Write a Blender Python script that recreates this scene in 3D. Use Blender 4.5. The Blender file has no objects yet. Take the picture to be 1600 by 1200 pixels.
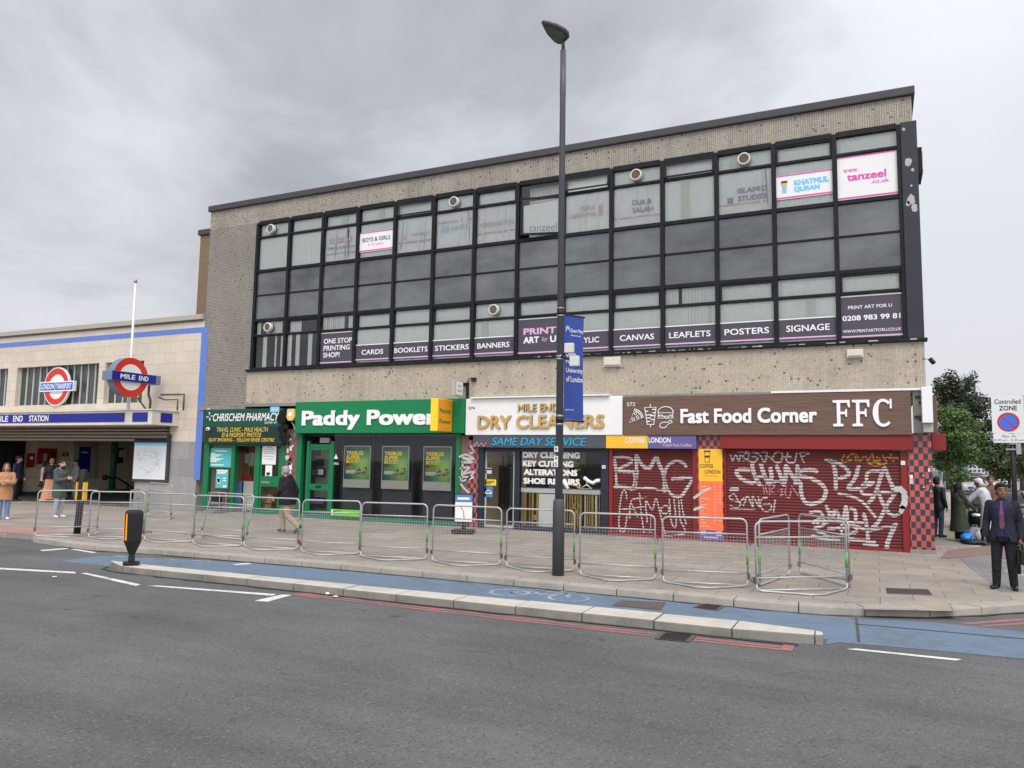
import bpy, bmesh, math, random, os
import numpy as np
from mathutils import Vector, Matrix
rad = math.radians
random.seed(7)
SC = bpy.context.scene
COL = SC.collection

# ------------------------------------------------------------------ camera
F = 1200.0                                  # focal length in pixels of the 1600 px photograph
CAM = np.array([0.0, -20.6, 2.0])
YAW, PITCH, ROLL = rad(-25.33), rad(5.70), rad(0.92)
_fw = np.array([math.sin(YAW)*math.cos(PITCH), math.cos(YAW)*math.cos(PITCH), math.sin(PITCH)])
_r = np.array([math.cos(YAW), -math.sin(YAW), 0.0]); _u = np.cross(_r, _fw)
_R = _r*math.cos(ROLL)+_u*math.sin(ROLL); _U = np.cross(_R, _fw)
cd = bpy.data.cameras.new("camera"); cam = bpy.data.objects.new("camera", cd); COL.objects.link(cam)
cd.sensor_width = 36; cd.lens = 36*F/1600; cd.clip_end = 2000; cd.clip_start = 0.1
m = Matrix.Identity(4)
for i in range(3):
    m[i][0], m[i][1], m[i][2], m[i][3] = _R[i], _U[i], -_fw[i], CAM[i]
cam.matrix_world = m
SC.camera = cam
SC.view_settings.view_transform = 'Standard'; SC.view_settings.look = 'None'
SC.view_settings.exposure = 0.38; SC.view_settings.gamma = 1
SC.cycles.max_bounces = 8; SC.cycles.transparent_max_bounces = 12

# ------------------------------------------------------------------ sky and sun
SUN_EL, SUN_AZ = rad(52), rad(150)           # azimuth clockwise from +Y: behind the camera, to the right
W = bpy.data.worlds.new("World"); SC.world = W; W.use_nodes = True
nt = W.node_tree; nt.nodes.clear()
def N(t, typ, **kw):
    n = t.nodes.new(typ)
    for k, v in kw.items():
        if k.startswith('i_'):
            n.inputs[int(k[2:]) if k[2:].isdigit() else k[2:].replace('_', ' ')].default_value = v
        else: setattr(n, k, v)
    return n
def MA(t, op, a, b=None, c=None, clamp=False):
    n = t.nodes.new('ShaderNodeMath'); n.operation = op; n.use_clamp = clamp
    for i, v in enumerate((a, b, c)):
        if v is None: continue
        if isinstance(v, (int, float)): n.inputs[i].default_value = v
        else: t.links.new(v, n.inputs[i])
    return n.outputs[0]
def MIX(t, fac, a, b, blend='MIX'):
    n = t.nodes.new('ShaderNodeMix'); n.data_type = 'RGBA'; n.blend_type = blend
    for i, v in ((0, fac), (6, a), (7, b)):
        if isinstance(v, (int, float)): n.inputs[i].default_value = v
        elif isinstance(v, (tuple, list)): n.inputs[i].default_value = tuple(v)[:3]+(1,)
        else: t.links.new(v, n.inputs[i])
    return n.outputs[2]
def RAMP(t, fac, stops, interp='LINEAR'):
    n = t.nodes.new('ShaderNodeValToRGB'); n.color_ramp.interpolation = interp
    e = n.color_ramp.elements
    while len(e) < len(stops): e.new(0.5)
    for el, (p, c) in zip(e, stops):
        el.position = p; el.color = (tuple(c)+(1,))[:4] if isinstance(c, (tuple, list)) else (c, c, c, 1)
    t.links.new(fac, n.inputs[0]); return n.outputs[0]
L = nt.links.new
sky = N(nt, 'ShaderNodeTexSky'); sky.sky_type = 'NISHITA'; sky.sun_disc = False
sky.sun_elevation = SUN_EL; sky.sun_rotation = SUN_AZ; sky.dust_density = 4; sky.air_density = 1.5
tc = N(nt, 'ShaderNodeTexCoord'); sp = N(nt, 'ShaderNodeSeparateXYZ'); L(tc.outputs['Generated'], sp.inputs[0])
zz = MA(nt, 'ADD', MA(nt, 'MAXIMUM', sp.outputs[2], 0.0), 0.22)
cb = N(nt, 'ShaderNodeCombineXYZ')
L(MA(nt, 'DIVIDE', sp.outputs[0], zz), cb.inputs[0]); L(MA(nt, 'DIVIDE', sp.outputs[1], zz), cb.inputs[1])
n1 = N(nt, 'ShaderNodeTexNoise', i_Scale=0.9, i_Detail=7.0, i_Roughness=0.55, i_Distortion=0.4); L(cb.outputs[0], n1.inputs['Vector'])
n2 = N(nt, 'ShaderNodeTexNoise', i_Scale=0.35, i_Detail=3.0); L(cb.outputs[0], n2.inputs['Vector'])
cl = MA(nt, 'ADD', MA(nt, 'MULTIPLY', n1.outputs[0], 0.62), MA(nt, 'MULTIPLY', n2.outputs[0], 0.38))
# heavier cloud towards the west (left), thin bright cloud to the right and low down
grad = MA(nt, 'ADD', MA(nt, 'MULTIPLY', sp.outputs[0], 0.33), MA(nt, 'MULTIPLY', sp.outputs[2], -0.42))
cl2 = MA(nt, 'ADD', MA(nt, 'ADD', MA(nt, 'MULTIPLY_ADD', cl, 1.55, -0.275), grad), 0.285)
ccol = RAMP(nt, cl2, [(0.22, (0.215, 0.222, 0.25)), (0.40, (0.338, 0.343, 0.372)), (0.55, (0.542, 0.55, 0.588)), (0.70, (0.60, 0.61, 0.65))])
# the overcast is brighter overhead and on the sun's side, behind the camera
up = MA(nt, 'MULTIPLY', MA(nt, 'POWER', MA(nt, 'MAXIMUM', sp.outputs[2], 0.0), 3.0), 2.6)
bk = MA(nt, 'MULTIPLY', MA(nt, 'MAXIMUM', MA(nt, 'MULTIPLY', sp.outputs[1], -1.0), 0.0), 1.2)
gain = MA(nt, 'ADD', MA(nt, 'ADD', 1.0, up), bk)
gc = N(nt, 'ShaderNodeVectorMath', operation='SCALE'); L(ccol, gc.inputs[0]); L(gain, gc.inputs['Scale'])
sk = N(nt, 'ShaderNodeVectorMath', operation='SCALE'); L(sky.outputs[0], sk.inputs[0]); sk.inputs['Scale'].default_value = 0.10
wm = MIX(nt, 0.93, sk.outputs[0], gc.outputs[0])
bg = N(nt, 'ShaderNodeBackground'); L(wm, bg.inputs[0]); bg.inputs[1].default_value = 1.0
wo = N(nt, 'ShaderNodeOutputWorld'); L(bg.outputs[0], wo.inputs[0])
sl = bpy.data.lights.new("sun", 'SUN'); sl.energy = 1.3; sl.angle = rad(25); sl.color = (1, 0.96, 0.90)
so = bpy.data.objects.new("sun", sl); COL.objects.link(so)
sd = Vector((math.sin(SUN_AZ)*math.cos(SUN_EL), math.cos(SUN_AZ)*math.cos(SUN_EL), math.sin(SUN_EL)))
so.rotation_euler = sd.to_track_quat('Z', 'Y').to_euler()

# ------------------------------------------------------------------ measuring helpers (a photo pixel on a plane of the place)
def _ray(x, y): return _fw+_R*(x-800)/F-_U*(y-600)/F
def wl(x, y, Y=0.0):                         # on an upright plane parallel to the shop fronts -> (X, Z)
    d = _ray(x, y); t = (Y-CAM[1])/d[1]; return float(d[0]*t), float(d[2]*t+CAM[2])
def wside(x, y, X):                          # on an upright plane across the street -> (Y, Z)
    d = _ray(x, y); t = (X-CAM[0])/d[0]; return float(d[1]*t+CAM[1]), float(d[2]*t+CAM[2])
def gd(x, y, z=0.0):                         # on the ground
    d = _ray(x, y); t = (z-CAM[2])/d[2]; return float(d[0]*t), float(d[1]*t+CAM[1])
def rect(x0, y0, x1, y1, Y=0.0):             # X0, X1, Z0, Z1 of a rectangle seen between two pixels
    a = wl(x0, y0, Y); b = wl(x1, y1, Y); return a[0], b[0], b[1], a[1]

# ------------------------------------------------------------------ mesh helpers
LOCAL = set()                               # things built round their own origin and then turned
class MB:
    def __init__(s): s.v = []; s.f = []; s.m = []; s.s = []
    def add(s, vs, fs, m=0, smooth=False):
        o = len(s.v); s.v += [tuple(map(float, p)) for p in vs]
        for f in fs: s.f.append([i+o for i in f]); s.m.append(m); s.s.append(smooth)
        return s
    def box(s, x0, x1, y0, y1, z0, z1, m=0):
        x0, x1 = min(x0, x1), max(x0, x1); y0, y1 = min(y0, y1), max(y0, y1); z0, z1 = min(z0, z1), max(z0, z1)
        return s.add([(x0,y0,z0),(x1,y0,z0),(x1,y1,z0),(x0,y1,z0),(x0,y0,z1),(x1,y0,z1),(x1,y1,z1),(x0,y1,z1)],
              [(0,3,2,1),(4,5,6,7),(0,1,5,4),(1,2,6,5),(2,3,7,6),(3,0,4,7)], m)
    def prism(s, poly, a0, a1, axis='y', m=0):
        # poly in the two other axes; extruded from a0 to a1
        mp = {'y': lambda p, a: (p[0], a, p[1]), 'z': lambda p, a: (p[0], p[1], a), 'x': lambda p, a: (a, p[0], p[1])}[axis]
        n = len(poly); area = sum(poly[i][0]*poly[(i+1) % n][1]-poly[(i+1) % n][0]*poly[i][1] for i in range(n))
        if (area < 0) == (axis == 'y'): poly = poly[::-1]
        vs = [mp(p, a0) for p in poly]+[mp(p, a1) for p in poly]
        fs = [list(range(n)), list(range(2*n-1, n-1, -1))]+[(i, i+n, (i+1) % n+n, (i+1) % n) for i in range(n)]
        return s.add(vs, fs, m)
    def tube(s, pts, r, n=8, m=0, closed=False, smooth=True):
        pts = [Vector(p) for p in pts]; k = len(pts); vs = []; prev = None
        for i, p in enumerate(pts):
            a = pts[(i-1) % k] if (closed or i > 0) else None; b = pts[(i+1) % k] if (closed or i < k-1) else None
            t = ((p-a).normalized() if a is not None else Vector())+((b-p).normalized() if b is not None else Vector())
            t.normalize()
            if prev is None: u = t.orthogonal().normalized()
            else: u = (prev-t*prev.dot(t)).normalized()
            prev = u; w = t.cross(u); rr = r[i] if isinstance(r, (list, tuple)) else r
            vs += [p+(u*math.cos(2*math.pi*j/n)+w*math.sin(2*math.pi*j/n))*rr for j in range(n)]
        fs = []
        for i in range(k if closed else k-1):
            o, q = i*n, ((i+1) % k)*n
            fs += [(o+j, o+(j+1) % n, q+(j+1) % n, q+j) for j in range(n)]
        if not closed: fs += [list(range(n))[::-1], list(range((k-1)*n, k*n))]
        return s.add(vs, fs, m, smooth)
    def ball(s, c, r, m=0, seg=14, rings=9):
        if isinstance(r, (int, float)): r = (r, r, r)
        vs = [(c[0], c[1], c[2]-r[2])]
        for i in range(1, rings):
            a = math.pi*i/rings
            for j in range(seg):
                b = 2*math.pi*j/seg
                vs.append((c[0]+r[0]*math.sin(a)*math.cos(b), c[1]+r[1]*math.sin(a)*math.sin(b), c[2]-r[2]*math.cos(a)))
        vs.append((c[0], c[1], c[2]+r[2])); fs = []
        for j in range(seg):
            fs.append((0, 1+(j+1) % seg, 1+j)); fs.append((len(vs)-1, 1+(rings-2)*seg+j, 1+(rings-2)*seg+(j+1) % seg))
            for i in range(rings-2):
                o = 1+i*seg; fs.append((o+j, o+(j+1) % seg, o+seg+(j+1) % seg, o+seg+j))
        return s.add(vs, fs, m, True)
    def loft(s, ringlist, m=0, smooth=True, cap=True):
        n = len(ringlist[0]); vs = [p for r in ringlist for p in r]; fs = []
        for i in range(len(ringlist)-1):
            o = i*n; fs += [(o+j, o+(j+1) % n, o+n+(j+1) % n, o+n+j) for j in range(n)]
        if cap: fs += [list(range(n))[::-1], list(range(len(vs)-n, len(vs)))]
        return s.add(vs, fs, m, smooth)
    def oval(s, levels, m=0, n=20, axis='z'):     # levels: (z, cx, cy, rx, ry)
        return s.loft([[(cx+rx*math.cos(2*math.pi*j/n), cy+ry*math.sin(2*math.pi*j/n), z) for j in range(n)] for z, cx, cy, rx, ry in levels], m)
    def limb(s, a, b, ra, rb, m=0):
        a, b = Vector(a), Vector(b); d = (b-a)
        if d.length < 1e-6: return s.ball(a, ra, m)
        s.tube([a, b], [ra, rb], 12, m); s.ball(a, ra, m, 12, 8); s.ball(b, rb, m, 12, 8); return s
    def text(s, txt, x0, x1, z0, z1, y, m=0, depth=0.0, bold=0.0, shear=0.0, mp=None, space=1.0, font=0):
        V, Fc = text_geo(txt, 0.0, shear, space, font, depth > 0)
        mn = V.min(0)-bold; mx = V.max(0)+bold; sx = (x1-x0)/(mx[0]-mn[0]); sz = (z1-z0)/(mx[1]-mn[1])
        if mp is None: mp = lambda u, v, w: (u, y-w, v)
        # bold lettering: the same outline laid again a hair apart, each copy a fraction of a millimetre prouder
        sh = [(0, 0)] if not bold else [(-bold, -bold), (bold, -bold), (-bold, bold), (bold, bold), (0, 0)]
        for i, (bx, bz) in enumerate(sh):
            vs = [mp(x0+(p[0]+bx-mn[0])*sx, z0+(p[1]+bz-mn[1])*sz, ((p[2]+0.5)*depth if depth > 0 else 0.0)+i*0.0004) for p in V]
            s.add(vs, Fc, m)
        return s
    def build(s, name, mats, parent=None, bevel=0, origin=None):
        o3 = Vector(origin) if origin is not None else Vector()
        if parent is not None:
            q = parent
            while q is not None:
                if q.name not in LOCAL: o3 = o3+q.location
                q = q.parent
        me = bpy.data.meshes.new(name); me.from_pydata([Vector(p)-o3 for p in s.v], [], s.f)
        for mm in (mats if isinstance(mats, (list, tuple)) else [mats]): me.materials.append(mm)
        me.polygons.foreach_set('material_index', s.m); me.polygons.foreach_set('use_smooth', s.s)
        me.validate(); me.update()
        if bevel:
            bm = bmesh.new(); bm.from_mesh(me)
            bmesh.ops.remove_doubles(bm, verts=bm.verts, dist=1e-5)
            ed = [e for e in bm.edges if len(e.link_faces) == 2 and e.calc_face_angle(0) > 0.6]
            bmesh.ops.bevel(bm, geom=ed, offset=bevel, segments=2, affect='EDGES', profile=0.6, clamp_overlap=True)
            bm.to_mesh(me); bm.free()
        ob = bpy.data.objects.new(name, me); COL.objects.link(ob)
        if parent is not None: ob.parent = parent
        elif origin is not None: ob.location = o3
        return ob
_tc = {}
def text_geo(txt, bold, shear, space, font, solid):
    k = (txt, bold, shear, space, font, solid)
    if k in _tc: return _tc[k]
    cu = bpy.data.curves.new('lettering', 'FONT'); cu.body = txt; cu.size = 1; cu.offset = bold; cu.shear = shear
    cu.space_character = space; cu.resolution_u = 3; cu.extrude = 0.5 if solid else 0.0; cu.align_x = 'CENTER'
    ob = bpy.data.objects.new('lettering', cu); COL.objects.link(ob)
    dg = bpy.context.evaluated_depsgraph_get(); me = bpy.data.meshes.new_from_object(ob.evaluated_get(dg))
    V = np.array([v.co[:] for v in me.vertices]); Fc = [list(p.vertices) for p in me.polygons]
    bpy.data.objects.remove(ob); bpy.data.curves.remove(cu); bpy.data.meshes.remove(me)
    _tc[k] = (V, Fc); return _tc[k]
def tag(o, label=None, cat=None, group=None, kind=None):
    for k, v in (('label', label), ('category', cat), ('group', group), ('kind', kind)):
        if v: o[k] = v
    return o
def thing(name, label, cat, loc=(0, 0, 0), group=None, rz=0.0):
    o = bpy.data.objects.new(name, None); COL.objects.link(o); o.location = loc; o.rotation_euler = (0, 0, rz)
    o.empty_display_size = 0.3
    if rz: LOCAL.add(o.name)
    return tag(o, label, cat, group)
def copy_tree(o, parent=None):
    c = o.copy(); COL.objects.link(c); c.parent = parent
    for ch in [x for x in o.children]: copy_tree(ch, c)
    return c

# ------------------------------------------------------------------ materials
def newmat(name):
    m = bpy.data.materials.new(name); m.use_nodes = True; t = m.node_tree
    b = t.nodes['Principled BSDF']; return m, t, b
def ocoord(t, scale=1.0):
    tcn = t.nodes.new('ShaderNodeTexCoord'); mp = t.nodes.new('ShaderNodeMapping'); t.links.new(tcn.outputs['Object'], mp.inputs[0])
    mp.inputs['Scale'].default_value = (scale,)*3 if isinstance(scale, (int, float)) else scale
    return mp.outputs[0]
def noise(t, vec, scale, detail=4.0, rough=0.6, out=0):
    n = t.nodes.new('ShaderNodeTexNoise'); n.inputs['Scale'].default_value = scale; n.inputs['Detail'].default_value = detail
    n.inputs['Roughness'].default_value = rough; t.links.new(vec, n.inputs['Vector']); return n.outputs[out]
def mat(name, col, rough=0.6, var=0.14, scale=2.5, metal=0.0, bump=0.0, fold=0.0, dirt=0.0, dirtcol=(0.06, 0.055, 0.05), spec=0.32):
    m, t, b = newmat(name); v = ocoord(t)
    n = noise(t, v, scale, 6.0, 0.65)
    f = MA(t, 'MULTIPLY_ADD', n, 2*var, 1-var)
    vm = t.nodes.new('ShaderNodeVectorMath'); vm.operation = 'SCALE'; vm.inputs[0].default_value = col; t.links.new(f, vm.inputs['Scale'])
    c = vm.outputs[0]
    if dirt:
        d = noise(t, v, 1.3, 8.0, 0.72); dm = RAMP(t, d, [(0.47, 0.0), (0.72, dirt)]); c = MIX(t, dm, c, dirtcol)
    t.links.new(c, b.inputs['Base Color'])
    rr = MA(t, 'MULTIPLY_ADD', noise(t, v, scale*2.7, 3.0), 0.3, rough-0.15, clamp=True); t.links.new(rr, b.inputs['Roughness'])
    b.inputs['Metallic'].default_value = metal; b.inputs['Specular IOR Level'].default_value = spec
    if fold:                                  # creases of hanging cloth
        bp = t.nodes.new('ShaderNodeBump'); bp.inputs['Strength'].default_value = fold; bp.inputs['Distance'].default_value = 0.05
        nf = t.nodes.new('ShaderNodeTexNoise'); nf.inputs['Scale'].default_value = 1.0; nf.inputs['Detail'].default_value = 3.0; nf.inputs['Distortion'].default_value = 1.5
        t.links.new(ocoord(t, (9, 9, 3.5)), nf.inputs['Vector']); t.links.new(nf.outputs[0], bp.inputs['Height']); t.links.new(bp.outputs[0], b.inputs['Normal'])
    if bump:
        bp = t.nodes.new('ShaderNodeBump'); bp.inputs['Strength'].default_value = bump; bp.inputs['Distance'].default_value = 0.01
        t.links.new(noise(t, v, scale*12, 4.0), bp.inputs['Height']); t.links.new(bp.outputs[0], b.inputs['Normal'])
    return m
def tiles(name, pu, pv, stops, grout, gw, rough=0.5, tint=0.06, dirt=0.25, dirtcol=(0.12, 0.11, 0.10), offset=0.0, dscale=0.8, bump=0.3, checker=None, streak=0.0):
    """square or oblong tiles on upright faces: u runs along the wall, v is height; colour per tile"""
    m, t, b = newmat(name); tcn = t.nodes.new('ShaderNodeTexCoord'); s = t.nodes.new('ShaderNodeSeparateXYZ'); t.links.new(tcn.outputs['Object'], s.inputs[0])
    v = MA(t, 'DIVIDE', s.outputs[2], pv); fv = MA(t, 'FLOOR', v)
    u = MA(t, 'DIVIDE', MA(t, 'ADD', s.outputs[0], s.outputs[1]), pu)
    if offset: u = MA(t, 'ADD', u, MA(t, 'MULTIPLY', MA(t, 'MODULO', MA(t, 'ADD', fv, 1000.0), 2.0), offset))
    fu = MA(t, 'FLOOR', u)
    cbn = t.nodes.new('ShaderNodeCombineXYZ'); t.links.new(fu, cbn.inputs[0]); t.links.new(fv, cbn.inputs[1])
    wn = t.nodes.new('ShaderNodeTexWhiteNoise'); wn.noise_dimensions = '2D'; t.links.new(cbn.outputs[0], wn.inputs['Vector'])
    if checker:
        par = MA(t, 'MODULO', MA(t, 'ADD', MA(t, 'ADD', fu, fv), 1000.0), 2.0)
        c = MIX(t, MA(t, 'GREATER_THAN', par, 0.5), checker[0], checker[1])
    else: c = RAMP(t, wn.outputs['Value'], stops, 'CONSTANT')
    w2 = t.nodes.new('ShaderNodeTexWhiteNoise'); w2.noise_dimensions = '3D'; cb2 = t.nodes.new('ShaderNodeCombineXYZ')
    t.links.new(fv, cb2.inputs[0]); t.links.new(fu, cb2.inputs[1]); cb2.inputs[2].default_value = 5.5; t.links.new(cb2.outputs[0], w2.inputs['Vector'])
    vm = t.nodes.new('ShaderNodeVectorMath'); vm.operation = 'SCALE'; t.links.new(c, vm.inputs[0]); t.links.new(MA(t, 'MULTIPLY_ADD', w2.outputs['Value'], 2*tint, 1-tint), vm.inputs['Scale'])
    c = vm.outputs[0]
    du = MA(t, 'ABSOLUTE', MA(t, 'SUBTRACT', MA(t, 'FRACT', u), 0.5)); dv = MA(t, 'ABSOLUTE', MA(t, 'SUBTRACT', MA(t, 'FRACT', v), 0.5))
    g = MA(t, 'MAXIMUM', MA(t, 'GREATER_THAN', du, 0.5-gw/pu/2), MA(t, 'GREATER_THAN', dv, 0.5-gw/pv/2))
    c = MIX(t, g, c, grout)
    if dirt:
        d = noise(t, tcn.outputs['Object'], dscale, 8.0, 0.7); c = MIX(t, RAMP(t, d, [(0.42, 0.0), (0.75, dirt)]), c, dirtcol)
    if streak:                                # rain streaks
        sn = noise(t, ocoord(t, (2.6, 2.6, 0.16)), 1.0, 6.0, 0.7); c = MIX(t, RAMP(t, sn, [(0.48, 0.0), (0.72, streak)]), c, (0.11, 0.10, 0.088))
    t.links.new(c, b.inputs['Base Color']); t.links.new(MA(t, 'MULTIPLY_ADD', g, 0.3, rough), b.inputs['Roughness'])
    if bump:
        bp = t.nodes.new('ShaderNodeBump'); bp.inputs['Strength'].default_value = bump; bp.inputs['Distance'].default_value = 0.004
        t.links.new(MA(t, 'SUBTRACT', 1.0, g), bp.inputs['Height']); t.links.new(bp.outputs[0], b.inputs['Normal'])
    return m
def glass(name, tint=(0.90, 0.94, 0.925), refl=1.0, rough=0.03):
    m, t, b = newmat(name); t.nodes.remove(b); out = t.nodes['Material Output']
    tr = t.nodes.new('ShaderNodeBsdfTransparent'); tr.inputs[0].default_value = (*tint, 1)
    gl = t.nodes.new('ShaderNodeBsdfGlossy'); gl.inputs['Roughness'].default_value = rough
    fr = t.nodes.new('ShaderNodeFresnel'); fr.inputs[0].default_value = 1.52
    bp = t.nodes.new('ShaderNodeBump'); bp.inputs['Strength'].default_value = 0.06; bp.inputs['Distance'].default_value = 0.02
    t.links.new(noise(t, ocoord(t), 1.2, 2.0), bp.inputs['Height']); t.links.new(bp.outputs[0], gl.inputs['Normal'])
    mx = t.nodes.new('ShaderNodeMixShader'); t.links.new(MA(t, 'MULTIPLY', fr.outputs[0], 1.35*refl, clamp=True), mx.inputs[0])
    t.links.new(tr.outputs[0], mx.inputs[1]); t.links.new(gl.outputs[0], mx.inputs[2]); t.links.new(mx.outputs[0], out.inputs[0])
    return m

def asphalt(name, base, grain=0.5, patches=0.35, redness=(1, 1, 1)):
    m, t, b = newmat(name); v = ocoord(t)
    a = noise(t, v, 90.0, 2.0, 0.7); p = noise(t, v, 0.35, 5.0, 0.6); s2 = noise(t, (lambda q: q)(ocoord(t, (0.25, 1.6, 1))), 1.0, 5.0, 0.7)
    f = MA(t, 'MULTIPLY', MA(t, 'MULTIPLY_ADD', a, grain*2, 1-grain), MA(t, 'MULTIPLY_ADD', p, patches*2, 1-patches))
    f = MA(t, 'MULTIPLY', f, MA(t, 'MULTIPLY_ADD', s2, 0.8, 0.6))
    vm = t.nodes.new('ShaderNodeVectorMath'); vm.operation = 'SCALE'; vm.inputs[0].default_value = base; t.links.new(f, vm.inputs['Scale'])
    c = vm.outputs[0]
    vo = t.nodes.new('ShaderNodeTexVoronoi'); vo.inputs['Scale'].default_value = 55.0; t.links.new(v, vo.inputs['Vector'])
    st = t.nodes.new('ShaderNodeSeparateColor'); t.links.new(vo.outputs['Color'], st.inputs[0])
    c = MIX(t, MA(t, 'MULTIPLY', MA(t, 'GREATER_THAN', st.outputs[0], 0.93), 0.22), c, (0.30, 0.29, 0.28))
    c = MIX(t, MA(t, 'MULTIPLY', MA(t, 'LESS_THAN', st.outputs[1], 0.10), 0.4), c, (0.02, 0.02, 0.021))
    sp_ = t.nodes.new('ShaderNodeTexVoronoi'); sp_.inputs['Scale'].default_value = 0.9; t.links.new(v, sp_.inputs['Vector'])      # oil spots
    wob = MA(t, 'MULTIPLY', noise(t, v, 6.0, 3.0), 0.16)
    c = MIX(t, MA(t, 'MULTIPLY', MA(t, 'LESS_THAN', MA(t, 'ADD', sp_.outputs['Distance'], wob), 0.15), 0.5), c, (0.03, 0.03, 0.03))
    cr = t.nodes.new('ShaderNodeTexVoronoi'); cr.feature = 'DISTANCE_TO_EDGE'; cr.inputs['Scale'].default_value = 0.22
    cv = t.nodes.new('ShaderNodeVectorMath'); cv.operation = 'ADD'; nz_ = t.nodes.new('ShaderNodeTexNoise'); nz_.inputs['Scale'].default_value = 1.2; nz_.inputs['Detail'].default_value = 6.0; t.links.new(v, nz_.inputs['Vector']); t.links.new(v, cv.inputs[0]); t.links.new(nz_.outputs['Color'], cv.inputs[1]); t.links.new(cv.outputs[0], cr.inputs['Vector'])
    gate = RAMP(t, noise(t, v, 0.5, 2.0), [(0.58, 0.0), (0.68, 0.35)])
    c = MIX(t, MA(t, 'MULTIPLY', MA(t, 'LESS_THAN', cr.outputs['Distance'], 0.0035), gate), c, (0.03, 0.03, 0.03))
    t.links.new(c, b.inputs['Base Color']); b.inputs['Roughness'].default_value = 0.85; b.inputs['Specular IOR Level'].default_value = 0.35
    bp = t.nodes.new('ShaderNodeBump'); bp.inputs['Strength'].default_value = 0.5; bp.inputs['Distance'].default_value = 0.006
    t.links.new(a, bp.inputs['Height']); t.links.new(bp.outputs[0], b.inputs['Normal'])
    return m
def paving(name, bw, rh, c1, c2, mortar, offset=0.5, ms=0.012, stain=0.5):
    m, t, b = newmat(name); v = ocoord(t)
    br = t.nodes.new('ShaderNodeTexBrick'); t.links.new(v, br.inputs['Vector']); br.offset = offset
    br.inputs['Scale'].default_value = 1.0; br.inputs['Brick Width'].default_value = bw; br.inputs['Row Height'].default_value = rh
    br.inputs['Mortar Size'].default_value = ms; br.inputs['Mortar Smooth'].default_value = 0.2; br.inputs['Bias'].default_value = 0.0
    br.inputs['Color1'].default_value = (*c1, 1); br.inputs['Color2'].default_value = (*c2, 1); br.inputs['Mortar'].default_value = (*mortar, 1)
    c = br.outputs['Color']
    d = noise(t, v, 0.9, 9.0, 0.72); c = MIX(t, RAMP(t, d, [(0.40, 0.0), (0.70, stain)]), c, (0.13, 0.115, 0.10))
    n = noise(t, v, 45.0, 3.0); c = MIX(t, 1.0, c, RAMP(t, n, [(0.25, 0.82), (0.75, 1.12)]), 'MULTIPLY')
    vo = t.nodes.new('ShaderNodeTexVoronoi'); vo.inputs['Scale'].default_value = 5.0; t.links.new(v, vo.inputs['Vector'])   # chewing gum spots
    c = MIX(t, MA(t, 'MULTIPLY', MA(t, 'LESS_THAN', vo.outputs['Distance'], 0.085), 0.55), c, (0.07, 0.065, 0.06))
    t.links.new(c, b.inputs['Base Color']); b.inputs['Roughness'].default_value = 0.8; b.inputs['Specular IOR Level'].default_value = 0.3
    bp = t.nodes.new('ShaderNodeBump'); bp.inputs['Strength'].default_value = 0.35; bp.inputs['Distance'].default_value = 0.006
    t.links.new(MA(t, 'SUBTRACT', MA(t, 'MULTIPLY', n, 0.3), br.outputs['Fac']), bp.inputs['Height']); t.links.new(bp.outputs[0], b.inputs['Normal'])
    return m
def worn(name, col, under, amount=0.45, rough=0.75, scale=14):
    """road paint rubbed away in small patches so the surface under it shows"""
    m, t, b = newmat(name); v = ocoord(t)
    n = MA(t, 'ADD', MA(t, 'MULTIPLY', noise(t, v, scale, 6.0, 0.75), 0.6), MA(t, 'MULTIPLY', noise(t, v, 1.7, 3.0), 0.4))
    f = RAMP(t, n, [(amount-0.05, 0.85), (amount+0.09, 0.0)])
    c = MIX(t, f, MIX(t, noise(t, v, 60.0, 2.0), tuple(x*0.82 for x in col), col), under)
    t.links.new(c, b.inputs['Base Color']); b.inputs['Roughness'].default_value = rough
    return m
MOS = [(0.0, (0.41, 0.362, 0.285)), (0.30, (0.445, 0.395, 0.315)), (0.55, (0.385, 0.342, 0.272)), (0.78, (0.42, 0.345, 0.265)), (0.84, (0.43, 0.31, 0.20)),
       (0.875, (0.30, 0.35, 0.38)), (0.905, (0.38, 0.38, 0.30)), (0.962, (0.26, 0.22, 0.18)), (0.984, (0.17, 0.10, 0.07)), (0.993, (0.11, 0.055, 0.045))]
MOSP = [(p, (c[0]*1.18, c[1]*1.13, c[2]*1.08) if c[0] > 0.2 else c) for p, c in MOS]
MOSG = [(p, tuple(0.86*(0.72*x+0.28*sum(c)/3) for x in c)) for p, c in MOS]
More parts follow.
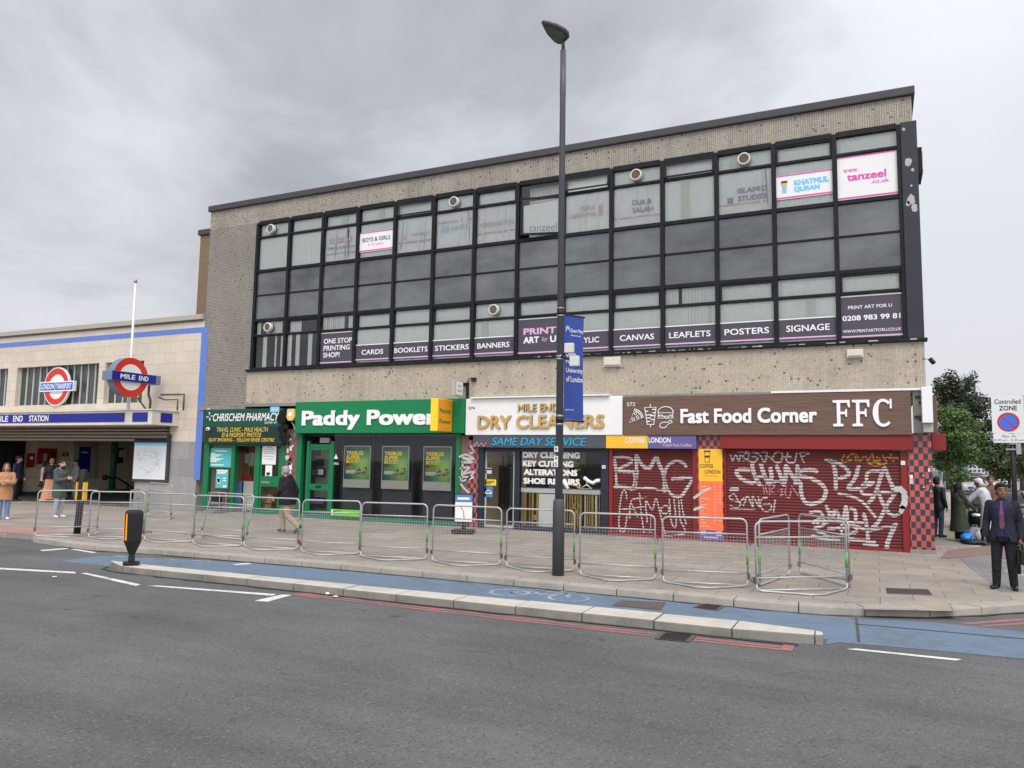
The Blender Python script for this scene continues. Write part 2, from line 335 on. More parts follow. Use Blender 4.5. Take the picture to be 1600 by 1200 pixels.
M = dict(
  kerbface=mat('kerb_face_stone', (0.235, 0.22, 0.195), 0.85, 0.25, 5, bump=0.5, dirt=0.7, dirtcol=(0.10, 0.09, 0.08)), grime=mat('gutter_grime', (0.055, 0.05, 0.043), 0.9, 0.4, 7),
  mosaic=tiles('mosaic_tile', 0.056, 0.056, MOS, (0.13, 0.12, 0.105), 0.011, dirt=0.35, streak=0.5),
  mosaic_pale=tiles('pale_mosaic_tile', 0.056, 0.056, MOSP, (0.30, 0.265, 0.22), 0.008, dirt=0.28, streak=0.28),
  mosaic_grey=tiles('grey_mosaic_tile', 0.056, 0.056, MOSG, (0.115, 0.102, 0.088), 0.015, dirt=0.6, dirtcol=(0.13, 0.112, 0.095)),
  faience=tiles('cream_tile', 0.62, 0.42, [(0, (0.61, 0.535, 0.435)), (0.4, (0.625, 0.55, 0.45)), (0.75, (0.595, 0.52, 0.42))], (0.40, 0.34, 0.28), 0.012, rough=0.35, tint=0.03, dirt=0.22, offset=0.5, dirtcol=(0.30, 0.25, 0.21)),
  halltile=tiles('hall_tile', 0.62, 0.42, [(0, (0.80, 0.68, 0.50)), (0.5, (0.83, 0.71, 0.53))], (0.45, 0.36, 0.26), 0.012, rough=0.3, tint=0.03, dirt=0.1, offset=0.5, dirtcol=(0.45, 0.36, 0.28)),
  stonegrey=tiles('grey_stone', 0.9, 0.62, [(0, (0.30, 0.295, 0.28)), (0.5, (0.335, 0.325, 0.31)), (0.8, (0.27, 0.265, 0.255))], (0.18, 0.17, 0.16), 0.012, tint=0.06, dirt=0.4, offset=0.5),
  checks=tiles('check_tile', 0.1, 0.145, [], (0.16, 0.09, 0.09), 0.006, rough=0.3, tint=0.14, dirt=0.2, checker=((0.50, 0.085, 0.055), (0.028, 0.027, 0.060))),
  brickred=tiles('red_brick', 0.225, 0.075, [(0, (0.15, 0.075, 0.06)), (0.5, (0.19, 0.09, 0.07)), (0.8, (0.12, 0.065, 0.055))], (0.19, 0.17, 0.16), 0.01, rough=0.7, dirt=0.5, offset=0.5),
  asphalt=asphalt('asphalt', (0.108, 0.107, 0.105), 0.26, 0.55), asphalt_dark=asphalt('asphalt_dark', (0.07, 0.07, 0.07)),
  blue=worn('blue_surfacing', (0.135, 0.195, 0.275), (0.105, 0.13, 0.155), 0.44, 0.8, 5),
  paving=paving('paving_slabs', 0.92, 0.61, (0.375, 0.325, 0.268), (0.30, 0.262, 0.222), (0.165, 0.148, 0.127), ms=0.009),
  setts=paving('granite_setts', 0.30, 0.105, (0.27, 0.265, 0.26), (0.22, 0.22, 0.22), (0.14, 0.13, 0.13), 0.5, 0.012),
  redpave=paving('red_block_paving', 0.21, 0.105, (0.31, 0.18, 0.15), (0.25, 0.15, 0.13), (0.14, 0.11, 0.10), 0.5, 0.008, 0.35),
  tactile=paving('tactile_paving', 0.4, 0.4, (0.43, 0.255, 0.215), (0.38, 0.235, 0.20), (0.2, 0.13, 0.11), 0.0, 0.01),
  kerb=mat('kerb_stone', (0.36, 0.33, 0.285), 0.8, 0.22, 5, bump=0.4, dirt=0.6, dirtcol=(0.15, 0.14, 0.125)),
  kerbtop=mat('kerb_island_stone', (0.52, 0.485, 0.42), 0.8, 0.2, 6, bump=0.5, dirt=0.35, dirtcol=(0.2, 0.185, 0.165)),
  white_line=worn('white_road_paint', (0.72, 0.72, 0.70), (0.13, 0.13, 0.13), 0.40), red_line=worn('red_road_paint', (0.47, 0.14, 0.13), (0.16, 0.12, 0.12), 0.49),
  faint=worn('worn_white_paint', (0.46, 0.50, 0.54), (0.135, 0.195, 0.275), 0.54),
  coping=mat('dark_coping', (0.055, 0.055, 0.06), 0.5, 0.25, 3), frame=mat('black_frame', (0.009, 0.010, 0.012), 0.5, 0.3, 4, dirt=0.2, dirtcol=(0.05, 0.05, 0.05), spec=0.2),
  pillar=mat('dark_grey_paint', (0.030, 0.032, 0.042), 0.55, 0.2), peel=mat('bare_patch', (0.42, 0.42, 0.42), 0.8, 0.2, 9),
  spandrel=None, concrete=mat('concrete', (0.26, 0.25, 0.235), 0.85, 0.25, 4, bump=0.3, dirt=0.5), roof=mat('roof_felt', (0.12, 0.12, 0.12), 0.9),
  brown_brick=mat('brown_render', (0.20, 0.14, 0.09), 0.85, 0.2, 3, bump=0.2), white=mat('white_paint', (0.78, 0.78, 0.77), 0.45, 0.08, 2, dirt=0.10, dirtcol=(0.4, 0.38, 0.35)),
  offwhite=mat('cream_paint', (0.66, 0.62, 0.53), 0.5, 0.12, 4, dirt=0.35, dirtcol=(0.28, 0.21, 0.14)), blind=mat('blind_cloth', (0.80, 0.82, 0.79), 0.9, 0.08, 6), blind2=mat('aged_blind', (0.66, 0.67, 0.58), 0.9, 0.12, 4),
  paper=mat('thin_paper', (0.80, 0.81, 0.79), 0.9, 0.07, 3), black=mat('black_plastic', (0.012, 0.012, 0.014), 0.45, 0.3), room=mat('office_wall', (0.22, 0.24, 0.23), 0.9, 0.3, 0.6), roomdark=mat('dim_interior', (0.05, 0.055, 0.055), 0.9, 0.4, 1.0),
  vinyl=mat('grey_vinyl', (0.075, 0.063, 0.088), 0.5, 0.1, 3), pink=mat('pink_vinyl', (0.70, 0.42, 0.62), 0.5), magenta=mat('magenta_vinyl', (0.70, 0.10, 0.38), 0.5), letter=mat('white_letters', (0.82, 0.82, 0.82), 0.4, 0.04),
  faded_pink=mat('faded_pink_print', (0.66, 0.49, 0.52), 0.9, 0.1), faded_grey=mat('faded_grey_print', (0.34, 0.38, 0.40), 0.9, 0.1), faded_teal=mat('faded_teal_print', (0.50, 0.66, 0.70), 0.9, 0.1), skyblue=mat('sky_blue_print', (0.20, 0.56, 0.80), 0.6),
  green=mat('green_sign', (0.004, 0.185, 0.062), 0.35, 0.08), greenpaint=mat('green_gloss_paint', (0.006, 0.16, 0.058), 0.35, 0.18, 3, dirt=0.15), pharm=mat('dark_green_sign', (0.006, 0.068, 0.040), 0.4, 0.15), pharmblack=mat('pharmacy_dark', (0.008, 0.03, 0.022), 0.4, 0.2),
  yellowtext=mat('yellow_letters', (0.74, 0.52, 0.06), 0.5), yellow=mat('yellow_sign', (0.86, 0.62, 0.03), 0.4, 0.06), orange=mat('orange_sign', (0.86, 0.33, 0.01), 0.4, 0.06), gold=mat('gold_letters', (0.52, 0.33, 0.10), 0.35, 0.1),
  brown_sign=None, greyfascia=mat('grey_fascia', (0.078, 0.080, 0.095), 0.5, 0.12), bluetext=mat('blue_letters', (0.02, 0.36, 0.60), 0.4), coffee_y=mat('coffee_yellow', (0.86, 0.47, 0.035), 0.45, 0.06), coffee_p=mat('coffee_purple', (0.125, 0.105, 0.27), 0.45, 0.06),
  coffee_o=mat('coffee_orange', (0.86, 0.17, 0.065), 0.5, 0.08), red=mat('red_paint', (0.22, 0.018, 0.018), 0.42, 0.12, 2, dirt=0.15), shutter=mat('red_shutter', (0.118, 0.014, 0.014), 0.5, 0.22, 2.2, dirt=0.35, dirtcol=(0.05, 0.012, 0.012)),
  spray=mat('white_spray', (0.50, 0.49, 0.47), 0.6, 0.3, 5, dirt=0.3, dirtcol=(0.2, 0.05, 0.05)), spraypink=mat('pink_spray', (0.50, 0.22, 0.26), 0.6, 0.15, 8), sprayyellow=mat('ochre_spray', (0.45, 0.25, 0.04), 0.6, 0.15, 8),
  navy=mat('navy_frame', (0.02, 0.024, 0.04), 0.4, 0.15), shopwall=mat('shop_wall', (0.78, 0.62, 0.42), 0.9, 0.1), goldbar=mat('gold_bars', (0.42, 0.28, 0.07), 0.5, 0.2), panelgrey=mat('dark_panel', (0.06, 0.062, 0.075), 0.5, 0.1),
  poster_top=None, teal=mat('teal_poster', (0.09, 0.46, 0.48), 0.5, 0.06), cardboard=mat('cardboard', (0.40, 0.24, 0.11), 0.85, 0.12, 5), lime=mat('lime_sign', (0.13, 0.52, 0.04), 0.45, 0.1), bluepanel=mat('blue_panel', (0.10, 0.20, 0.45), 0.5, 0.1), greypanel=mat('grey_panel', (0.42, 0.42, 0.38), 0.6, 0.08),
  shopgreen=mat('shop_inside_green', (0.25, 0.29, 0.22), 0.8, 0.2), wood=mat('brown_wood', (0.13, 0.07, 0.035), 0.6, 0.3, 6), redcloth=mat('dark_red', (0.2, 0.02, 0.02), 0.6),
  bluetile=mat('blue_tile_band', (0.11, 0.20, 0.56), 0.3, 0.14, 6), bluesign=mat('station_blue', (0.012, 0.018, 0.24), 0.4, 0.12), brightblue=mat('bright_blue', (0.015, 0.11, 0.55), 0.35, 0.08), sidegrey=mat('blue_grey_metal', (0.15, 0.21, 0.30), 0.5, 0.15), rred=mat('signal_red', (0.60, 0.035, 0.018), 0.35, 0.08),
  mullion=mat('pale_mullion', (0.55, 0.55, 0.53), 0.5), stwin=mat('dim_station_glass', (0.055, 0.068, 0.062), 0.12, 0.45, 1.2), ribbed=mat('ribbed_metal', (0.24, 0.195, 0.15), 0.55, 0.2), soffit=mat('dark_soffit', (0.05, 0.04, 0.035), 0.8), steel=mat('grey_steel', (0.32, 0.33, 0.34), 0.4, 0.1, 4, metal=0.6),
  greenrail=mat('station_green', (0.02, 0.13, 0.075), 0.4, 0.1), floor=mat('concourse_floor', (0.11, 0.10, 0.095), 0.7, 0.25), stoneblack=mat('gate_dark', (0.012, 0.011, 0.011), 0.7), fireplug=mat('fire_red', (0.30, 0.02, 0.02), 0.4), mapwhite=mat('map_paper', (0.70, 0.73, 0.74), 0.5, 0.05), mapline=mat('map_line', (0.45, 0.50, 0.52), 0.5),
  galv=mat('galvanised_steel', (0.45, 0.455, 0.45), 0.5, 0.3, 14, metal=0.5, dirt=0.4, dirtcol=(0.16, 0.14, 0.12)), wire=mat('mesh_wire', (0.44, 0.445, 0.44), 0.5, 0.15, 8, metal=0.6), greentape=mat('green_tape', (0.13, 0.36, 0.11), 0.5), footrubber=mat('black_rubber', (0.014, 0.014, 0.014), 0.7),
  lampgrey=mat('lamp_post_paint', (0.088, 0.090, 0.098), 0.45, 0.15, 3), lampgrey2=mat('lamp_base_paint', (0.062, 0.063, 0.069), 0.5, 0.2, 3), lampglass=mat('lamp_lens', (0.10, 0.11, 0.12), 0.2, 0.2), banner=mat('blue_banner', (0.035, 0.068, 0.30), 0.65, 0.1, 1.5), sensor=mat('pale_box', (0.60, 0.62, 0.55), 0.5, 0.06),
  orangestrip=mat('orange_reflector', (0.90, 0.32, 0.01), 0.35), yellowstrip=mat('yellow_reflector', (0.78, 0.44, 0.02), 0.4), iron=mat('cast_iron', (0.10, 0.085, 0.075), 0.7, 0.3, 12), signgrey=mat('sign_face', (0.66, 0.67, 0.66), 0.4, 0.06), signblack=mat('sign_letters', (0.03, 0.03, 0.035), 0.5), signblue=mat('sign_blue', (0.02, 0.16, 0.70), 0.4), signred=mat('sign_red', (0.52, 0.02, 0.035), 0.4),
  glass=glass('window_glass', (0.97, 0.985, 0.975)), shopglass=glass('shop_glass', (0.96, 0.975, 0.965), 0.55), carglass=mat('car_glass', (0.02, 0.024, 0.028), 0.1, 0.1), bark=mat('bark', (0.10, 0.08, 0.06), 0.9, 0.3, 8, bump=0.5),
)
def spandrel_mat():
    m, t, b = newmat('grey_glass_panel'); v = ocoord(t, (0.5, 1, 1.0))
    n = noise(t, v, 1.1, 5.0, 0.6); n2 = noise(t, ocoord(t, (7, 1, 0.35)), 1.0, 4.0, 0.6)
    c = RAMP(t, MA(t, 'ADD', MA(t, 'MULTIPLY', n, 0.92), MA(t, 'MULTIPLY', n2, 0.08)), [(0.30, (0.022, 0.028, 0.028)), (0.48, (0.070, 0.080, 0.083)), (0.70, (0.130, 0.143, 0.148))])  # uneven sky reflections painted into the glass colour as lighter and darker patches
    pos = t.nodes.new('ShaderNodeSeparateXYZ'); tcw = t.nodes.new('ShaderNodeTexCoord'); t.links.new(tcw.outputs['Object'], pos.inputs[0])
    t.links.new(c, b.inputs['Base Color']); b.inputs['Roughness'].default_value = 0.10; b.inputs['Specular IOR Level'].default_value = 0.75
    bp = t.nodes.new('ShaderNodeBump'); bp.inputs['Strength'].default_value = 0.12; bp.inputs['Distance'].default_value = 0.05
    t.links.new(noise(t, tcw.outputs['Object'], 0.9, 1.0), bp.inputs['Height']); t.links.new(bp.outputs[0], b.inputs['Normal'])
    return m
M['spandrel'] = spandrel_mat()
def wood_sign():
    m, t, b = newmat('brown_plank_sign'); v = ocoord(t, (0.5, 1, 16.0))
    n = noise(t, v, 3.0, 6.0, 0.7); c = RAMP(t, n, [(0.3, (0.075, 0.038, 0.026)), (0.5, (0.135, 0.074, 0.052)), (0.7, (0.18, 0.106, 0.076))])
    t.links.new(c, b.inputs['Base Color']); b.inputs['Roughness'].default_value = 0.55; return m
M['brown_sign'] = wood_sign()
def poster_mat():
    m, t, b = newmat('green_poster_print'); v = ocoord(t)
    gr = t.nodes.new('ShaderNodeTexGradient'); gr.gradient_type = 'SPHERICAL'
    mp = t.nodes.new('ShaderNodeMapping'); mp.vector_type = 'POINT'; tcn = t.nodes.new('ShaderNodeTexCoord'); t.links.new(tcn.outputs['UV'], mp.inputs[0])
    mp.inputs['Location'].default_value = (-0.95, -0.45, 0); mp.inputs['Scale'].default_value = (1.25, 1.25, 1)
    t.links.new(mp.outputs[0], gr.inputs[0]); n = noise(t, v, 3.0, 3.0)
    f = MA(t, 'MULTIPLY', gr.outputs[1], MA(t, 'MULTIPLY_ADD', n, 1.2, 0.4))
    c = RAMP(t, f, [(0.0, (0.015, 0.038, 0.045)), (0.25, (0.02, 0.09, 0.05)), (0.6, (0.10, 0.30, 0.06)), (0.9, (0.30, 0.50, 0.12))])
    t.links.new(c, b.inputs['Base Color']); b.inputs['Roughness'].default_value = 0.3; return m
M['poster_top'] = poster_mat()
_cm = {}
def cm(name, col, rough=0.8, var=0.16, scale=9, **k):
    if any(w in name for w in ('cloth', 'coat', 'robe', 'shirt', 'jeans', 'skirt', '_top', 'trackt')): k.setdefault('fold', 0.9)
    if name not in _cm: _cm[name] = mat(name, col, rough, var, scale, **k)
    return _cm[name]

# ================================================================== GROUND
ZR = -0.12
def sheet(name, pts, z, m, kind='structure', sub=None):
    b = MB(); b.add([(x, y, z) for x, y in pts], [list(range(len(pts)))]); o = b.build(name, m)
    if kind: o['kind'] = kind
    return o
def solid(name, pts, z0, z1, m, kind='structure'):
    b = MB(); b.prism(pts, z0, z1, 'z'); o = b.build(name, m); o['kind'] = kind; return o
sheet('road', [(-400, -400), (400, -400), (400, 500), (-400, 500)], ZR, M['asphalt'])
# pavement in front of the shops: its edge turns the corner into the side street
edge = [(-80, -8.6), (-18.3, -8.6), (-16.9, -8.85), (-15.8, -9.0), (-14.0, -8.75), (-12.0, -8.64), (-9.0, -8.52), (-1.3, -8.6), (-0.75, -8.55), (-0.26, -8.37), (0.6, -8.0), (1.29, -7.42), (1.92, -6.8), (2.4, -6.0), (2.55, -4.6), (2.5, -2), (2.4, 4), (5.4, 52), (9.7, 120)]
KW = 0.30
def offset_line(pts, d):
    out = []
    for i, p in enumerate(pts):
        a = Vector(pts[max(i-1, 0)]); b = Vector(pts[min(i+1, len(pts)-1)]); t = (b-a).normalized(); out.append((p[0]-t.y*d, p[1]+t.x*d))
    return out
inner = offset_line(edge, KW)
solid('pavement', inner+[(-80, 120)], -0.6, 0.0, M['paving'])
def kerb_stones(name, outer, inn, z0, z1, m, length=0.91, gap=0.012, kind='structure', rnd=0.02):
    """a run of kerb stones between two parallel lines, a dark joint between stones"""
    b = MB(); L_ = [0.0]
    for i in range(len(outer)-1): L_.append(L_[-1]+math.dist(outer[i], outer[i+1]))
    def at(line, s):
        for i in range(len(L_)-1):
            if s <= L_[i+1] or i == len(L_)-2:
                f = (s-L_[i])/max(L_[i+1]-L_[i], 1e-6); return (line[i][0]+(line[i+1][0]-line[i][0])*f, line[i][1]+(line[i+1][1]-line[i][1])*f)
    s = 0.0
    while s < L_[-1]-0.05:
        e = min(s+length, L_[-1]); dz = random.uniform(-0.006, 0.004)
        p = [at(outer, s+gap/2), at(outer, e-gap/2), at(inn, e-gap/2), at(inn, s+gap/2)]
        b.prism(p, z0, z1+dz, 'z'); s = e
    o = b.build(name, m, bevel=rnd); o['kind'] = kind; return o
kerb_stones('kerb', edge[1:18], inner[1:18], -0.5, 0.002, M['kerb'])
# raised strip that parts the cycle lane from the road
fo = [(-13.15, -10.45), (-13.0, -10.68), (-12.6, -10.82), (-11.8, -10.84), (-9.0, -10.78), (-5.0, -10.74), (-1.66, -10.68), (-0.90, -10.64), (-0.62, -10.48)]
fi = [(-13.1, -10.40), (-12.95, -10.42), (-12.6, -10.46), (-11.8, -10.46), (-9.0, -10.42), (-5.0, -10.26), (-1.66, -10.14), (-0.90, -10.18), (-0.64, -10.32)]
isl = kerb_stones('kerb_island', fo, fi, -0.5, 0.0, [M['kerbtop'], M['kerbface']], length=0.97, rnd=0.018)
for p_ in isl.data.polygons: p_.material_index = 0 if p_.normal.z > .75 else 1
ly0 = -8.62
sheet('cycle_lane', [gd(92, 877, ZR), (-12.9, -10.45), (-9.0, -10.45), (-5.0, -10.3), (-0.6, -10.2), (-0.6, -10.5), gd(1310, 1004, ZR), gd(1440, 1015, ZR), gd(1600, 1030, ZR), (9.0, -11.2), (9.0, -9.3), gd(1600, 988, ZR), gd(1450, 972, ZR), gd(1360, 968, ZR), (-0.93, ly0), (-8.5, ly0+.05), (-11.5, -8.7), gd(155, 869, ZR)], ZR+0.004, M['blue'])
def gutter(name, line, w, z, m, seed):
    rnd = random.Random(seed); vs = []; off = offset_line(line, -w)
    pts = []
    for i in range(len(line)-1):
        n = max(1, int(math.dist(line[i], line[i+1])/.22))
        for k in range(n):
            f = k/n; a = (line[i][0]+(line[i+1][0]-line[i][0])*f, line[i][1]+(line[i+1][1]-line[i][1])*f); c = (off[i][0]+(off[i+1][0]-off[i][0])*f, off[i][1]+(off[i+1][1]-off[i][1])*f); q = rnd.uniform(.15, 1.0)
            pts.append((a, (a[0]+(c[0]-a[0])*q, a[1]+(c[1]-a[1])*q)))
    b = MB(); b.add([(*p, z) for a in pts for p in a], [(2*i, 2*i+1, 2*i+3, 2*i+2) for i in range(len(pts)-1)]); o = b.build(name, m); o['kind'] = 'structure'
gutter('gutter_dirt', fo, .10, ZR+.010, M['grime'], 3); gutter('gutter_dirt', edge[2:14], .085, ZR+.012, M['grime'], 4)
# thin dark seams across and along the blue surfacing
def strip(name, p, q, w, z, m, zw=None):
    a, b_ = Vector(p), Vector(q); t = (b_-a).normalized(); n = Vector((-t.y, t.x))*w/2
    return sheet(name, [tuple(a-n), tuple(b_-n), tuple(b_+n), tuple(a+n)], z, m)
Z1 = ZR+0.004; Z2 = ZR+0.008
strip('road_seam', gd(1338, 966, ZR), gd(1342, 1004, ZR), 0.035, Z2, M['asphalt_dark'])
strip('road_seam', gd(1340, 976, ZR), gd(1600, 999, ZR), 0.03, Z2+0.002, M['asphalt_dark'])
# painted markings
def quad(name, pix, m, z=Z1): return sheet(name, [gd(x, y, z) for x, y in pix], z, m)
quad('road_marking', [(0, 887.0), (117, 893.5), (119, 896), (0, 889.5)], M['white_line'])
quad('road_marking', [(126, 895.5), (135, 895), (220, 913), (212, 915.5)], M['white_line'])
quad('road_marking', [(230, 915.2), (248, 914.8), (432, 928.2), (425, 930.8)], M['white_line'])
quad('road_marking', [(398, 938.5), (440, 928.8), (456, 929.6), (418, 940)], M['white_line'])
quad('road_marking', [(1322, 1014), (1338, 1013.2), (1503, 1030), (1494, 1032)], M['white_line'])
quad('road_marking', [(62, 859.5), (104, 856.2), (108, 857.4), (67, 861)], M['white_line'])
quad('road_marking', [(110, 858.2), (118, 857.8), (152, 863), (145, 864)], M['white_line'])
quad('road_marking', [(178, 867.8), (200, 869.2), (198, 870.6), (174, 869)], M['faint'], Z2)
quad('road_marking', [(222, 871.2), (330, 876.4), (329, 877.4), (221, 872.2)], M['faint'], Z2)
quad('road_marking', [(362, 881.5), (388, 879.5), (394, 881), (369, 883)], M['white_line'], Z2)
for y0_, y1_ in ((-10.90, -10.985), (-11.02, -11.105)):
    sheet('red_line', [(-8.25, y1_+.05), (-2.52, y1_), (-2.55, y0_), (-8.25, y0_+.05)], Z1, M['red_line'])
    sheet('red_line', [(-2.05, y1_+.02), (-0.97, y1_+.06), (-0.95, y0_+.06), (-2.05, y0_+.02)], Z1, M['red_line'])
sheet('red_line', [(-1.06, -11.06), (-0.93, -11.05), (-0.92, -10.74), (-1.05, -10.75)], Z1+0.002, M['red_line'])
quad('red_line', [(1500, 973), (1600, 966), (1600, 969.5), (1512, 976)], M['red_line'])
quad('red_line', [(1530, 977), (1600, 972), (1600, 975.5), (1540, 979.5)], M['red_line'])
# worn cycle symbol on the blue lane
b = MB()
def ground_ring(b, cx, cy, r, w, n=26):
    vs = []; fs = []
    for j in range(n):
        a = 2*math.pi*j/n; vs += [(cx+(r-w)*math.cos(a), cy+(r-w)*math.sin(a), Z2), (cx+r*math.cos(a), cy+r*math.sin(a), Z2)]
    for j in range(n): k = (j+1) % n; fs.append((2*j, 2*j+1, 2*k+1, 2*k))
    b.add(vs, fs)
def ground_bar(b, p, q, w):
    a, c = Vector(p), Vector(q); t = (c-a).normalized(); n = Vector((-t.y, t.x))*w/2
    b.add([(*(a-n), Z2+.001), (*(c-n), Z2+.001), (*(c+n), Z2+.001), (*(a+n), Z2+.001)], [(0, 1, 2, 3)])
cx, cy = gd(846, 931, ZR)
ground_ring(b, cx-0.55, cy-0.02, 0.34, 0.07); ground_ring(b, cx+0.45, cy+0.02, 0.34, 0.07)
for p, q in (((-0.55, -0.02), (-0.2, 0.38)), ((-0.2, 0.38), (0.3, 0.36)), ((0.45, 0.02), (0.25, 0.5)), ((-0.55, 0), (-0.1, 0.02)), ((-0.1, 0.02), (0.3, 0.36)), ((-0.1, 0.02), (-0.28, 0.5)), ((0.12, 0.5), (0.4, 0.5))):
    ground_bar(b, (cx+p[0], cy+p[1]), (cx+q[0], cy+q[1]), 0.07)
o = b.build('road_marking', M['faint']); o['kind'] = 'structure'
# surface changes of the pavement
sheet('tactile_paving', [(-34, -8.3), (-18.6, -8.3), (-17.9, -7.7), (-19.5, -7.2), (-24, -7.0), (-34, -6.4)], 0.004, M['tactile'])
quadp = lambda name, pix, m, z=0.004: sheet(name, [gd(x, y, z) for x, y in pix], z, m)
quadp('setts_path', [(1512, 884), (1500, 872), (1540, 866), (1600, 880), (1600, 925), (1565, 925)], M['setts'])
quadp('brick_path', [(1468, 873), (1480, 860), (1552, 852), (1600, 858), (1600, 879), (1540, 865.5), (1499, 871.5)], M['redpave'], 0.006)
quadp('pavement_slab', [(1340, 925), (1440, 920), (1500, 955), (1350, 952)], M['paving'], 0.003)
# iron covers
def cover(px, label, slots, z, name='drain_grate', cat='drain'):
    P = [gd(x, y, z) for x, y in px]; b = MB(); b.prism(P, z, z+0.006, 'z')
    if slots:
        A, B_, C_, D_ = [Vector(p) for p in P]
        for i in range(slots):
            f0 = (i+0.25)/slots; f1 = (i+0.75)/slots
            q = [A.lerp(B_, f0).lerp(D_.lerp(C_, f0), .12), A.lerp(B_, f1).lerp(D_.lerp(C_, f1), .12), A.lerp(B_, f1).lerp(D_.lerp(C_, f1), .88), A.lerp(B_, f0).lerp(D_.lerp(C_, f0), .88)]
            b.add([(*p, z+0.009) for p in q], [(0, 1, 2, 3)], 1)
    o = b.build(name, [M['iron'], M['black']]); tag(o, label, cat); return o
cover([(1384, 919), (1450, 921), (1457, 930.5), (1386, 928)], 'rusty iron cover set in the pavement slabs near the corner', 16, 0.003, 'manhole_cover', 'cover')
cover([(957, 946), (972, 938.5), (1040, 941.5), (1032, 953.5)], 'brown iron cover in the blue cycle lane beside the strip kerb', 0, Z2, 'manhole_cover', 'cover')
cover([(1082, 949), (1098, 943.5), (1134, 946.5), (1122, 954.5)], 'iron drain grate in the cycle lane against the pavement kerb', 9, Z2)
cover([(1022, 998), (1034, 988.5), (1088, 993), (1078, 1003)], 'iron road drain between the two lengths of red lines', 10, Z2)

# ================================================================== OFFICE BUILDING ABOVE THE SHOPS
BX0, BX1 = -22.42, 1.12
office = thing('office_building', 'three storey mosaic tiled office block with a black framed window grid above the shops', 'building', (-10, 5, 0))
b = MB(); b.box(BX0, -20.05, 0.0, 0.5, 3.8, 10.45); b.build('wall', M['mosaic_grey'], office)
b = MB(); b.box(BX0, 1.04, 0.0, 0.5, 10.452, 11.14); b.build('wall', M['mosaic'], office)
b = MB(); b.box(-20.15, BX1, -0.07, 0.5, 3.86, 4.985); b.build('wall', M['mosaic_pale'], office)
b = MB(); b.box(0.86, 1.07, 0.5, 11, 3.9, 11.14); b.box(BX0, 1.07, 10.8, 11, 0, 11.1); b.box(BX0, BX0+0.2, 0.52, 10.8, 0, 11.1); b.build('side_wall', M['mosaic'], office)
b = MB(); b.box(BX0-0.07, 1.12, -0.10, 11.1, 11.142, 11.36); b.build('roof', [M['coping']], office, bevel=0.03)
b = MB(); b.box(BX0, -20.152, -0.05, 0.4, 3.66, 3.80); b.box(-20.15, BX1+0.02, -0.16, 0.4, 3.74, 3.858); b.build('ledge', M['concrete'], office, bevel=0.01)
b = MB(); b.box(0.775, 1.13, -0.09, 0.6, 5.06, 10.46); b.build('corner_pillar', [M['pillar']], office, bevel=0.01)
b = MB()
for px, py, r in ((1420, 253, .10), (1426, 265, .05), (1424, 312, .12), (1428, 325, .09), (1419, 318, .06), (1412, 202, .04), (1424, 290, .03)):
    X, Z = wl(px, py, -0.09); n = 11
    b.prism([(X+r*random.uniform(.5, 1.1)*math.cos(2*math.pi*k/n), Z+r*random.uniform(.7, 1.3)*math.sin(2*math.pi*k/n)) for k in range(n)], -0.094, -0.0905)
b.build('peeled_patch', M['peel'], office)
b = MB(); b.box(-20.16, 1.19, -0.17, 0.1, 4.988, 5.062); b.build('window_sill', [M['frame']], office, bevel=0.008)
b = MB()
for k in range(46):
    X = random.uniform(-9, 1.1); w = random.uniform(.05, .22); b.box(X, X+w, -0.173, -0.168, 5.02+random.uniform(0, .012), 5.035+random.uniform(0, .02))
b.build('flaking_paint', M['peel'], office)
# window grid
WX0, WW, NB = -20.03, 1.4836, 14
ZT, ZA, ZB, ZC, ZD, ZE, ZF = 10.42, 9.88, 8.63, 7.75, 6.835, 6.29, 5.065
b = MB()
for i in range(NB+1):
    X = WX0+i*WW; b.box(X-0.055, X+0.055, -0.05, 0.12, ZF, ZT)
for z, h in ((ZT, .075), (ZB, .055), (ZC, .028), (ZD, .055), (ZF+0.03, .05)):
    for i in range(NB): b.box(WX0+i*WW+0.056, WX0+(i+1)*WW-0.056, -0.03 if h > .03 else 0.0, 0.12, z-h, z+h*0.9)
b.build('window_grid', M['frame'], office, bevel=0.006)
for i in range(NB):
    x0, x1 = WX0+i*WW+0.056, WX0+(i+1)*WW-0.056
    for z0, z1 in ((ZC+.03, ZB-.055), (ZD+.055, ZC-.03)):
        b = MB(); b.box(x0, x1, 0.03, 0.07, z0, z1); b.build('spandrel_panel', M['spandrel'], office)
b = MB()      # floors, ceilings and back walls of the rooms behind the glass
for z in (4.9, 6.85, 8.35, 10.5): b.box(BX0+.25, 0.85, 0.72, 5, z, z+0.12)
b.box(BX0+.25, 0.85, 4.6, 4.8, 4.9, 10.5); b.box(BX0+.25, 0.85, 0.30, 0.4, 6.9, 8.5)
b.build('floor_slab', M['room'], office)
VENT_TOP = {0: .42, 5: .5, 9: .5, 11: .5}; VENT_LOW = {0: .48, 6: .5}
NOHOP = set(VENT_TOP)
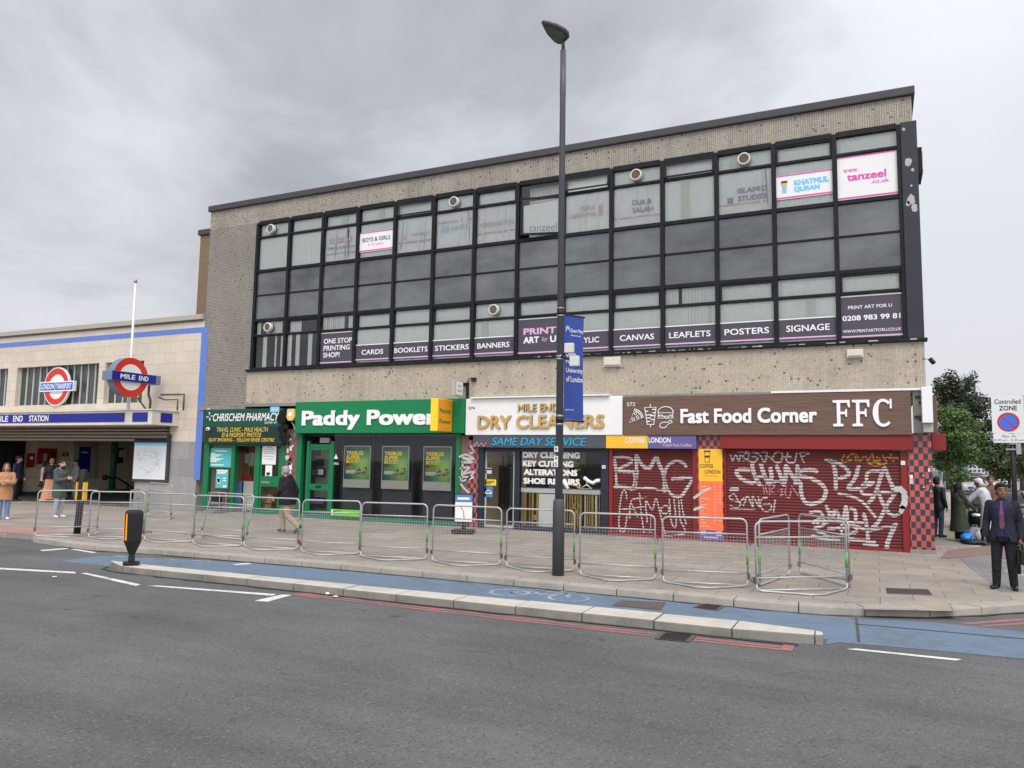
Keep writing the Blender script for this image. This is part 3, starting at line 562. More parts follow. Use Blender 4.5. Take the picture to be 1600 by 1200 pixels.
def ring_vent(parent, X, Z, y):
    b = MB(); n = 24
    b.loft([[(X+r*math.cos(2*math.pi*j/n), yy, Z+r*math.sin(2*math.pi*j/n)) for j in range(n)] for r, yy in ((.17, y), (.17, y-.11), (.155, y-.13), (.13, y-.13), (.125, y-.10))], cap=False)
    v = b.build('vent', M['sensor'], parent)
    g = MB()
    g.add([(X+.128*math.cos(2*math.pi*j/n), y-.09, Z+.128*math.sin(2*math.pi*j/n)) for j in range(n)], [list(range(n))])
    for k in range(-3, 4): g.box(X-.11, X+.11, y-.118, y-.11, Z+k*.034-.006, Z+k*.034+.006, 1); g.box(X+k*.034-.006, X+k*.034+.006, y-.116, y-.108, Z-.11, Z+.11, 1)
    g.build('grille', [cm('vent_dark', (.06, .045, .035)), cm('vent_brown', (.22, .16, .11))], v)
def make_blind(parent, x0, x1, z0, z1, y, kind, seed):
    rnd = random.Random(seed); b = MB()
    if kind == 'paper':
        nx, nz = 9, 7; vs = []
        for k in range(nz+1):
            for j in range(nx+1):
                vs.append((x0+(x1-x0)*j/nx, y+rnd.uniform(-.012, .012), z0+(z1-z0)*k/nz))
        b.add(vs, [(k*(nx+1)+j, k*(nx+1)+j+1, (k+1)*(nx+1)+j+1, (k+1)*(nx+1)+j) for k in range(nz) for j in range(nx)])
        for k in range(4):         # creases and strips of tape
            X = rnd.uniform(x0+.1, x1-.1); b.add([(X, y-.02, z0+.05), (X+.02, y-.02, z0+.05), (X+.03+rnd.uniform(-.1, .1), y-.02, z1-.05), (X+rnd.uniform(-.1, .1), y-.02, z1-.05)], [(0, 1, 2, 3)], 1)
        return b.build('paper_sheet', [M['paper'], M['white']], parent)
    if kind == 'full':
        n = 40; vs = []
        for j in range(n+1):
            d = .010*math.sin(j*1.7+seed)+rnd.uniform(-.003, .003); vs += [(x0+(x1-x0)*j/n, y+d, z0), (x0+(x1-x0)*j/n, y+d*.6, z1)]
        b.add(vs, [(2*j, 2*j+2, 2*j+3, 2*j+1) for j in range(n)], 0, True)
        if rnd.random() < .3: q = rnd.uniform(x0+.1, x1-.4); b.add([(q, y-.02, z0), (q+.22, y-.02, z0), (q+.22, y-.02, z1), (q, y-.02, z1)], [(0, 1, 2, 3)], 1)
        return b.build('blind', [M['blind'], M['blind2']], parent)
    X = x0
    gaps = {'full': 0.0, 'part': 0.25, 'gappy': 0.62}[kind]; run = 0
    while X < x1-0.02:
        w = min(0.09, x1-X)
        if run <= 0 and rnd.random() < gaps*0.4: run = rnd.randint(1, 5)
        run -= 1
        if run < 0:
            a = rnd.uniform(-.01, .01); b.add([(X, y+a, z0), (X+w*0.96, y-a, z0), (X+w*0.96, y-a, z1), (X, y+a, z1)], [(0, 1, 2, 3)], rnd.random() < 0.06)
        X += 0.09
    if not b.v: return None
    return b.build('blind', [M['blind'], M['blind2']], parent)
UP = ['full', 'full', 'paper', 'full', 'paper', 'paper', 'paper', 'paper', 'paper', 'paper', 'full', 'paper', 'full', 'full']
LO = ['gappy', 'gappy', 'part', 'full', 'full', 'full', 'full', 'full', 'full', 'full', 'part', 'full', 'full', 'full']
hop_open = {8: rad(14), 10: rad(5), 4: rad(4)}
for i in range(NB):
    x0, x1 = WX0+i*WW+0.056, WX0+(i+1)*WW-0.056
    for row, (zb, zm, zt) in enumerate(((ZB+.05, ZA, ZT-.075), (ZF+.075, ZE, ZD-.055))):
        vent = (VENT_TOP if row == 0 else VENT_LOW).get(i)
        b = MB(); b.box(x0, x1, -0.02, 0.10, zm-.035, zm+.035)
        if vent is None and (i+row) % 2 == 0 or i in hop_open and row == 0:
            for a in ((x0, x0+.05, zm+.036, zt), (x1-.05, x1, zm+.036, zt), (x0+.051, x1-.051, zt-.05, zt)): b.box(a[0], a[1], -.015, .08, a[2], a[3])
        w = b.build('window', M['frame'], office, bevel=0.005)
        if row == 0 and i == 7: pass
        else:
            g = MB(); g.add([(x0, .05, zb), (x1, .05, zb), (x1, .05, zm-.035), (x0, .05, zm-.035)], [(0, 1, 2, 3)]); g.build('pane', M['glass'], w)
        g = MB()
        if row == 0 and i in hop_open:
            a = hop_open[i]; h = zt-zm-.04
            for (u0, u1, v0, v1) in ((x0, x1, 0, .045), (x0, x1, h-.045, h), (x0, x0+.045, .046, h-.046), (x1-.045, x1, .046, h-.046)):
                vs = [(X, -.03-(h-v)*math.sin(a)+d, zt-(h-v)*math.cos(a)) for d in (0, .035) for X, v in ((u0, v0), (u1, v0), (u1, v1), (u0, v1))]
                g.add(vs, [(0, 1, 2, 3), (7, 6, 5, 4), (0, 4, 5, 1), (1, 5, 6, 2), (2, 6, 7, 3), (3, 7, 4, 0)], 1)
            g.add([(X, -.015-(h-v)*math.sin(a), zt-(h-v)*math.cos(a)) for X, v in ((x0, 0), (x1, 0), (x1, h), (x0, h))], [(0, 1, 2, 3)], 0)
            g.build('top_light', [M['glass'], M['frame']], w)
        else:
            g.add([(x0, .05, zm+.035), (x1, .05, zm+.035), (x1, .05, zt), (x0, .05, zt)], [(0, 1, 2, 3)]); g.build('top_light', M['glass'], w)
        if vent: ring_vent(w, x0+(x1-x0)*vent, (zm+zt)/2+.02, .03)
        kind = (UP if row == 0 else LO)[i]
        if row == 0 and i == 7: make_blind(w, x0, x1, zb, zt-.0, .35, 'part', 91)
        else:
            make_blind(w, x0, x1, zb, zm-.035, .085, kind, 100*row+i)
            make_blind(w, x0, x1, zm-.03, zt, .125, 'full' if kind == 'paper' else kind, 100*row+i+50)
# the open casement: hung on its left side and swung out
w = [c for c in office.children if c.name.startswith('window')][0]
x0, x1 = WX0+7*WW+0.056, WX0+8*WW-0.056; zb, zm = ZB+.06, ZA-.04
ang = rad(30); cw = (x1-x0)
def swing(u, d): return (x1-0.02-(cw-.03-u)*math.cos(ang)-d*math.sin(ang), -.05-(cw-.03-u)*math.sin(ang)*0.42+d*math.cos(ang))
b = MB()
for u0, u1, v0, v1 in ((0, cw-.03, zb, zb+.06), (0, cw-.03, zm-.06, zm), (0, .06, zb+.061, zm-.061), (cw-.09, cw-.03, zb+.061, zm-.061)):
    vs = [(*swing(u, d), z) for d in (0, .05) for u, z in ((u0, v0), (u1, v0), (u1, v1), (u0, v1))]
    b.add(vs, [(0, 1, 2, 3), (7, 6, 5, 4), (0, 4, 5, 1), (1, 5, 6, 2), (2, 6, 7, 3), (3, 7, 4, 0)])
oc = b.build('open_casement', M['frame'], office)
g = MB(); g.add([(*swing(u, .02), z) for u, z in ((.05, zb+.05), (cw-.08, zb+.05), (cw-.08, zm-.05), (.05, zm-.05))], [(0, 1, 2, 3)]); g.build('pane', M['glass'], oc)
g = MB(); g.add([(*swing(u, .035), z) for u, z in ((.12, zb+.05), (cw-.09, zb+.05), (cw-.09, zm-.1), (.1, zm-.25))], [(0, 1, 2, 3)])
g.text('tanzeel', .30, cw-.14, zb+.10, zb+.34, 0, 1, mp=lambda u, v, q: (*swing(u, .031-q), v))
g.build('paper_sheet', [M['paper'], M['faded_grey']], oc)
# roof-level stair tower at the far left and the plant box on the right flank
tower = thing('stair_tower', 'brown rendered stair tower rising behind the left end of the office block', 'tower', (-24.5, 4, 0))
X, Z = wl(314, 360, 4.0)
b = MB(); b.box(X, X+3, 4, 8, 0, Z-.25); b.build('wall', M['brown_brick'], tower)
b = MB(); b.box(X-.08, X+3.1, 3.9, 8.1, Z-.249, Z); b.build('roof', M['coping'], tower, bevel=.02)
b = MB(); b.prism([(1.2, 9.55), (2.1, 9.55), (2.3, 9.9), (2.1, 10.25), (1.2, 10.25)], 1.075, 1.3, 'x'); b.prism([(1.25, 9.65), (2.0, 9.65), (2.15, 9.9), (2.0, 10.15), (1.25, 10.15)], 1.3, 1.32, 'x', 1); b.build('bay_hood', [M['frame'], M['mullion']], office)

# signs stuck inside the windows
def wsign(i, row, lines, label, z0, z1, face='vinyl', top=True, bottom=True, group='printed signs in the office windows', x_in=0.0):
    x0, x1 = WX0+i*WW+0.06+x_in, WX0+(i+1)*WW-0.06-x_in
    root = thing('window_sign', label, 'window sign', ((x0+x1)/2, 0.03, z0), group)
    b = MB(); b.box(x0, x1, 0.028, 0.040, z0, z1); b.build('panel', M[face], root)
    b = MB()
    if top: b.box(x0, x1, 0.022, 0.0275, z1-.035, z1-.004, 0)
    if bottom: b.box(x0, x1, 0.022, 0.0275, z0+.02, z0+.06, 1)
    if b.v: b.build('stripe', [M['white'] if face == 'vinyl' else M['magenta'], M['pink'] if face == 'vinyl' else M['magenta']], root)
    b = MB(); mats = []
    for txt, u0, u1, v0, v1, mm, bold in lines:
        if mm not in mats: mats.append(mm)
        b.text(txt, x0+(x1-x0)*u0, x0+(x1-x0)*u1, z0+(z1-z0)*v0, z0+(z1-z0)*v1, 0.0245, mats.index(mm), bold=bold)
    b.build('lettering', [M[q] for q in mats], root)
    return root
sz0, sz1 = 5.20, 5.75
for i, t, u0, u1 in ((3, 'CARDS', .17, .80), (4, 'BOOKLETS', .03, .95), (5, 'STICKERS', .06, .95), (6, 'BANNERS', .08, .88), (8, 'ACRYLIC', .10, .78), (9, 'CANVAS', .14, .86), (10, 'LEAFLETS', .08, .90), (11, 'POSTERS', .08, .91), (12, 'SIGNAGE', .13, .89)):
    wsign(i, 1, [(t, u0, u1, .36, .66, 'letter', .014)], 'dark grey window sign reading %s with a pink bottom line' % t, sz0, sz1)
wsign(2, 1, [('ONE STOP', .10, .96, .64, .80, 'letter', .014), ('PRINTING', .10, .90, .42, .58, 'letter', .014), ('SHOP!', .10, .60, .20, .36, 'letter', .014)], 'tall dark window sign reading ONE STOP PRINTING SHOP!', ZF+.09, ZE-.06)
wsign(7, 1, [('PRINT', .13, .90, .54, .72, 'pink', .03), ('ART', .13, .50, .30, .48, 'letter', .03), ('for', .57, .70, .33, .46, 'pink', 0), ('U', .76, .90, .30, .48, 'letter', .03)], 'tall dark window sign with pink and white letters left of the lamp post', ZF+.09, ZE-.06)
wsign(13, 1, [('PRINT ART FOR U', .12, .84, .68, .76, 'letter', .01), ('0208 983 99 81', .02, .97, .41, .53, 'letter', .02), ('WWW.PRINTARTFORU.CO.UK', .02, .98, .13, .20, 'letter', .01)], 'tall dark window sign with a phone number beside the corner pillar', ZF+.09, ZE-.06)
wsign(13, 0, [('www.', .10, .36, .62, .70, 'magenta', .01), ('tanzeel', .16, .82, .42, .60, 'magenta', .03), ('.co.uk', .56, .86, .30, .39, 'magenta', .015)], 'white window sign with magenta web address next to the corner pillar', ZB+.07, ZA-.05, 'white')
wsign(12, 0, [('KHATMUL', .32, .94, .50, .74, 'skyblue', .06), ('QURAN', .32, .78, .22, .46, 'skyblue', .06)], 'white window sign with sky blue words KHATMUL QURAN', ZB+.28, ZA-.32, 'white')
kq = [o for o in bpy.data.objects if 'KHATMUL' in str(o.get('label'))][0]; b = MB(); X, Z = WX0+12*WW+.06+.20, ZB+.28+.30
b.ball((X, .022, Z+.10), (.075, .006, .075), 0, 14, 8); b.box(X-.055, X+.055, .018, .026, Z-.12, Z+.03, 1); b.box(X-.075, X+.075, .012, .018, Z+.14, Z+.19, 2); b.build('figure_print', [cm('figure_yellow', (.70, .48, .12)), M['skyblue'], M['signblack']], kq)
wsign(3, 0, [('BOYS & GIRLS', .08, .90, .50, .72, 'signblack', .01), ('5-15 years', .25, .70, .25, .42, 'magenta', 0)], 'white window sign reading BOYS & GIRLS with magenta edges', ZB+.25, ZA-.33, 'white')
def faded(i, lines, label):
    x0, x1 = WX0+i*WW+0.06, WX0+(i+1)*WW-0.06; z0, z1 = ZB+.07, ZA-.05
    root = thing('faded_sign', label, 'window sign', ((x0+x1)/2, 0.07, z0), 'faded paper signs in the top windows'); b = MB(); mats = []
    for txt, u0, u1, v0, v1, mm, bold in lines:
        if mm not in mats: mats.append(mm)
        X0, X1, Z0, Z1_ = x0+(x1-x0)*u0, x0+(x1-x0)*u1, z0+(z1-z0)*v0, z0+(z1-z0)*v1
        if txt is None: b.add([(X0, .066, Z0), (X1, .066, Z0), (X1, .066, Z1_), (X0, .066, Z1_)], [(0, 1, 2, 3)], mats.index(mm))
        else: b.text(txt, X0, X1, Z0, Z1_, .064, mats.index(mm), bold=bold)
    b.build('print', [M[q] for q in mats], root)
faded(2, [(None, .12, .82, .56, .70, 'faded_pink', 0), ('Quran Class', .16, .78, .59, .67, 'paper', .01), ('Children Quran Class', .05, .92, .36, .46, 'faded_grey', .01), ('Reading & Memorising', .05, .92, .18, .27, 'faded_grey', 0)], 'faded sheet with pink bar and grey words about a children class')
faded(4, [(None, .0, 1, .28, .33, 'faded_pink', 0), ('TAJWEED', .36, .84, .44, .55, 'faded_pink', .01), (None, .16, .26, .40, .56, 'faded_pink', 0)], 'faded sheet with pale pink TAJWEED lettering and pink line')
faded(5, [(None, .0, 1, .72, .77, 'faded_pink', 0), ('ARABIC', .40, .88, .48, .62, 'faded_teal', .02), (None, .12, .34, .44, .64, 'faded_teal', 0)], 'faded sheet with pale turquoise lettering under a round vent')
faded(6, [(None, .0, 1, .26, .31, 'faded_pink', 0), ('MEMORISATION', .06, .92, .45, .58, 'faded_pink', .01)], 'faded sheet with one long pale word left of the open window')
faded(8, [('DUAS &', .34, .66, .56, .68, 'faded_pink', .01), ('LEARNING', .10, .68, .38, .50, 'faded_pink', .01), (None, .72, .84, .38, .66, 'faded_pink', 0)], 'faded sheet with pale pink words right of the lamp post')
faded(9, [('DUA &', .40, .80, .52, .66, 'faded_grey', .03), ('SALAH', .40, .84, .32, .46, 'faded_grey', .03), (None, 0, 1, .20, .24, 'faded_pink', 0)], 'faded sheet with grey words DUA & SALAH')
faded(11, [('ISLAMIC', .36, .90, .48, .60, 'faded_grey', .03), ('STUDIES', .36, .92, .28, .41, 'faded_grey', .03), (None, .16, .27, .26, .40, 'faded_grey', 0), (None, 0, .9, .2, .24, 'faded_pink', 0)], 'faded sheet with grey words ISLAMIC STUDIES under a round vent')
# small things fixed to the facade
def wallbox(px0, py0, px1, py1, d, m, name, label, cat, Y=-0.07):
    X0, X1, Z0, Z1_ = rect(px0, py0, px1, py1, Y-d); root = thing(name, label, cat, (X0, Y, Z0))
    b = MB(); b.box(X0, X1, Y-d, Y, Z0, Z1_); b.build('casing', M[m], root, bevel=.012)
    b = MB(); b.box(X0+.03, X1-.03, Y-d-.008, Y-d, Z0+.02, Z0+.05); b.build('lip', M['concrete'], root); return root
wallbox(943, 558, 969, 572, .12, 'offwhite', 'alarm_box', 'pale alarm box on the mosaic wall just right of the lamp post', 'alarm box')
wallbox(1323, 546, 1349, 558, .12, 'offwhite', 'alarm_box', 'pale alarm box on the mosaic wall near the corner', 'alarm box')
X, Z = wl(720, 607, -.5); root = thing('hanging_sign', 'small white box sign hung on a bracket over the dry cleaner', 'sign', (X+.2, -.07, Z))
b = MB(); b.box(X-.12, X+.0, -.85, -.35, Z-.24, Z+.24); b.build('box', M['greypanel'], root, bevel=.015)
b = MB(); b.add([(X+.006, y, z) for y, z in ((-.80, Z-.19), (-.40, Z-.19), (-.40, Z+.19), (-.80, Z+.19))], [(0, 1, 2, 3)]); b.text('THE', -.70, -.50, Z+.02, Z+.1, 0, 1, mp=lambda u, v, w: (X+.012+w, u, v)); b.text('CLEANERS', -.75, -.45, Z-.12, Z-.04, 0, 1, mp=lambda u, v, w: (X+.012+w, u, v)); b.build('face', [M['white'], M['concrete']], root)
b = MB(); b.box(X-.10, X-.02, -.35, -.07, Z+.1, Z+.2); b.box(X-.02, X+.05, -.14, -.07, Z-.28, Z+.22); b.tube([(X, -.1, Z+.2), (X+.05, -.13, Z+.33), (X+.14, -.12, Z+.36), (X+.22, -.1, Z+.28)], .012, 6); b.box(X+.16, X+.3, -.17, -.07, Z+.25, Z+.36); b.build('bracket', [M['black']], root)
root = thing('security_camera', 'small dark camera on an arm off the right flank of the office block', 'camera', (1.1, .3, 4.4))
X, Z = wl(1455, 564, .3)
b = MB(); b.tube([(1.07, .3, Z+.06), (X-.02, .3, Z+.06)], .02, 6); b.build('arm', M['mullion'], root)
b = MB(); b.tube([(X-.02, .3, Z+.05), (X+.05, .25, Z-.06)], .055, 10); b.build('housing', M['black'], root)

# ================================================================== SHOP SIGNS
SY = -0.25
def board(root, name, x0, x1, z0, z1, m, y=SY, d=0.24, bevel=.012):
    b = MB(); b.box(x0, x1, y, y+d, z0, z1); return b.build(name, M[m] if isinstance(m, str) else m, root, bevel=bevel)
def letters(root, items, y, name='lettering', depth=0.0):
    """items: text, pixel box (x0, y0, x1, y1) on the photograph, material, bold, shear"""
    b = MB(); mats = []
    for it in items:
        t, (a0, b0, a1, b1), mm = it[:3]; bold = it[3] if len(it) > 3 else 0; sh = it[4] if len(it) > 4 else 0
        if mm not in mats: mats.append(mm)
        X0, X1, Z0, Z1_ = rect(a0, b0, a1, b1, y); zl = wl(a0, b1, y)[1]; zt = wl(a1, b0, y)[1]
        ya = (b0+b1)/2
        b.text(t, X0, X1, (Z0+zl)/2, (Z1_+zt)/2, y-.002, mats.index(mm), depth=depth, bold=bold, shear=sh)
    return b.build(name, [M[q] for q in mats], root)
def pbox(b, px0, py0, px1, py1, y0, y1, m=0):
    X0, X1, Z0, Z1_ = rect(px0, py0, px1, py1, y0); zl = wl(px0, py1, y0)[1]; zt = wl(px1, py0, y0)[1]
    b.box(X0, X1, y0, y1, (Z0+zl)/2, (Z1_+zt)/2, m); return X0, X1, (Z0+zl)/2, (Z1_+zt)/2
# pharmacy
s = thing('shop_sign', 'dark green pharmacy fascia with white lettering over yellow services lettering', 'shop sign', (-20.2, 0, 2.4), 'fascia signs over the shops')
phx0, phx1 = wl(318.5, 650, SY)[0], wl(446, 650, SY)[0]
board(s, 'upper_board', phx0, phx1-.15, 3.02, 3.66, 'pharm'); board(s, 'lower_board', phx0+.06, phx1-.1, 2.42, 3.015, 'pharmblack')
letters(s, [('CHRISCHEM PHARMACY', (333.5, 645.5, 435.5, 657.8), 'letter', .012, .22), ('0208 980 1447', (413.5, 658.7, 433, 661.8), 'letter', 0, .2), ('58', (324, 637.5, 328, 640), 'letter')], SY-.002)
letters(s, [('TRAVEL CLINIC - MALE HEALTH', (339, 667.6, 418.5, 674.6), 'yellowtext', .008, .15), ('ID & PASSPORT PHOTOS', (347, 676, 408, 683), 'yellowtext', .008, .15), ('QUIT SMOKING -  YELLOW FEVER CENTRE', (326.5, 684.5, 428.5, 691), 'yellowtext', .008, .15)], SY-.002, 'services_lettering')
b = MB(); X0, X1, Z0, Z1_ = pbox(b, 422.5, 635.5, 436, 644, SY-.012, SY); b.text('NHS', X0+.06, X1-.06, Z0+.07, Z1_-.07, SY-.014, 1, bold=.02, shear=.2); b.build('badge', [cm('pale_blue_badge', (.25, .52, .75)), M['letter']], s)
b = MB(); X, Z = wl(328, 651, SY)
for k in range(4): a = k*math.pi/2+.15; b.tube([(X+.05*math.cos(a), SY-.01, Z+.05*math.sin(a)), (X+.16*math.cos(a), SY-.01, Z+.16*math.sin(a))], .022, 4)
b.build('cross_emblem', M['letter'], s)
b = MB(); X, Z = wl(326, 670.5, SY); b.ball((X, SY-.03, Z), (.09, .06, .07)); b.ball((X+.03, SY-.08, Z), (.03, .03, .03), 1); b.build('camera_dome', [M['white'], M['black']], s)
b = MB(); random.seed(3)
for k in range(9): X, Z = wl(random.uniform(436, 447), random.uniform(646, 690), SY); b.ball((X, SY, Z), (random.uniform(.08, .2), .006, random.uniform(.08, .2)), 0, 12, 6)
b.build('burn_mark', cm('soot', (.006, .007, .007), .9), s)
a = thing('alarm_box', 'yellow and white alarm box between the two green shop signs', 'alarm box', (-18.2, -.2, 3.2)); b = MB()
X, Z = wl(453.5, 648, -.3); b.prism([(X-.17, Z-.08), (X-.1, Z-.2), (X+.1, Z-.2), (X+.17, Z-.08), (X+.15, Z+.2), (X-.15, Z+.2)], -.3, -.12); b.build('casing', cm('alarm_yellow', (.75, .52, .16)), a, bevel=.02)
b = MB(); b.add([(X+.09*math.cos(t*.5), -.304, Z+.02+.08*math.sin(t*.5)) for t in range(12)], [list(range(12))]); b.build('badge', M['letter'], a)
b = MB(); b.tube([(X-.05, -.2, Z-.2), (X+.08, -.2, Z-.35), (X+.14, -.18, Z-.55), (X+.1, -.16, Z-.75)], .012, 6); b.build('cable', M['mullion'], a)
# betting shop
s = thing('shop_sign', 'bright green betting shop fascia with big white rounded letters', 'shop sign', (-14.6, 0, 2.8), 'fascia signs over the shops')
X0, _, _, _ = rect(462, 631, 726, 676, SY); X1 = wl(726, 650, SY)[0]
board(s, 'board', X0, X1, 2.80, 3.86, 'green', bevel=.02)
letters(s, [('Paddy Power', (473, 640.5, 684, 671.5), 'letter', .035)], SY-.002, depth=.03)
b = MB(); X, Z = wl(690, 650, -.6); yf = -1.02; zz0, zz1 = wl(690, 674.5, -.6)[1], wl(690, 624.5, -.6)[1]
p = thing('projecting_sign', 'yellow and orange projecting box sign hung in front of the green fascia', 'sign', (X, -.25, zz0))
Xf = wl(706, 650, -.28)[0]; yf = -.28
while wl(684.0, 650, yf)[0] < Xf and yf > -2: yf -= .01
Xl = wl(672.5, 650, yf)[0]
b = MB(); b.box(Xl, Xf, yf, -.26, zz0, zz1); b.build('box', M['yellow'], p, bevel=.015)
b = MB(); b.box(Xf+.001, Xf+.008, yf+.02, -.28, zz0+.02, zz1-.02, 0)
for t, z0, z1 in (('Paddy', .53, .70), ('Power', .24, .38)):
    b.text(t, yf+.10, -.36, zz0+(zz1-zz0)*z0, zz0+(zz1-zz0)*z1, 0, 1, bold=.02, mp=lambda u, v, w: (Xf+.012+w, u, v))
b.build('face', [M['orange'], cm('green_letters', (.02, .22, .05))], p)
# dry cleaner
s = thing('shop_sign', 'white fascia with raised gold letters over the dry cleaner', 'shop sign', (-8.8, 0, 2.7), 'fascia signs over the shops')
X0, X1 = wl(727.5, 650, SY)[0], wl(972.3, 650, SY)[0]
board(s, 'board', X0, X1, 2.745, 3.83, 'white', bevel=.02); b = MB(); b.box(X0+.2, X1-.35, SY-.1, 0, 3.835, 3.875); b.build('cap_strip', M['white'], s, bevel=.006)
letters(s, [('MILE END', (810.5, 631, 874, 643), 'gold', .01), ('DRY CLEANERS', (747.5, 648.5, 945, 669.6), 'gold', .02)], SY-.002, depth=.05)
letters(s, [('574', (732, 635.5, 742, 640), 'signblack', .02)], SY-.002, 'street_number')
board(s, 'lower_board', wl(739, 690, -.22)[0], wl(945.5, 690, -.22)[0], 2.38, 2.742, 'greyfascia', -.22, .2)
letters(s, [('SAME DAY SERVICE', (769.5, 684, 916.5, 696.3), 'bluetext', .004, .2)], -.222, 'blue_lettering', depth=.02)
# fast food shop and coffee counter
s = thing('shop_sign', 'long brown wood look fascia with fast food icons and white letters', 'shop sign', (-2.8, 0, 2.7), 'fascia signs over the shops')
X0, X1 = wl(973.6, 650, SY)[0], wl(1424, 650, SY)[0]
board(s, 'board', X0, X1, 2.745, 3.80, 'brown_sign', bevel=.015)
letters(s, [('Fast Food Corner', (1063.5, 637.5, 1277, 661), 'letter', .03)], SY-.002, depth=.03)
letters(s, [('572', (979.5, 628.7, 992.5, 634.5), 'letter')], SY-.002, 'street_number')
# slab serif initials drawn as outlines
b = MB(); fx0, fx1, fz0, fz1 = rect(1301, 625.5, 1396.5, 666, SY); H_ = fz1-fz0; u = (fx1-fx0)
def poly(pts, ox, sx): b.prism([(ox+p[0]*sx, fz0+p[1]*H_) for p in pts], SY-.035, SY-.001)
for ox in (fx0, fx0+u*.325):
    sx = u*.30
    poly([(0, 0), (.58, 0), (.58, .09), (.42, .11), (.42, .89), (.22, .89), (.22, .11), (0, .09)][:8], ox, sx)
    poly([(0, .91), (.215, .893), (.425, .893), (.80, .893), (.87, .72), (.97, .72), (.96, 1), (0, 1)], ox, sx)
    poly([(.425, .46), (.68, .46), (.72, .36), (.80, .36), (.80, .66), (.72, .66), (.68, .56), (.425, .56)], ox, sx)
cxx, czz, ro, n = fx0+u*.835, fz0+H_*.5, 1.0, 30; V = []; Fq = []
for j in range(n+1):
    a = rad(48)+(rad(312)-rad(48))*j/n; wdt = .30+.34*max(0, -math.cos(a))
    V += [(cxx+u*.17*math.cos(a), SY-.035, czz+H_*.52*math.sin(a)), (cxx+u*.17*(1-wdt*.85)*math.cos(a), SY-.035, czz+H_*.52*(1-.20-.02*wdt)*math.sin(a))]
k = len(V); V += [(p[0], SY-.001, p[2]) for p in V]
for j in range(n): q = 2*j; Fq += [(q, q+1, q+3, q+2), (q, q+2, q+2+k, q+k), (q+1, q+1+k, q+3+k, q+3)]
b.add(V, Fq)
b.box(fx1-u*.055, fx1-u*.022, SY-.035, SY-.001, fz0+H_*.66, fz1+H_*.01)
b.build('initials', M['letter'], s)
# food icons, outlined
b = MB()
def ico(pts, closed=False, r=.013):
    P = [wl(960+x/10, 600+y/10, SY) for x, y in pts]; b.tube([(p[0], SY-.012, p[1]) for p in P], r, 5, closed=closed, smooth=False)
def circ(cx, cy, rx, ry, a0=0, a1=360, n=16): return [(cx+rx*math.cos(rad(a0+(a1-a0)*j/n)), cy+ry*math.sin(rad(a0+(a1-a0)*j/n))) for j in range(n+(0 if a1-a0 == 360 else 1))]
ico([(235, 608), (322, 390), (390, 425), (430, 470), (455, 518)], True); ico([(310, 410), (370, 440), (410, 485), (432, 530)])
for c in ((330, 463), (362, 515), (295, 548)): ico(circ(*c, 20, 18), True, .010)
ico([(475, 370), (655, 365), (615, 635), (515, 630)], True, .016); ico([(563, 315), (563, 366)]); ico([(565, 632), (566, 675)])
for y, xa, xb in ((400, 590, 645), (430, 490, 530), (455, 600, 640), (487, 500, 590), (500, 560, 630), (535, 505, 575), (560, 570, 620), (588, 515, 560)): ico([(xa, y), (xb, y-3)], r=.016)
ico([(685, 455)]+circ(802, 440, 118, 85, 180, 360, 14)+[(920, 450)], True); ico([(690, 460), (690, 500), (740, 485), (825, 545), (870, 480), (912, 500), (912, 455)]); ico([(684, 505), (684, 535), (920, 535), (920, 505)], True)
ico([(720, 620), (760, 598), (840, 600), (870, 570), (890, 572), (908, 602), (880, 610), (845, 625), (800, 680), (750, 690), (710, 670)], True)
b.build('food_icons', M['letter'], s)
b = MB(); X0, X1 = wl(1205, 612, -.2)[0], 1.05; b.box(X0, X1, -.27, -.17, 3.805, 3.857); b.build('white_flashing', M['white'], s)
# worn end of the fascia and the light boxes round the corner
s = thing('corner_fascia', 'stripped fascia end with a white light box at the corner of the block', 'sign', (1.0, -.1, 2.75))
b = MB(); b.box(.83, 1.14, -.18, 0, 2.80, 3.80); b.build('backing', M['concrete'], s)
b = MB(); random.seed(5)
for k in range(11): x = .85+.16*random.random(); z = 3.0+random.random()*.65; b.box(x, x+.06+.07*random.random(), -.195-.002*k, -.181, z, z+.02+.05*random.random())
b.build('leftover_glue', M['soffit'], s)
b = MB(); b.box(1.0, 1.22, -.52, -.19, 3.02, 3.86); b.build('light_box', M['white'], s, bevel=.015)
b = MB(); b.box(1.02, 1.22, -.40, -.19, 2.81, 3.01); b.build('lower_box', M['greypanel'], s, bevel=.01)
s = thing('side_fascia', 'brown side fascia with a red canopy strip on the flank of the block', 'sign', (1.3, 2, 2.4))
b = MB(); b.box(1.15, 1.34, .1, 6, 2.8, 3.7); b.build('board', M['brown_sign'], s)
b = MB(); b.box(1.345, 1.36, .5, 1.2, 2.85, 3.3, 0); b.box(1.345, 1.36, .3, .8, 3.35, 3.6, 1); b.build('panel', [M['offwhite'], M['gold']], s)
b = MB(); b.box(1.21, 1.5, .05, 6, 2.4, 2.79); b.build('canopy_strip', M['red'], s, bevel=.01)

# ================================================================== SHOP FRONTS
def shell(root, x0, x1, wall, floor='floor', d=2.4, h=2.72, back=None):
    b = MB(); b.box(x0, x1, d, d+.1, 0, h, 0); b.box(x0-.04, x0, .1, d, 0, h, 0); b.box(x1, x1+.04, .1, d, 0, h, 0); b.box(x0, x1, .3, d, h, h+.06, 0); b.box(x0, x1, .0, d, 0.004, .03, 1)
    b.build('interior', [M[wall], M[floor]], root)
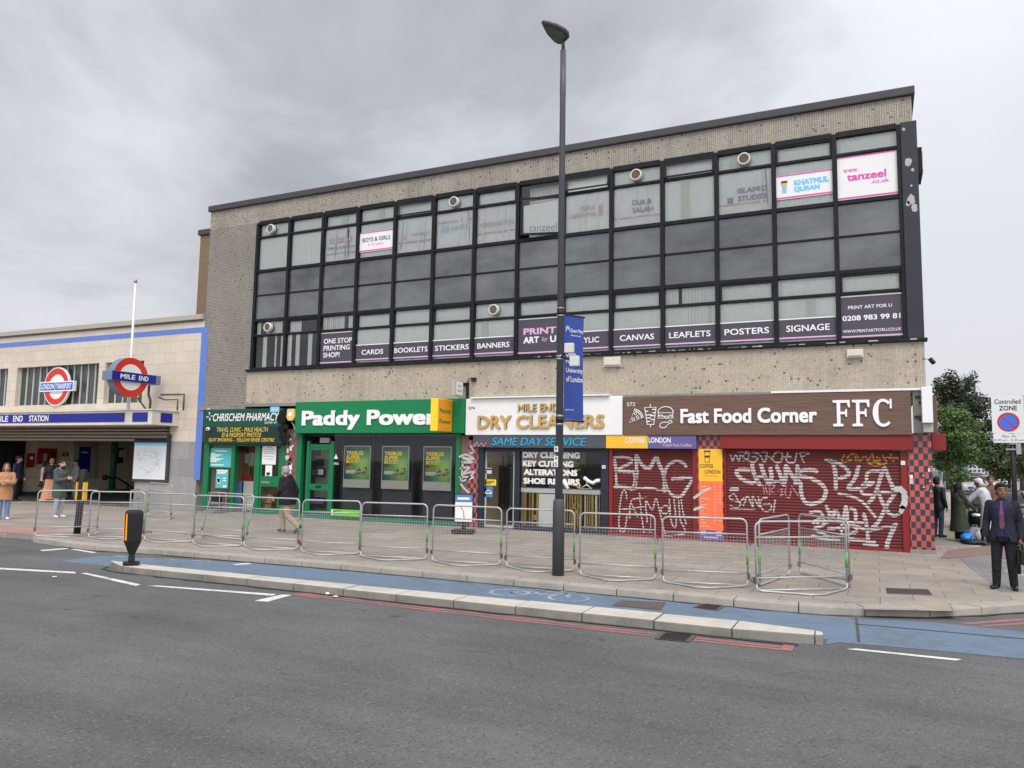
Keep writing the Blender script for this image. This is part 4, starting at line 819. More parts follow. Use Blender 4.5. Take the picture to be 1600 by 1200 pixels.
# --- pharmacy
s = thing('pharmacy_shopfront', 'green framed pharmacy shopfront with open doorway and teal notices', 'shopfront', (-20.2, 0, 0), 'shopfronts along the ground floor')
shell(s, phx0+.1, phx1-.25, 'shopwall', d=3.15)
b = MB()
for a0, a1 in ((318, 326), (361, 366.5), (397.5, 405.5), (438, 444.5)): X0 = wl(a0, 740)[0]; X1 = wl(a1, 740)[0]; b.box(X0, X1, -.03, .12, 0, 2.43)
b.box(phx0+.05, phx1-.2, .0, .1, 2.36, 2.435)
b.build('frame', M['greenpaint'], s, bevel=.01)
b = MB(); X0, X1 = wl(326, 740)[0], wl(361, 740)[0]; b.add([(X0, .06, .05), (X1, .06, .05), (X1, .06, 2.36), (X0, .06, 2.36)], [(0, 1, 2, 3)]); b.build('window_pane', M['shopglass'], s)
b = MB(); X0, X1 = wl(406, 740)[0], wl(438, 740)[0]
pbox(b, 405.6, 744, 438, 760.5, .0, .07); b.box(X0, X1, 0, .07, .06, .22); b.box(X0, X0+.08, .001, .069, .221, 2.3); b.box(X1-.1, X1, .001, .069, .221, 2.3); d = b.build('door', M['greenpaint'], s, bevel=.006)
b = MB(); b.add([(X0, .04, .2), (X1, .04, .2), (X1, .04, 2.3), (X0, .04, 2.3)], [(0, 1, 2, 3)]); b.build('pane', M['shopglass'], d)
b = MB(); pbox(b, 408, 752, 421, 755, -.01, 0); b.build('letter_plate', M['steel'], d)
b = MB(); X0 = phx0+.1; b.box(phx0+.05, phx1-.2, -.06, .14, 0, .045); b.build('doorstep', M['concrete'], s)
b = MB()
pbox(b, 367, 752, 378.5, 797, .55, 1.0, 0); pbox(b, 378.6, 752, 396, 797, .55, 1.0, 1); b.build('counter', [M['bluepanel'], M['greypanel']], s)
b = MB()
for z in (1.5, 1.85, 2.2):
    b.box(-20.9, -19.5, 2.7, 3.1, z, z+.04, 0)
    for k in range(14): x = -20.85+k*.095; b.box(x, x+.07, 2.75, 2.95, z+.04, z+.12+.16*random.random(), 1+k % 4)
pbox(b, 383, 710, 388, 724, 1.0, 1.05, 2); pbox(b, 389, 707, 396, 728, 1.1, 1.15, 2); pbox(b, 367, 694, 385, 706, 1.2, 1.3, 0); pbox(b, 380, 733, 390, 744, .7, .8, 0); pbox(b, 379, 744, 394, 751.5, .65, .9, 3)
b.build('shelving', [M['wood'], M['greypanel'], M['blind2'], M['redcloth'], M['teal']], s)
def notice(px, m, label, lines=(), y=-.02, name='notice', group='notices on the shopfronts', mats2='letter', lw=.35):
    X0, X1, Z0, Z1_ = rect(*px, y); r = thing(name, label, 'notice', ((X0+X1)/2, y, Z0), group)
    b = MB(); b.box(X0, X1, y, y+.012, Z0, Z1_); b.build('sheet', M[m], r)
    b = MB(); w = X1-X0; h = Z1_-Z0
    for k, (fz, f0, f1) in enumerate(lines): b.box(X0+w*f0, X0+w*f1, y-.003, y-.0005, Z0+h*fz-lw*.05, Z0+h*fz+lw*.05)
    if b.v: b.build('print', M[mats2], r)
    return r
notice((325.5, 700, 360.5, 730.5), 'teal', 'large teal notice in the upper pharmacy window', [(.85, .3, .8)]+[(.72-.07*k, .06, .3+.45*((k*37) % 10)/10) for k in range(7)]+[(.12, .15, .7)], y=.045)
notice((338, 733, 355.5, 763), 'teal', 'narrow teal poster lower in the pharmacy window with white bottle drawings', [(.9, .1, .9), (.82, .1, .8), (.5, .12, .32), (.45, .12, .32), (.4, .14, .34), (.35, .16, .36), (.3, .18, .4), (.5, .6, .85), (.43, .6, .85), (.1, .6, .9)], y=.045, lw=.7)
notice((410.5, 697, 430.5, 726), 'white', 'white paper notice high on the pharmacy door', [(.92, .3, .7), (.82, .15, .85), (.7, .1, .8), (.6, .1, .9), (.45, .1, .85), (.3, .2, .8)], y=-.012, mats2='faded_grey', lw=.25)
notice((415, 727, 424.5, 744), 'paper', 'small pale leaflet under the white notice on the pharmacy door', [(.2, .2, .8), (.28, .2, .7), (.12, .2, .6)], y=-.012, mats2='skyblue', lw=.8)
for px, lab in (((407.2, 772, 415, 786), 'open topped brown carton on the left of the carton pile'), ((415.5, 772, 424.5, 786.5), 'brown carton on the right of the carton pile'), ((407.8, 787, 422.5, 801.5), 'large brown carton at the bottom of the pile behind the pharmacy door')):
    X0, X1, Z0, Z1_ = rect(*px, .3); r = thing('cardboard_box', lab, 'box', ((X0+X1)/2, .45, Z0), 'cartons stacked in the pharmacy')
    b = MB(); b.box(X0, X1, .3, .62, max(Z0, .03), Z1_); b.build('carton', M['cardboard'], r, bevel=.005)
    b = MB(); b.box((X0+X1)/2-.025, (X0+X1)/2+.025, .297, .2995, Z0+.02, Z1_-.01); b.build('tape', M['offwhite'], r)
# pier between pharmacy and betting shop
s = thing('brick_pier', 'narrow worn brick pier with stickers between the two green shops', 'pier', (-18.1, 0, 0))
b = MB(); X0, X1 = wl(445, 740)[0], wl(463, 740)[0]; b.box(X0, X1, -.02, .5, 0, 2.95); b.build('brickwork', M['brickred'], s)
b = MB(); random.seed(11)
for k in range(26):
    x = random.uniform(X0+.02, X0+.3); z = random.uniform(.9, 2.6); w = random.uniform(.05, .16); h = random.uniform(.05, .2); b.box(x, x+w, -.024-.0006*k, -.0205, z, z+h, random.choice((0, 0, 1, 2, 3)))
b.build('sticker', [M['white'], M['greypanel'], M['rred'], M['black']], s)
# --- betting shop
s = thing('betting_shopfront', 'green framed betting shop with a glazed door and dark windows', 'shopfront', (-14.6, 0, 0), 'shopfronts along the ground floor')
shell(s, wl(464, 740)[0]+.03, wl(720, 740)[0]-.03, 'panelgrey')
b = MB()
for a0, a1, y0 in ((463.2, 470.5, -.03), (712, 719.5, -.03), (514.5, 519.5, .02), (477, 481.5, .02)): X0 = wl(a0, 740)[0]; X1 = wl(a1, 740)[0]; b.box(X0, X1, y0, .14, 0.12, 2.8 if y0 < 0 else 2.55)
b.box(wl(481.6, 740)[0], wl(514.4, 740)[0], .03, .13, 2.33, 2.45)
b.build('frame', M['greenpaint'], s, bevel=.01)
b = MB(); b.box(wl(463, 740)[0], wl(719, 740)[0], -.10, .14, 0.0, .118); b.build('plinth', [cm('teal_plinth', (.03, .15, .10))], s, bevel=.01)
X0, X1 = wl(481.6, 740)[0], wl(514.4, 740)[0]
b = MB(); b.box(X0, X0+.06, .04, .1, .12, 2.33); b.box(X1-.06, X1, .04, .1, .12, 2.33); b.box(X0+.061, X1-.061, .041, .099, .12, .25); b.box(X0+.061, X1-.061, .041, .099, 2.25, 2.33); pbox(b, 482.5, 756.5, 513.5, 766, .035, .1); d = b.build('door', M['greenpaint'], s, bevel=.005)
b = MB(); b.add([(X0+.05, .07, .25), (X1-.05, .07, .25), (X1-.05, .07, 2.26), (X0+.05, .07, 2.26)], [(0, 1, 2, 3)]); b.build('pane', M['shopglass'], d)
b = MB(); b.box(X0+.3, X1-.35, .02, .033, 1.0, 1.07); b.build('letter_plate', M['black'], d)
b = MB(); pbox(b, 481, 702, 516, 806, .9, .95, 0); pbox(b, 494, 700, 500, 712, .85, .89, 1); pbox(b, 489, 717, 504, 728, .8, .85, 1); pbox(b, 487, 731, 506, 744, .75, .8, 1); pbox(b, 488, 732.5, 496, 742.5, .735, .749, 2); pbox(b, 497, 733, 505, 742, .735, .749, 3); pbox(b, 483, 777, 507, 793, .6, .65, 1); pbox(b, 484, 779, 505, 787, .58, .599, 4); b.build('inside_display', [M['shopgreen'], M['black'], cm('screen_green', (.05, .13, .11)), M['paper'], M['bluepanel']], s)
b = MB(); XA, XB = wl(519.6, 740)[0], wl(712, 740)[0]; b.add([(XA, .05, .12), (XB, .05, .12), (XB, .05, 2.8), (XA, .05, 2.8)], [(0, 1, 2, 3)]); b.build('window_pane', M['shopglass'], s)
b = MB(); pbox(b, 500, 684, 514, 692, .2, .3); b.build('wall_heater', M['greypanel'], s)
b = MB()
for a0, a1, g_ in ((536, 583, 0), (597, 645, 0), (661, 709, 0)):
    X0, X1 = wl(a0, 740, .25)[0], wl(a1, 740, .25)[0]; b.box(X0, X1, .25, .32, .15, 1.35, 0)
    b.box(X0-.04, X0-.005, .2, .3, .13, 2.75, 1); b.box(X1+.005, X1+.04, .2, .3, .13, 2.75, 1)
b.build('window_panel', [M['panelgrey'], cm('graphite', (.035, .036, .042))], s)
b = MB(); X, Z = wl(525, 714, .045); b.prism([(X-.08, Z-.06), (X+.08, Z-.06), (X, Z+.1)], .040, .046); b.text('OPEN', X-.12, X+.12, Z-.26, Z-.18, .042); b.build('sticker', M['letter'], s)
for k, (a0, b0, a1, b1) in enumerate(((537.5, 697, 577, 763.5), (597, 697, 637.5, 765.5), (661.5, 697, 704, 768))):
    X0, X1, Z0, Z1_ = rect(a0, b0, a1, b1, .07); Z0 = wl(637, 765, .07)[1]; Z1_ = wl(637, 697, .07)[1]
    r = thing('advert_poster', ('green betting poster in a silver frame nearest the door', 'green betting poster in a silver frame in the middle of the window', 'green betting poster in a silver frame farthest from the door')[k], 'poster', ((X0+X1)/2, .12, Z0), 'posters in the betting shop window')
    h = Z1_-Z0; w = X1-X0
    b = MB(); b.box(X0, X1, 0.082, .12, Z0, Z1_); b.build('frame', M['greypanel'], r, bevel=.008)
    me_b = MB(); me_b.add([(X0+.03, .078, Z0+h*.20), (X1-.03, .078, Z0+h*.20), (X1-.03, .078, Z1_-.03), (X0+.03, .078, Z1_-.03)], [(0, 1, 2, 3)]); o = me_b.build('print', M['poster_top'], r)
    uv = o.data.uv_layers.new(name='UVMap'); [setattr(uv.data[i], 'uv', c) for i, c in enumerate(((0, 0), (1, 0), (1, 1), (0, 1)))]
    b = MB()
    for t, v, u1 in (('TREBLES', .78, .74), ('SUPER', .68, .60), ('BOOST', .58, .64)): b.text(t, X0+w*.10, X0+w*u1, Z0+h*v, Z0+h*(v+.09), .0745, 0, bold=.035, shear=.1)
    for v, u1, q in ((.48, .42, 1), (.445, .50, 1), (.40, .46, 2), (.37, .5, 2), (.34, .42, 2)): b.box(X0+w*.10, X0+w*u1, .073, .0745, Z0+h*v, Z0+h*v+.022, q)
    random.seed(20)
    for j in range(34): x = X0+w*random.uniform(.56, .86); z = Z0+h*random.uniform(.30, .50); q = .01+.03*random.random(); b.box(x-q, x+q, .0745-.0004*(j % 5), .0755, z-q, z+q, 3+j % 4)
    b.box(X0+w*.25, X0+w*.7, .078, .0815, Z0+h*.11, Z0+h*.125, 3); b.box(X0+w*.33, X0+w*.6, .078, .0815, Z0+h*.08, Z0+h*.09, 3)
    b.build('lettering', [M['yellow'], M['sprayyellow'], M['white'], M['greypanel'], M['wood'], M['redcloth'], M['spraypink']], r)
X0, X1, Z0, Z1_ = rect(519, 795, 563, 811, -.12); r = thing('floor_sign', 'low lime green advert board standing under the betting shop window', 'sign', ((X0+X1)/2, -.12, 0))
b = MB(); b.box(X0, X1, -.18, -.14, .121, Z1_); b.build('board', M['lime'], r, bevel=.008)
b = MB(); h = Z1_-.12; b.prism([(X0+.12, .2+h*.25), (X0+.4, .2+h*.45), (X0+.36, .12+h*.85), (X0+.10, .12+h*.7)], -.185, -.181, 'y', 0); b.box(X0+.5, X1-.35, -.184, -.181, .12+h*.62, .12+h*.72, 1); b.box(X0+.5, X1-.2, -.184, -.181, .12+h*.40, .12+h*.48, 1); b.box(X0+.9, X1-.25, -.184, -.181, .12+h*.22, .12+h*.3, 2); b.box(X0+.02, X0+.07, -.184, -.181, .14, Z1_-.02, 2); b.build('print', [M['black'], cm('lime_light', (.35, .65, .1)), M['letter']], r)
# --- dry cleaner
s = thing('check_pier', 'red and black check tiled pier with white graffiti beside the dry cleaner door', 'pier', (-11.1, 0, 0))
X0, X1 = wl(720, 760)[0], wl(747.5, 760)[0]; xm = X0+(X1-X0)*.42
b = MB(); b.box(X0, xm, -.02, .5, 0, 2.74); b.build('brickwork', M['brickred'], s)
b = MB(); b.box(xm, X1, -.04, .5, 0, 2.6); b.build('tiling', M['checks'], s)
s = thing('dry_cleaner_shopfront', 'navy framed dry cleaner front with glazed door and a display of gold bars', 'shopfront', (-8.6, 0, 0), 'shopfronts along the ground floor')
DX0, DX1 = wl(747, 740)[0], wl(951.5, 740)[0]; shell(s, DX0+.2, DX1-.15, 'shopwall', d=1.55)
b = MB()
for a0, a1, y0 in ((747.8, 756.5, -.05), (803.5, 811.5, .0), (940, 951, -.05)): X0 = wl(a0, 740)[0]; X1 = wl(a1, 740)[0]; b.box(X0, X1, y0, .16, .0, 2.38)
b.box(wl(756.6, 740)[0], wl(803.4, 740)[0], .0, .1, 2.27, 2.379); b.box(wl(811.6, 740)[0], wl(939.9, 740)[0], .0, .1, 2.27, 2.379); b.box(wl(811.6, 740)[0], wl(939.9, 740)[0], -.02, .14, 0, .12)
b.build('frame', M['navy'], s, bevel=.01)
X0, X1 = wl(756.8, 740)[0], wl(803.2, 740)[0]
b = MB(); b.add([(X0, .08, .1), (X1, .08, .1), (X1, .08, 2.27), (X0, .08, 2.27)], [(0, 1, 2, 3)]); d = b.build('door', M['shopglass'], s)
b = MB(); b.box(X0, X0+.05, .05, .11, .0, 2.27); b.box(X1-.05, X1, .05, .11, 0, 2.27); b.box(X0+.051, X1-.051, .05, .11, 0, .1); b.build('door_frame', M['greypanel'], d)
X0, X1 = wl(811.8, 740)[0], wl(939.8, 740)[0]
b = MB(); b.add([(X0, .06, .12), (X1, .06, .12), (X1, .06, 2.27), (X0, .06, 2.27)], [(0, 1, 2, 3)]); b.build('window_pane', M['shopglass'], s)
b = MB(); pbox(b, 811, 764, 938, 771, .14, .7); b.build('counter_top', M['white'], s, bevel=.01)
b = MB(); random.seed(9); x = X0+.04
zc = wl(870, 771, .16)[1]
while x < X1-.05:
    w = random.choice((.03, .04, .06)); b.box(x, x+w, .16, .18, .12, zc-.02, 0 if random.random() < .8 else 1); x += w+random.choice((.035, .05, .09))
pbox(b, 842, 772, 873, 832, .15, .16, 2); b.box(X0, X1, .5, .55, .12, zc-.03, 3)
for k in range(22): x = random.uniform(X0+.1, X1-.3); z = random.uniform(.15, zc-.35); b.box(x, x+.15, .3, .45, z, z+.15, 4+k % 2)
b.build('counter_display', [M['goldbar'], M['blind2'], M['white'], cm('display_back', (.12, .09, .05)), M['wood'], M['offwhite']], s)
b = MB()
for px, q, y in (((768, 711, 798, 830), 0, 1.25), ((771, 713, 774, 815), 1, 1.2), ((787, 706, 790, 830), 1, 1.2), ((768, 708, 786, 712), 1, 1.15), ((915, 704, 940, 760), 0, 1.2), ((890, 730, 912, 764), 0, 1.0), ((893, 735, 900, 741), 2, .9), ((822, 745, 870, 762), 0, 1.2), ((858, 757, 868, 763), 3, .9), ((826, 728, 846, 735), 0, 1.2)): pbox(b, *px, y, y+.25, q)
random.seed(4)
for k in range(26):          # bagged clothes hanging on a rail
    x = wl(770+k*1.3, 720, 1.0)[0]; b.box(x, x+.05, 1.0, 1.4, .5+.2*random.random(), 1.75+.1*random.random(), random.choice((0, 2, 4, 5)))
for k in range(5): pbox(b, 886+k*3, 704+k*7, 895+k*3, 708+k*7, 1.3-.1*k, 1.5, 6)
b.build('rack', [cm('rack_dark', (.03, .03, .032)), M['steel'], M['greypanel'], M['bluepanel'], M['panelgrey'], M['wood'], M['goldbar']], s)
letters(s, [('DRY CLEANING', (817, 706.5, 906, 716), 'white', .05), ('KEY CUTTING', (817, 720, 896, 729.5), 'white', .05), ('ALTERATIONS', (818.5, 733.5, 902, 743), 'white', .05), ('SHOE REPAIRS', (818, 747.5, 906, 757), 'white', .05)], .05, 'window_lettering')
b = MB()
def deco(pts, r, m, closed=False): b.tube([(lambda q: (q[0], .035, q[1]))(wl(x, y, .05)) for x, y in pts], r, 6, m, closed)
deco([(913, 746), (920, 752), (927, 755), (933, 751), (938, 751)], .055, 0); deco([(907, 763.5), (917, 757), (925, 763.5)], .018, 0, True); deco([(917, 757), (917, 754), (919, 753)], .012, 0)
deco([(880, 750), (884, 757), (888, 764)], .05, 0); deco([(893, 758), (902, 759)], .02, 1); deco([(904, 756), (907, 759), (905, 763), (902, 760)], .03, 1, True)
b.build('window_emblems', [M['white'], M['gold']], s)
notice((756.5, 748.8, 775, 758.8), 'yellow', 'yellow notice on the dry cleaner door', [(.7, .1, .9), (.5, .1, .8), (.3, .1, .6)], y=.05, mats2='signblack', lw=.2)
notice((756.5, 759.5, 769.5, 777), 'bluepanel', 'blue sticker with a pale picture low on the dry cleaner door', [(.5, .25, .75), (.4, .15, .9), (.6, .4, .6)], y=.05, mats2='paper', lw=.6)
notice((756.5, 731, 768, 740), 'faded_teal', 'small pink and turquoise card on the dry cleaner door', [(.8, .0, 1), (.7, 0, 1)], y=.05, mats2='faded_pink', lw=.6)
notice((940.5, 727, 946, 732), 'white', 'tiny white sticker on the navy frame left of the first shutter', [(.5, .3, .7)], y=-.06, mats2='signblack', lw=.3)
# pavement A-board
X, Y = gd(724, 834); r = thing('pavement_sign', 'white and blue swing sign in a black base beside the check pier', 'sign', (X, Y, 0), rz=rad(15))
b = MB(); b.box(-.30, .30, -.2, .2, 0.02, .12); b.box(-.06, .06, -.05, .05, .121, .3); b.build('base', M['black'], r, bevel=.03)
b = MB(); b.box(-.27, .27, -.02, .02, .3, 1.08); b.build('frame', M['black'], r, bevel=.015)
b = MB(); b.box(-.24, .24, -.027, -.021, .33, .85, 0); b.box(-.24, .24, -.027, -.021, .851, 1.05, 1); b.tube([(-.1, -.03, .75), (0, -.03, .6), (.02, -.03, .4)], .012, 5, 2); b.box(-.18, .16, -.031, -.0275, .92, .98, 0); b.build('poster', [M['white'], M['bluepanel'], M['goldbar']], r)
# --- shutters
PITCH_S = 0.075
def prof(z): return .017*(1-abs(2*((z/PITCH_S) % 1.0)-1)**2.2)
def shutter(root, x0, x1, z0, z1, y):
    b = MB(); zs = np.arange(z0, z1+1e-6, PITCH_S/6); vs = []
    for z in zs: vs += [(x0, y-prof(z), z), (x1, y-prof(z), z)]
    b.add(vs, [(2*i, 2*i+1, 2*i+3, 2*i+2) for i in range(len(zs)-1)], 0, True); return b.build('shutter_curtain', M['shutter'], root)
def paint(root, strokes, y, m, flat=False, drop=.75, name='graffiti', seed=1):
    """spray paint lying on the slats: strokes = (list of (X, Z), width); the paint thins out in the grooves"""
    rnd = np.random.RandomState(seed); b = MB(); hz = PITCH_S/4; hx = .018
    for pts, w in strokes:
        w = w*(.78 if not flat else 1)
        P = np.array(pts); segs = [(P[i], P[i+1]) for i in range(len(P)-1)]
        lo = P.min(0)-w; hi = P.max(0)+w
        xs = np.arange(math.floor(lo[0]/hx)*hx, hi[0], hx); zs = np.arange(math.floor(lo[1]/hz)*hz, hi[1], hz)
        gx, gz = np.meshgrid(xs+hx/2, zs+hz/2); dm = np.full(gx.shape, 9.0)
        for a, c in segs:
            d = c-a; l2 = max(d@d, 1e-9); t = np.clip(((gx-a[0])*d[0]+(gz-a[1])*d[1])/l2, 0, 1)
            dm = np.minimum(dm, np.hypot(gx-a[0]-t*d[0], gz-a[1]-t*d[1]))
        on = dm < (w/2)*(1+.25*(rnd.rand(*gx.shape)-.5))
        if not flat:
            ph = (gz/PITCH_S) % 1.0; on &= ~((ph < .25) & (rnd.rand(*gx.shape) < drop))
        for r_ in range(on.shape[0]):
            c_ = 0; row = on[r_]
            while c_ < row.size:
                if row[c_]:
                    e = c_
                    while e < row.size and row[e]: e += 1
                    za, zb_ = zs[r_], zs[r_]+hz; ya = y-.0025-(0 if flat else prof(za+1e-4)); yb = y-.0025-(0 if flat else prof(zb_-1e-4))
                    b.add([(xs[c_], ya, za), (xs[e-1]+hx, ya, za), (xs[e-1]+hx, yb, zb_), (xs[c_], yb, zb_)], [(0, 1, 2, 3)]); c_ = e
                else: c_ += 1
    return b.build(name, M[m], root)
def smooth(pts, k=5):
    if len(pts) < 3: return pts
    out = []; P = [pts[0]]+list(pts)+[pts[-1]]
    for i in range(1, len(P)-2):
        for j in range(k):
            t = j/k; out.append(tuple(.5*((2*P[i][q])+(-P[i-1][q]+P[i+1][q])*t+(2*P[i-1][q]-5*P[i][q]+4*P[i+1][q]-P[i+2][q])*t*t+(-P[i-1][q]+3*P[i][q]-3*P[i+1][q]+P[i+2][q])*t**3) for q in (0, 1)))
    return out+[pts[-1]]
def strokes(lst, ox, oy, sc, y, k=5):
    return [([wl(ox+p[0]/sc, oy+p[1]/sc, y) for p in smooth(pts, k)], w) for pts, w in lst]
HX0, HX1 = wl(951, 760)[0], wl(1091, 760)[0]
s = thing('coffee_shutter', 'closed dark red roller shutter with white graffiti under the yellow and purple sign', 'shutter', (-5.5, 0, 0), 'closed red roller shutters')
sy1 = .05
shutter(s, wl(957, 760)[0], wl(1083, 760)[0], -.02, 2.36, sy1)
b = MB(); b.box(wl(951.5, 760)[0], wl(957.5, 760)[0], -.02, .1, 0, 2.40); b.box(wl(1082.5, 760)[0], wl(1090.5, 760)[0], -.02, .1, 0, 2.40); b.box(wl(957.6, 760)[0], wl(1082.4, 760)[0], .0, .06, 0, .06); b.build('guide_rail', M['red'], s, bevel=.006)
G1 = [([(120, 175), (250, 170), (340, 195)], .10), ([(140, 190), (160, 310), (165, 325)], .12), ([(330, 235), (250, 270), (170, 320), (300, 330), (385, 335)], .10), ([(365, 365), (375, 420), (345, 510), (250, 500), (150, 495)], .13), ([(160, 360), (165, 480)], .09),
      ([(388, 330), (385, 170), (400, 175), (450, 260), (530, 290), (600, 175), (640, 260), (690, 370), (695, 540)], .13), ([(360, 520), (430, 515), (560, 510), (640, 535), (740, 520)], .07), ([(390, 350), (370, 500), (320, 525)], .11),
      ([(930, 275), (900, 235), (820, 215), (740, 260), (705, 330), (695, 420), (735, 530), (790, 595), (880, 600), (950, 500), (1000, 400), (900, 405), (780, 410)], .10)]
G2 = [([(282, 640), (265, 545), (230, 560), (205, 700), (195, 900), (210, 985), (255, 980), (285, 800)], .045), ([(215, 745), (350, 735), (480, 710)], .04), ([(310, 840), (325, 660), (400, 625), (490, 615)], .045), ([(325, 670), (400, 830)], .04), ([(420, 570), (440, 800), (470, 1000)], .045),
      ([(505, 890), (490, 660), (560, 750), (600, 625), (640, 760), (680, 940), (705, 1010)], .045), ([(700, 705), (655, 740), (680, 790), (735, 780), (740, 720), (700, 705)], .045), ([(750, 640), (765, 850), (800, 945), (825, 900), (800, 640)], .045), ([(850, 650), (870, 860), (910, 950), (905, 1020), (640, 1045)], .045), ([(880, 640), (900, 780), (935, 910)], .045), ([(545, 820), (540, 1000)], .035)]
paint(s, strokes(G1, 940, 690, 7.06, sy1), sy1, 'spray', seed=2, drop=.8); paint(s, strokes(G2, 940, 690, 7.06, sy1), sy1, 'spray', drop=.85, seed=3)
c = thing('coffee_sign', 'yellow and purple coffee fascia strip over the left red shutter', 'shop sign', (-5.6, -.2, 2.4))
x0, xm, x1 = wl(946.5, 690, -.22)[0], wl(1012, 690, -.22)[0], wl(1087.5, 690, -.22)[0]
board(c, 'yellow_panel', x0, xm, 2.385, 2.742, 'coffee_y', -.22, .2); board(c, 'purple_panel', xm+.003, x1, 2.385, 2.742, 'coffee_p', -.22, .2)
letters(c, [('COFFEE', (977, 683.7, 1007.5, 692), 'letter', .01), ('LONDON', (1013.5, 683.5, 1048, 692), 'letter', .02), ('Fresh Fast Coffee', (1036, 693, 1080.5, 697.6), 'faded_pink', .01)], -.222)
p = thing('menu_pier', 'check tiled pier with a tall yellow orange and purple coffee menu between the shutters', 'pier', (-3.9, 0, 0))
b = MB(); b.box(wl(1090.6, 760)[0], wl(1131, 760)[0], -.06, .4, 0, 2.742); b.build('tiling', M['checks'], p)
mx0, mx1 = wl(1092, 760, -.08)[0], wl(1129, 760, -.08)[0]; zz = [wl(1110, y, -.08)[1] for y in (701.5, 752, 828.5, 853)]
b = MB(); b.box(mx0, mx1, -.085, -.065, zz[1], zz[0], 0); b.box(mx0, mx1, -.084, -.065, zz[2], zz[1]-.001, 1); b.box(mx0, mx1, -.083, -.065, max(zz[3], .03), zz[2]-.001, 2); b.build('menu_board', [M['coffee_y'], M['coffee_o'], M['coffee_p']], p)
b = MB(); X0, X1, Z0, Z1_ = rect(1093, 725, 1114.5, 731.3, -.087); b.text('COFFEE', X0, X1, Z0, Z1_, -.087, 0, bold=.01); X0, X1, Z0, Z1_ = rect(1101, 734, 1125.5, 740.5, -.087); b.text('LONDON', X0, X1, Z0, Z1_, -.087, 0, bold=.01); X0, X1, Z0, Z1_ = rect(1101.5, 742.7, 1121.5, 744.5, -.087); b.text('fresh fast coffee', X0, X1, Z0, Z1_, -.087, 0)
X, Z = wl(1105, 713, -.087); b.tube([(X-.07, -.09, Z+.12), (X-.055, -.09, Z-.15), (X+.055, -.09, Z-.15), (X+.07, -.09, Z+.12)], .007, 4, 0, True); b.box(X-.085, X+.085, -.092, -.087, Z+.12, Z+.15); b.box(X-.06, X+.06, -.092, -.087, Z-.03, Z+.02)
h = zz[1]-zz[2]; w = mx1-mx0
for k in range(15):
    z = zz[1]-h*(.05+.062*k)
    if k not in (4,): b.box(mx0+w*.07, mx0+w*(.2+.12*((k*7) % 3)), -.0875, -.0855, z-.008, z+.008, 1)
    if k < 13: b.box(mx0+w*.65, mx0+w*.73, -.0875, -.0855, z-.008, z+.008, 1)
    if k < 7 or k in (11, 12): b.box(mx0+w*.84, mx0+w*.93, -.0875, -.0855, z-.008, z+.008, 1)
h2 = zz[2]-.05
for f0, f1, g_ in ((.06, .28, .8), (.72, .94, .8), (.06, .26, .5), (.7, .95, .45), (.2, .8, .15)): b.box(mx0+w*f0, mx0+w*f1, -.0865, -.0845, .05+h2*g_, .05+h2*g_+.025, 1)
b.build('lettering', [M['signblack'], M['faded_pink']], p)
paint(p, [([wl(x, y, -.087) for x, y in q], w_) for q, w_ in (([(1085, 778), (1098, 768), (1109, 763)], .07), ([(1085, 796), (1096, 792)], .07))], -.087, 'spray', True)
# right-hand shutter
s = thing('food_shop_shutter', 'wide dark red roller shutter covered in graffiti under the brown fascia', 'shutter', (-1.5, 0, 0), 'closed red roller shutters')
rx0, rx1 = wl(1133, 760)[0], wl(1409, 760)[0]
shutter(s, rx0+.02, rx1, -.02, 2.40, sy1)
b = MB(); b.box(wl(1131.5, 760)[0], rx0+.03, -.02, .1, 0, 2.39); b.box(rx1-.01, wl(1420, 760)[0], -.03, .1, 0, 2.39); b.box(rx0+.031, rx1-.011, .0, .06, 0, .06); b.build('guide_rail', M['red'], s, bevel=.006)
b = MB(); b.box(wl(1125, 690, -.2)[0], .80, -.2, .05, 2.40, 2.742); b.build('shutter_box', M['red'], s, bevel=.01)
S6 = [([(220, 330), (110, 330), (80, 370), (150, 440), (250, 480), (330, 470)], .13), ([(265, 275), (290, 380), (350, 500)], .13), ([(370, 275), (400, 370), (460, 490), (490, 420), (480, 320)], .13), ([(300, 400), (420, 420)], .10), ([(555, 295), (600, 400), (630, 500), (660, 420), (660, 285), (720, 380), (790, 450), (795, 290)], .13), ([(1020, 345), (930, 330), (820, 350), (820, 400), (950, 430), (1080, 500), (1130, 590), (1080, 690), (960, 730), (880, 700), (840, 600), (830, 480), (770, 490)], .12), ([(20, 560), (90, 555)], .12), ([(430, 465), (640, 470)], .08)]
S6b = [([(10, 150), (40, 225), (70, 150), (110, 225), (130, 150)], .05), ([(100, 120), (210, 120), (150, 170), (200, 215), (110, 215)], .045), ([(230, 140), (220, 215), (290, 240), (330, 190), (270, 180)], .05), ([(270, 120), (350, 150), (410, 235), (440, 130), (370, 120)], .045), ([(420, 170), (500, 190), (540, 130), (620, 140), (600, 240)], .045), ([(480, 190), (540, 240), (600, 240)], .04), ([(680, 130), (670, 230), (760, 240), (790, 120)], .045), ([(620, 190), (720, 175)], .04), ([(820, 130), (870, 245)], .045), ([(830, 130), (930, 135), (860, 175)], .045)]
S6c = [([(10, 750), (90, 770), (130, 720), (20, 680), (0, 640), (60, 615), (110, 700), (170, 660)], .04), ([(165, 750), (210, 640), (270, 770)], .04), ([(190, 700), (260, 700)], .035), ([(280, 770), (270, 640), (350, 760), (335, 640)], .04), ([(440, 660), (390, 660), (360, 720), (400, 810), (480, 800), (480, 735), (380, 740)], .04), ([(535, 690), (515, 820)], .045), ([(0, 790), (300, 800)], .03)]
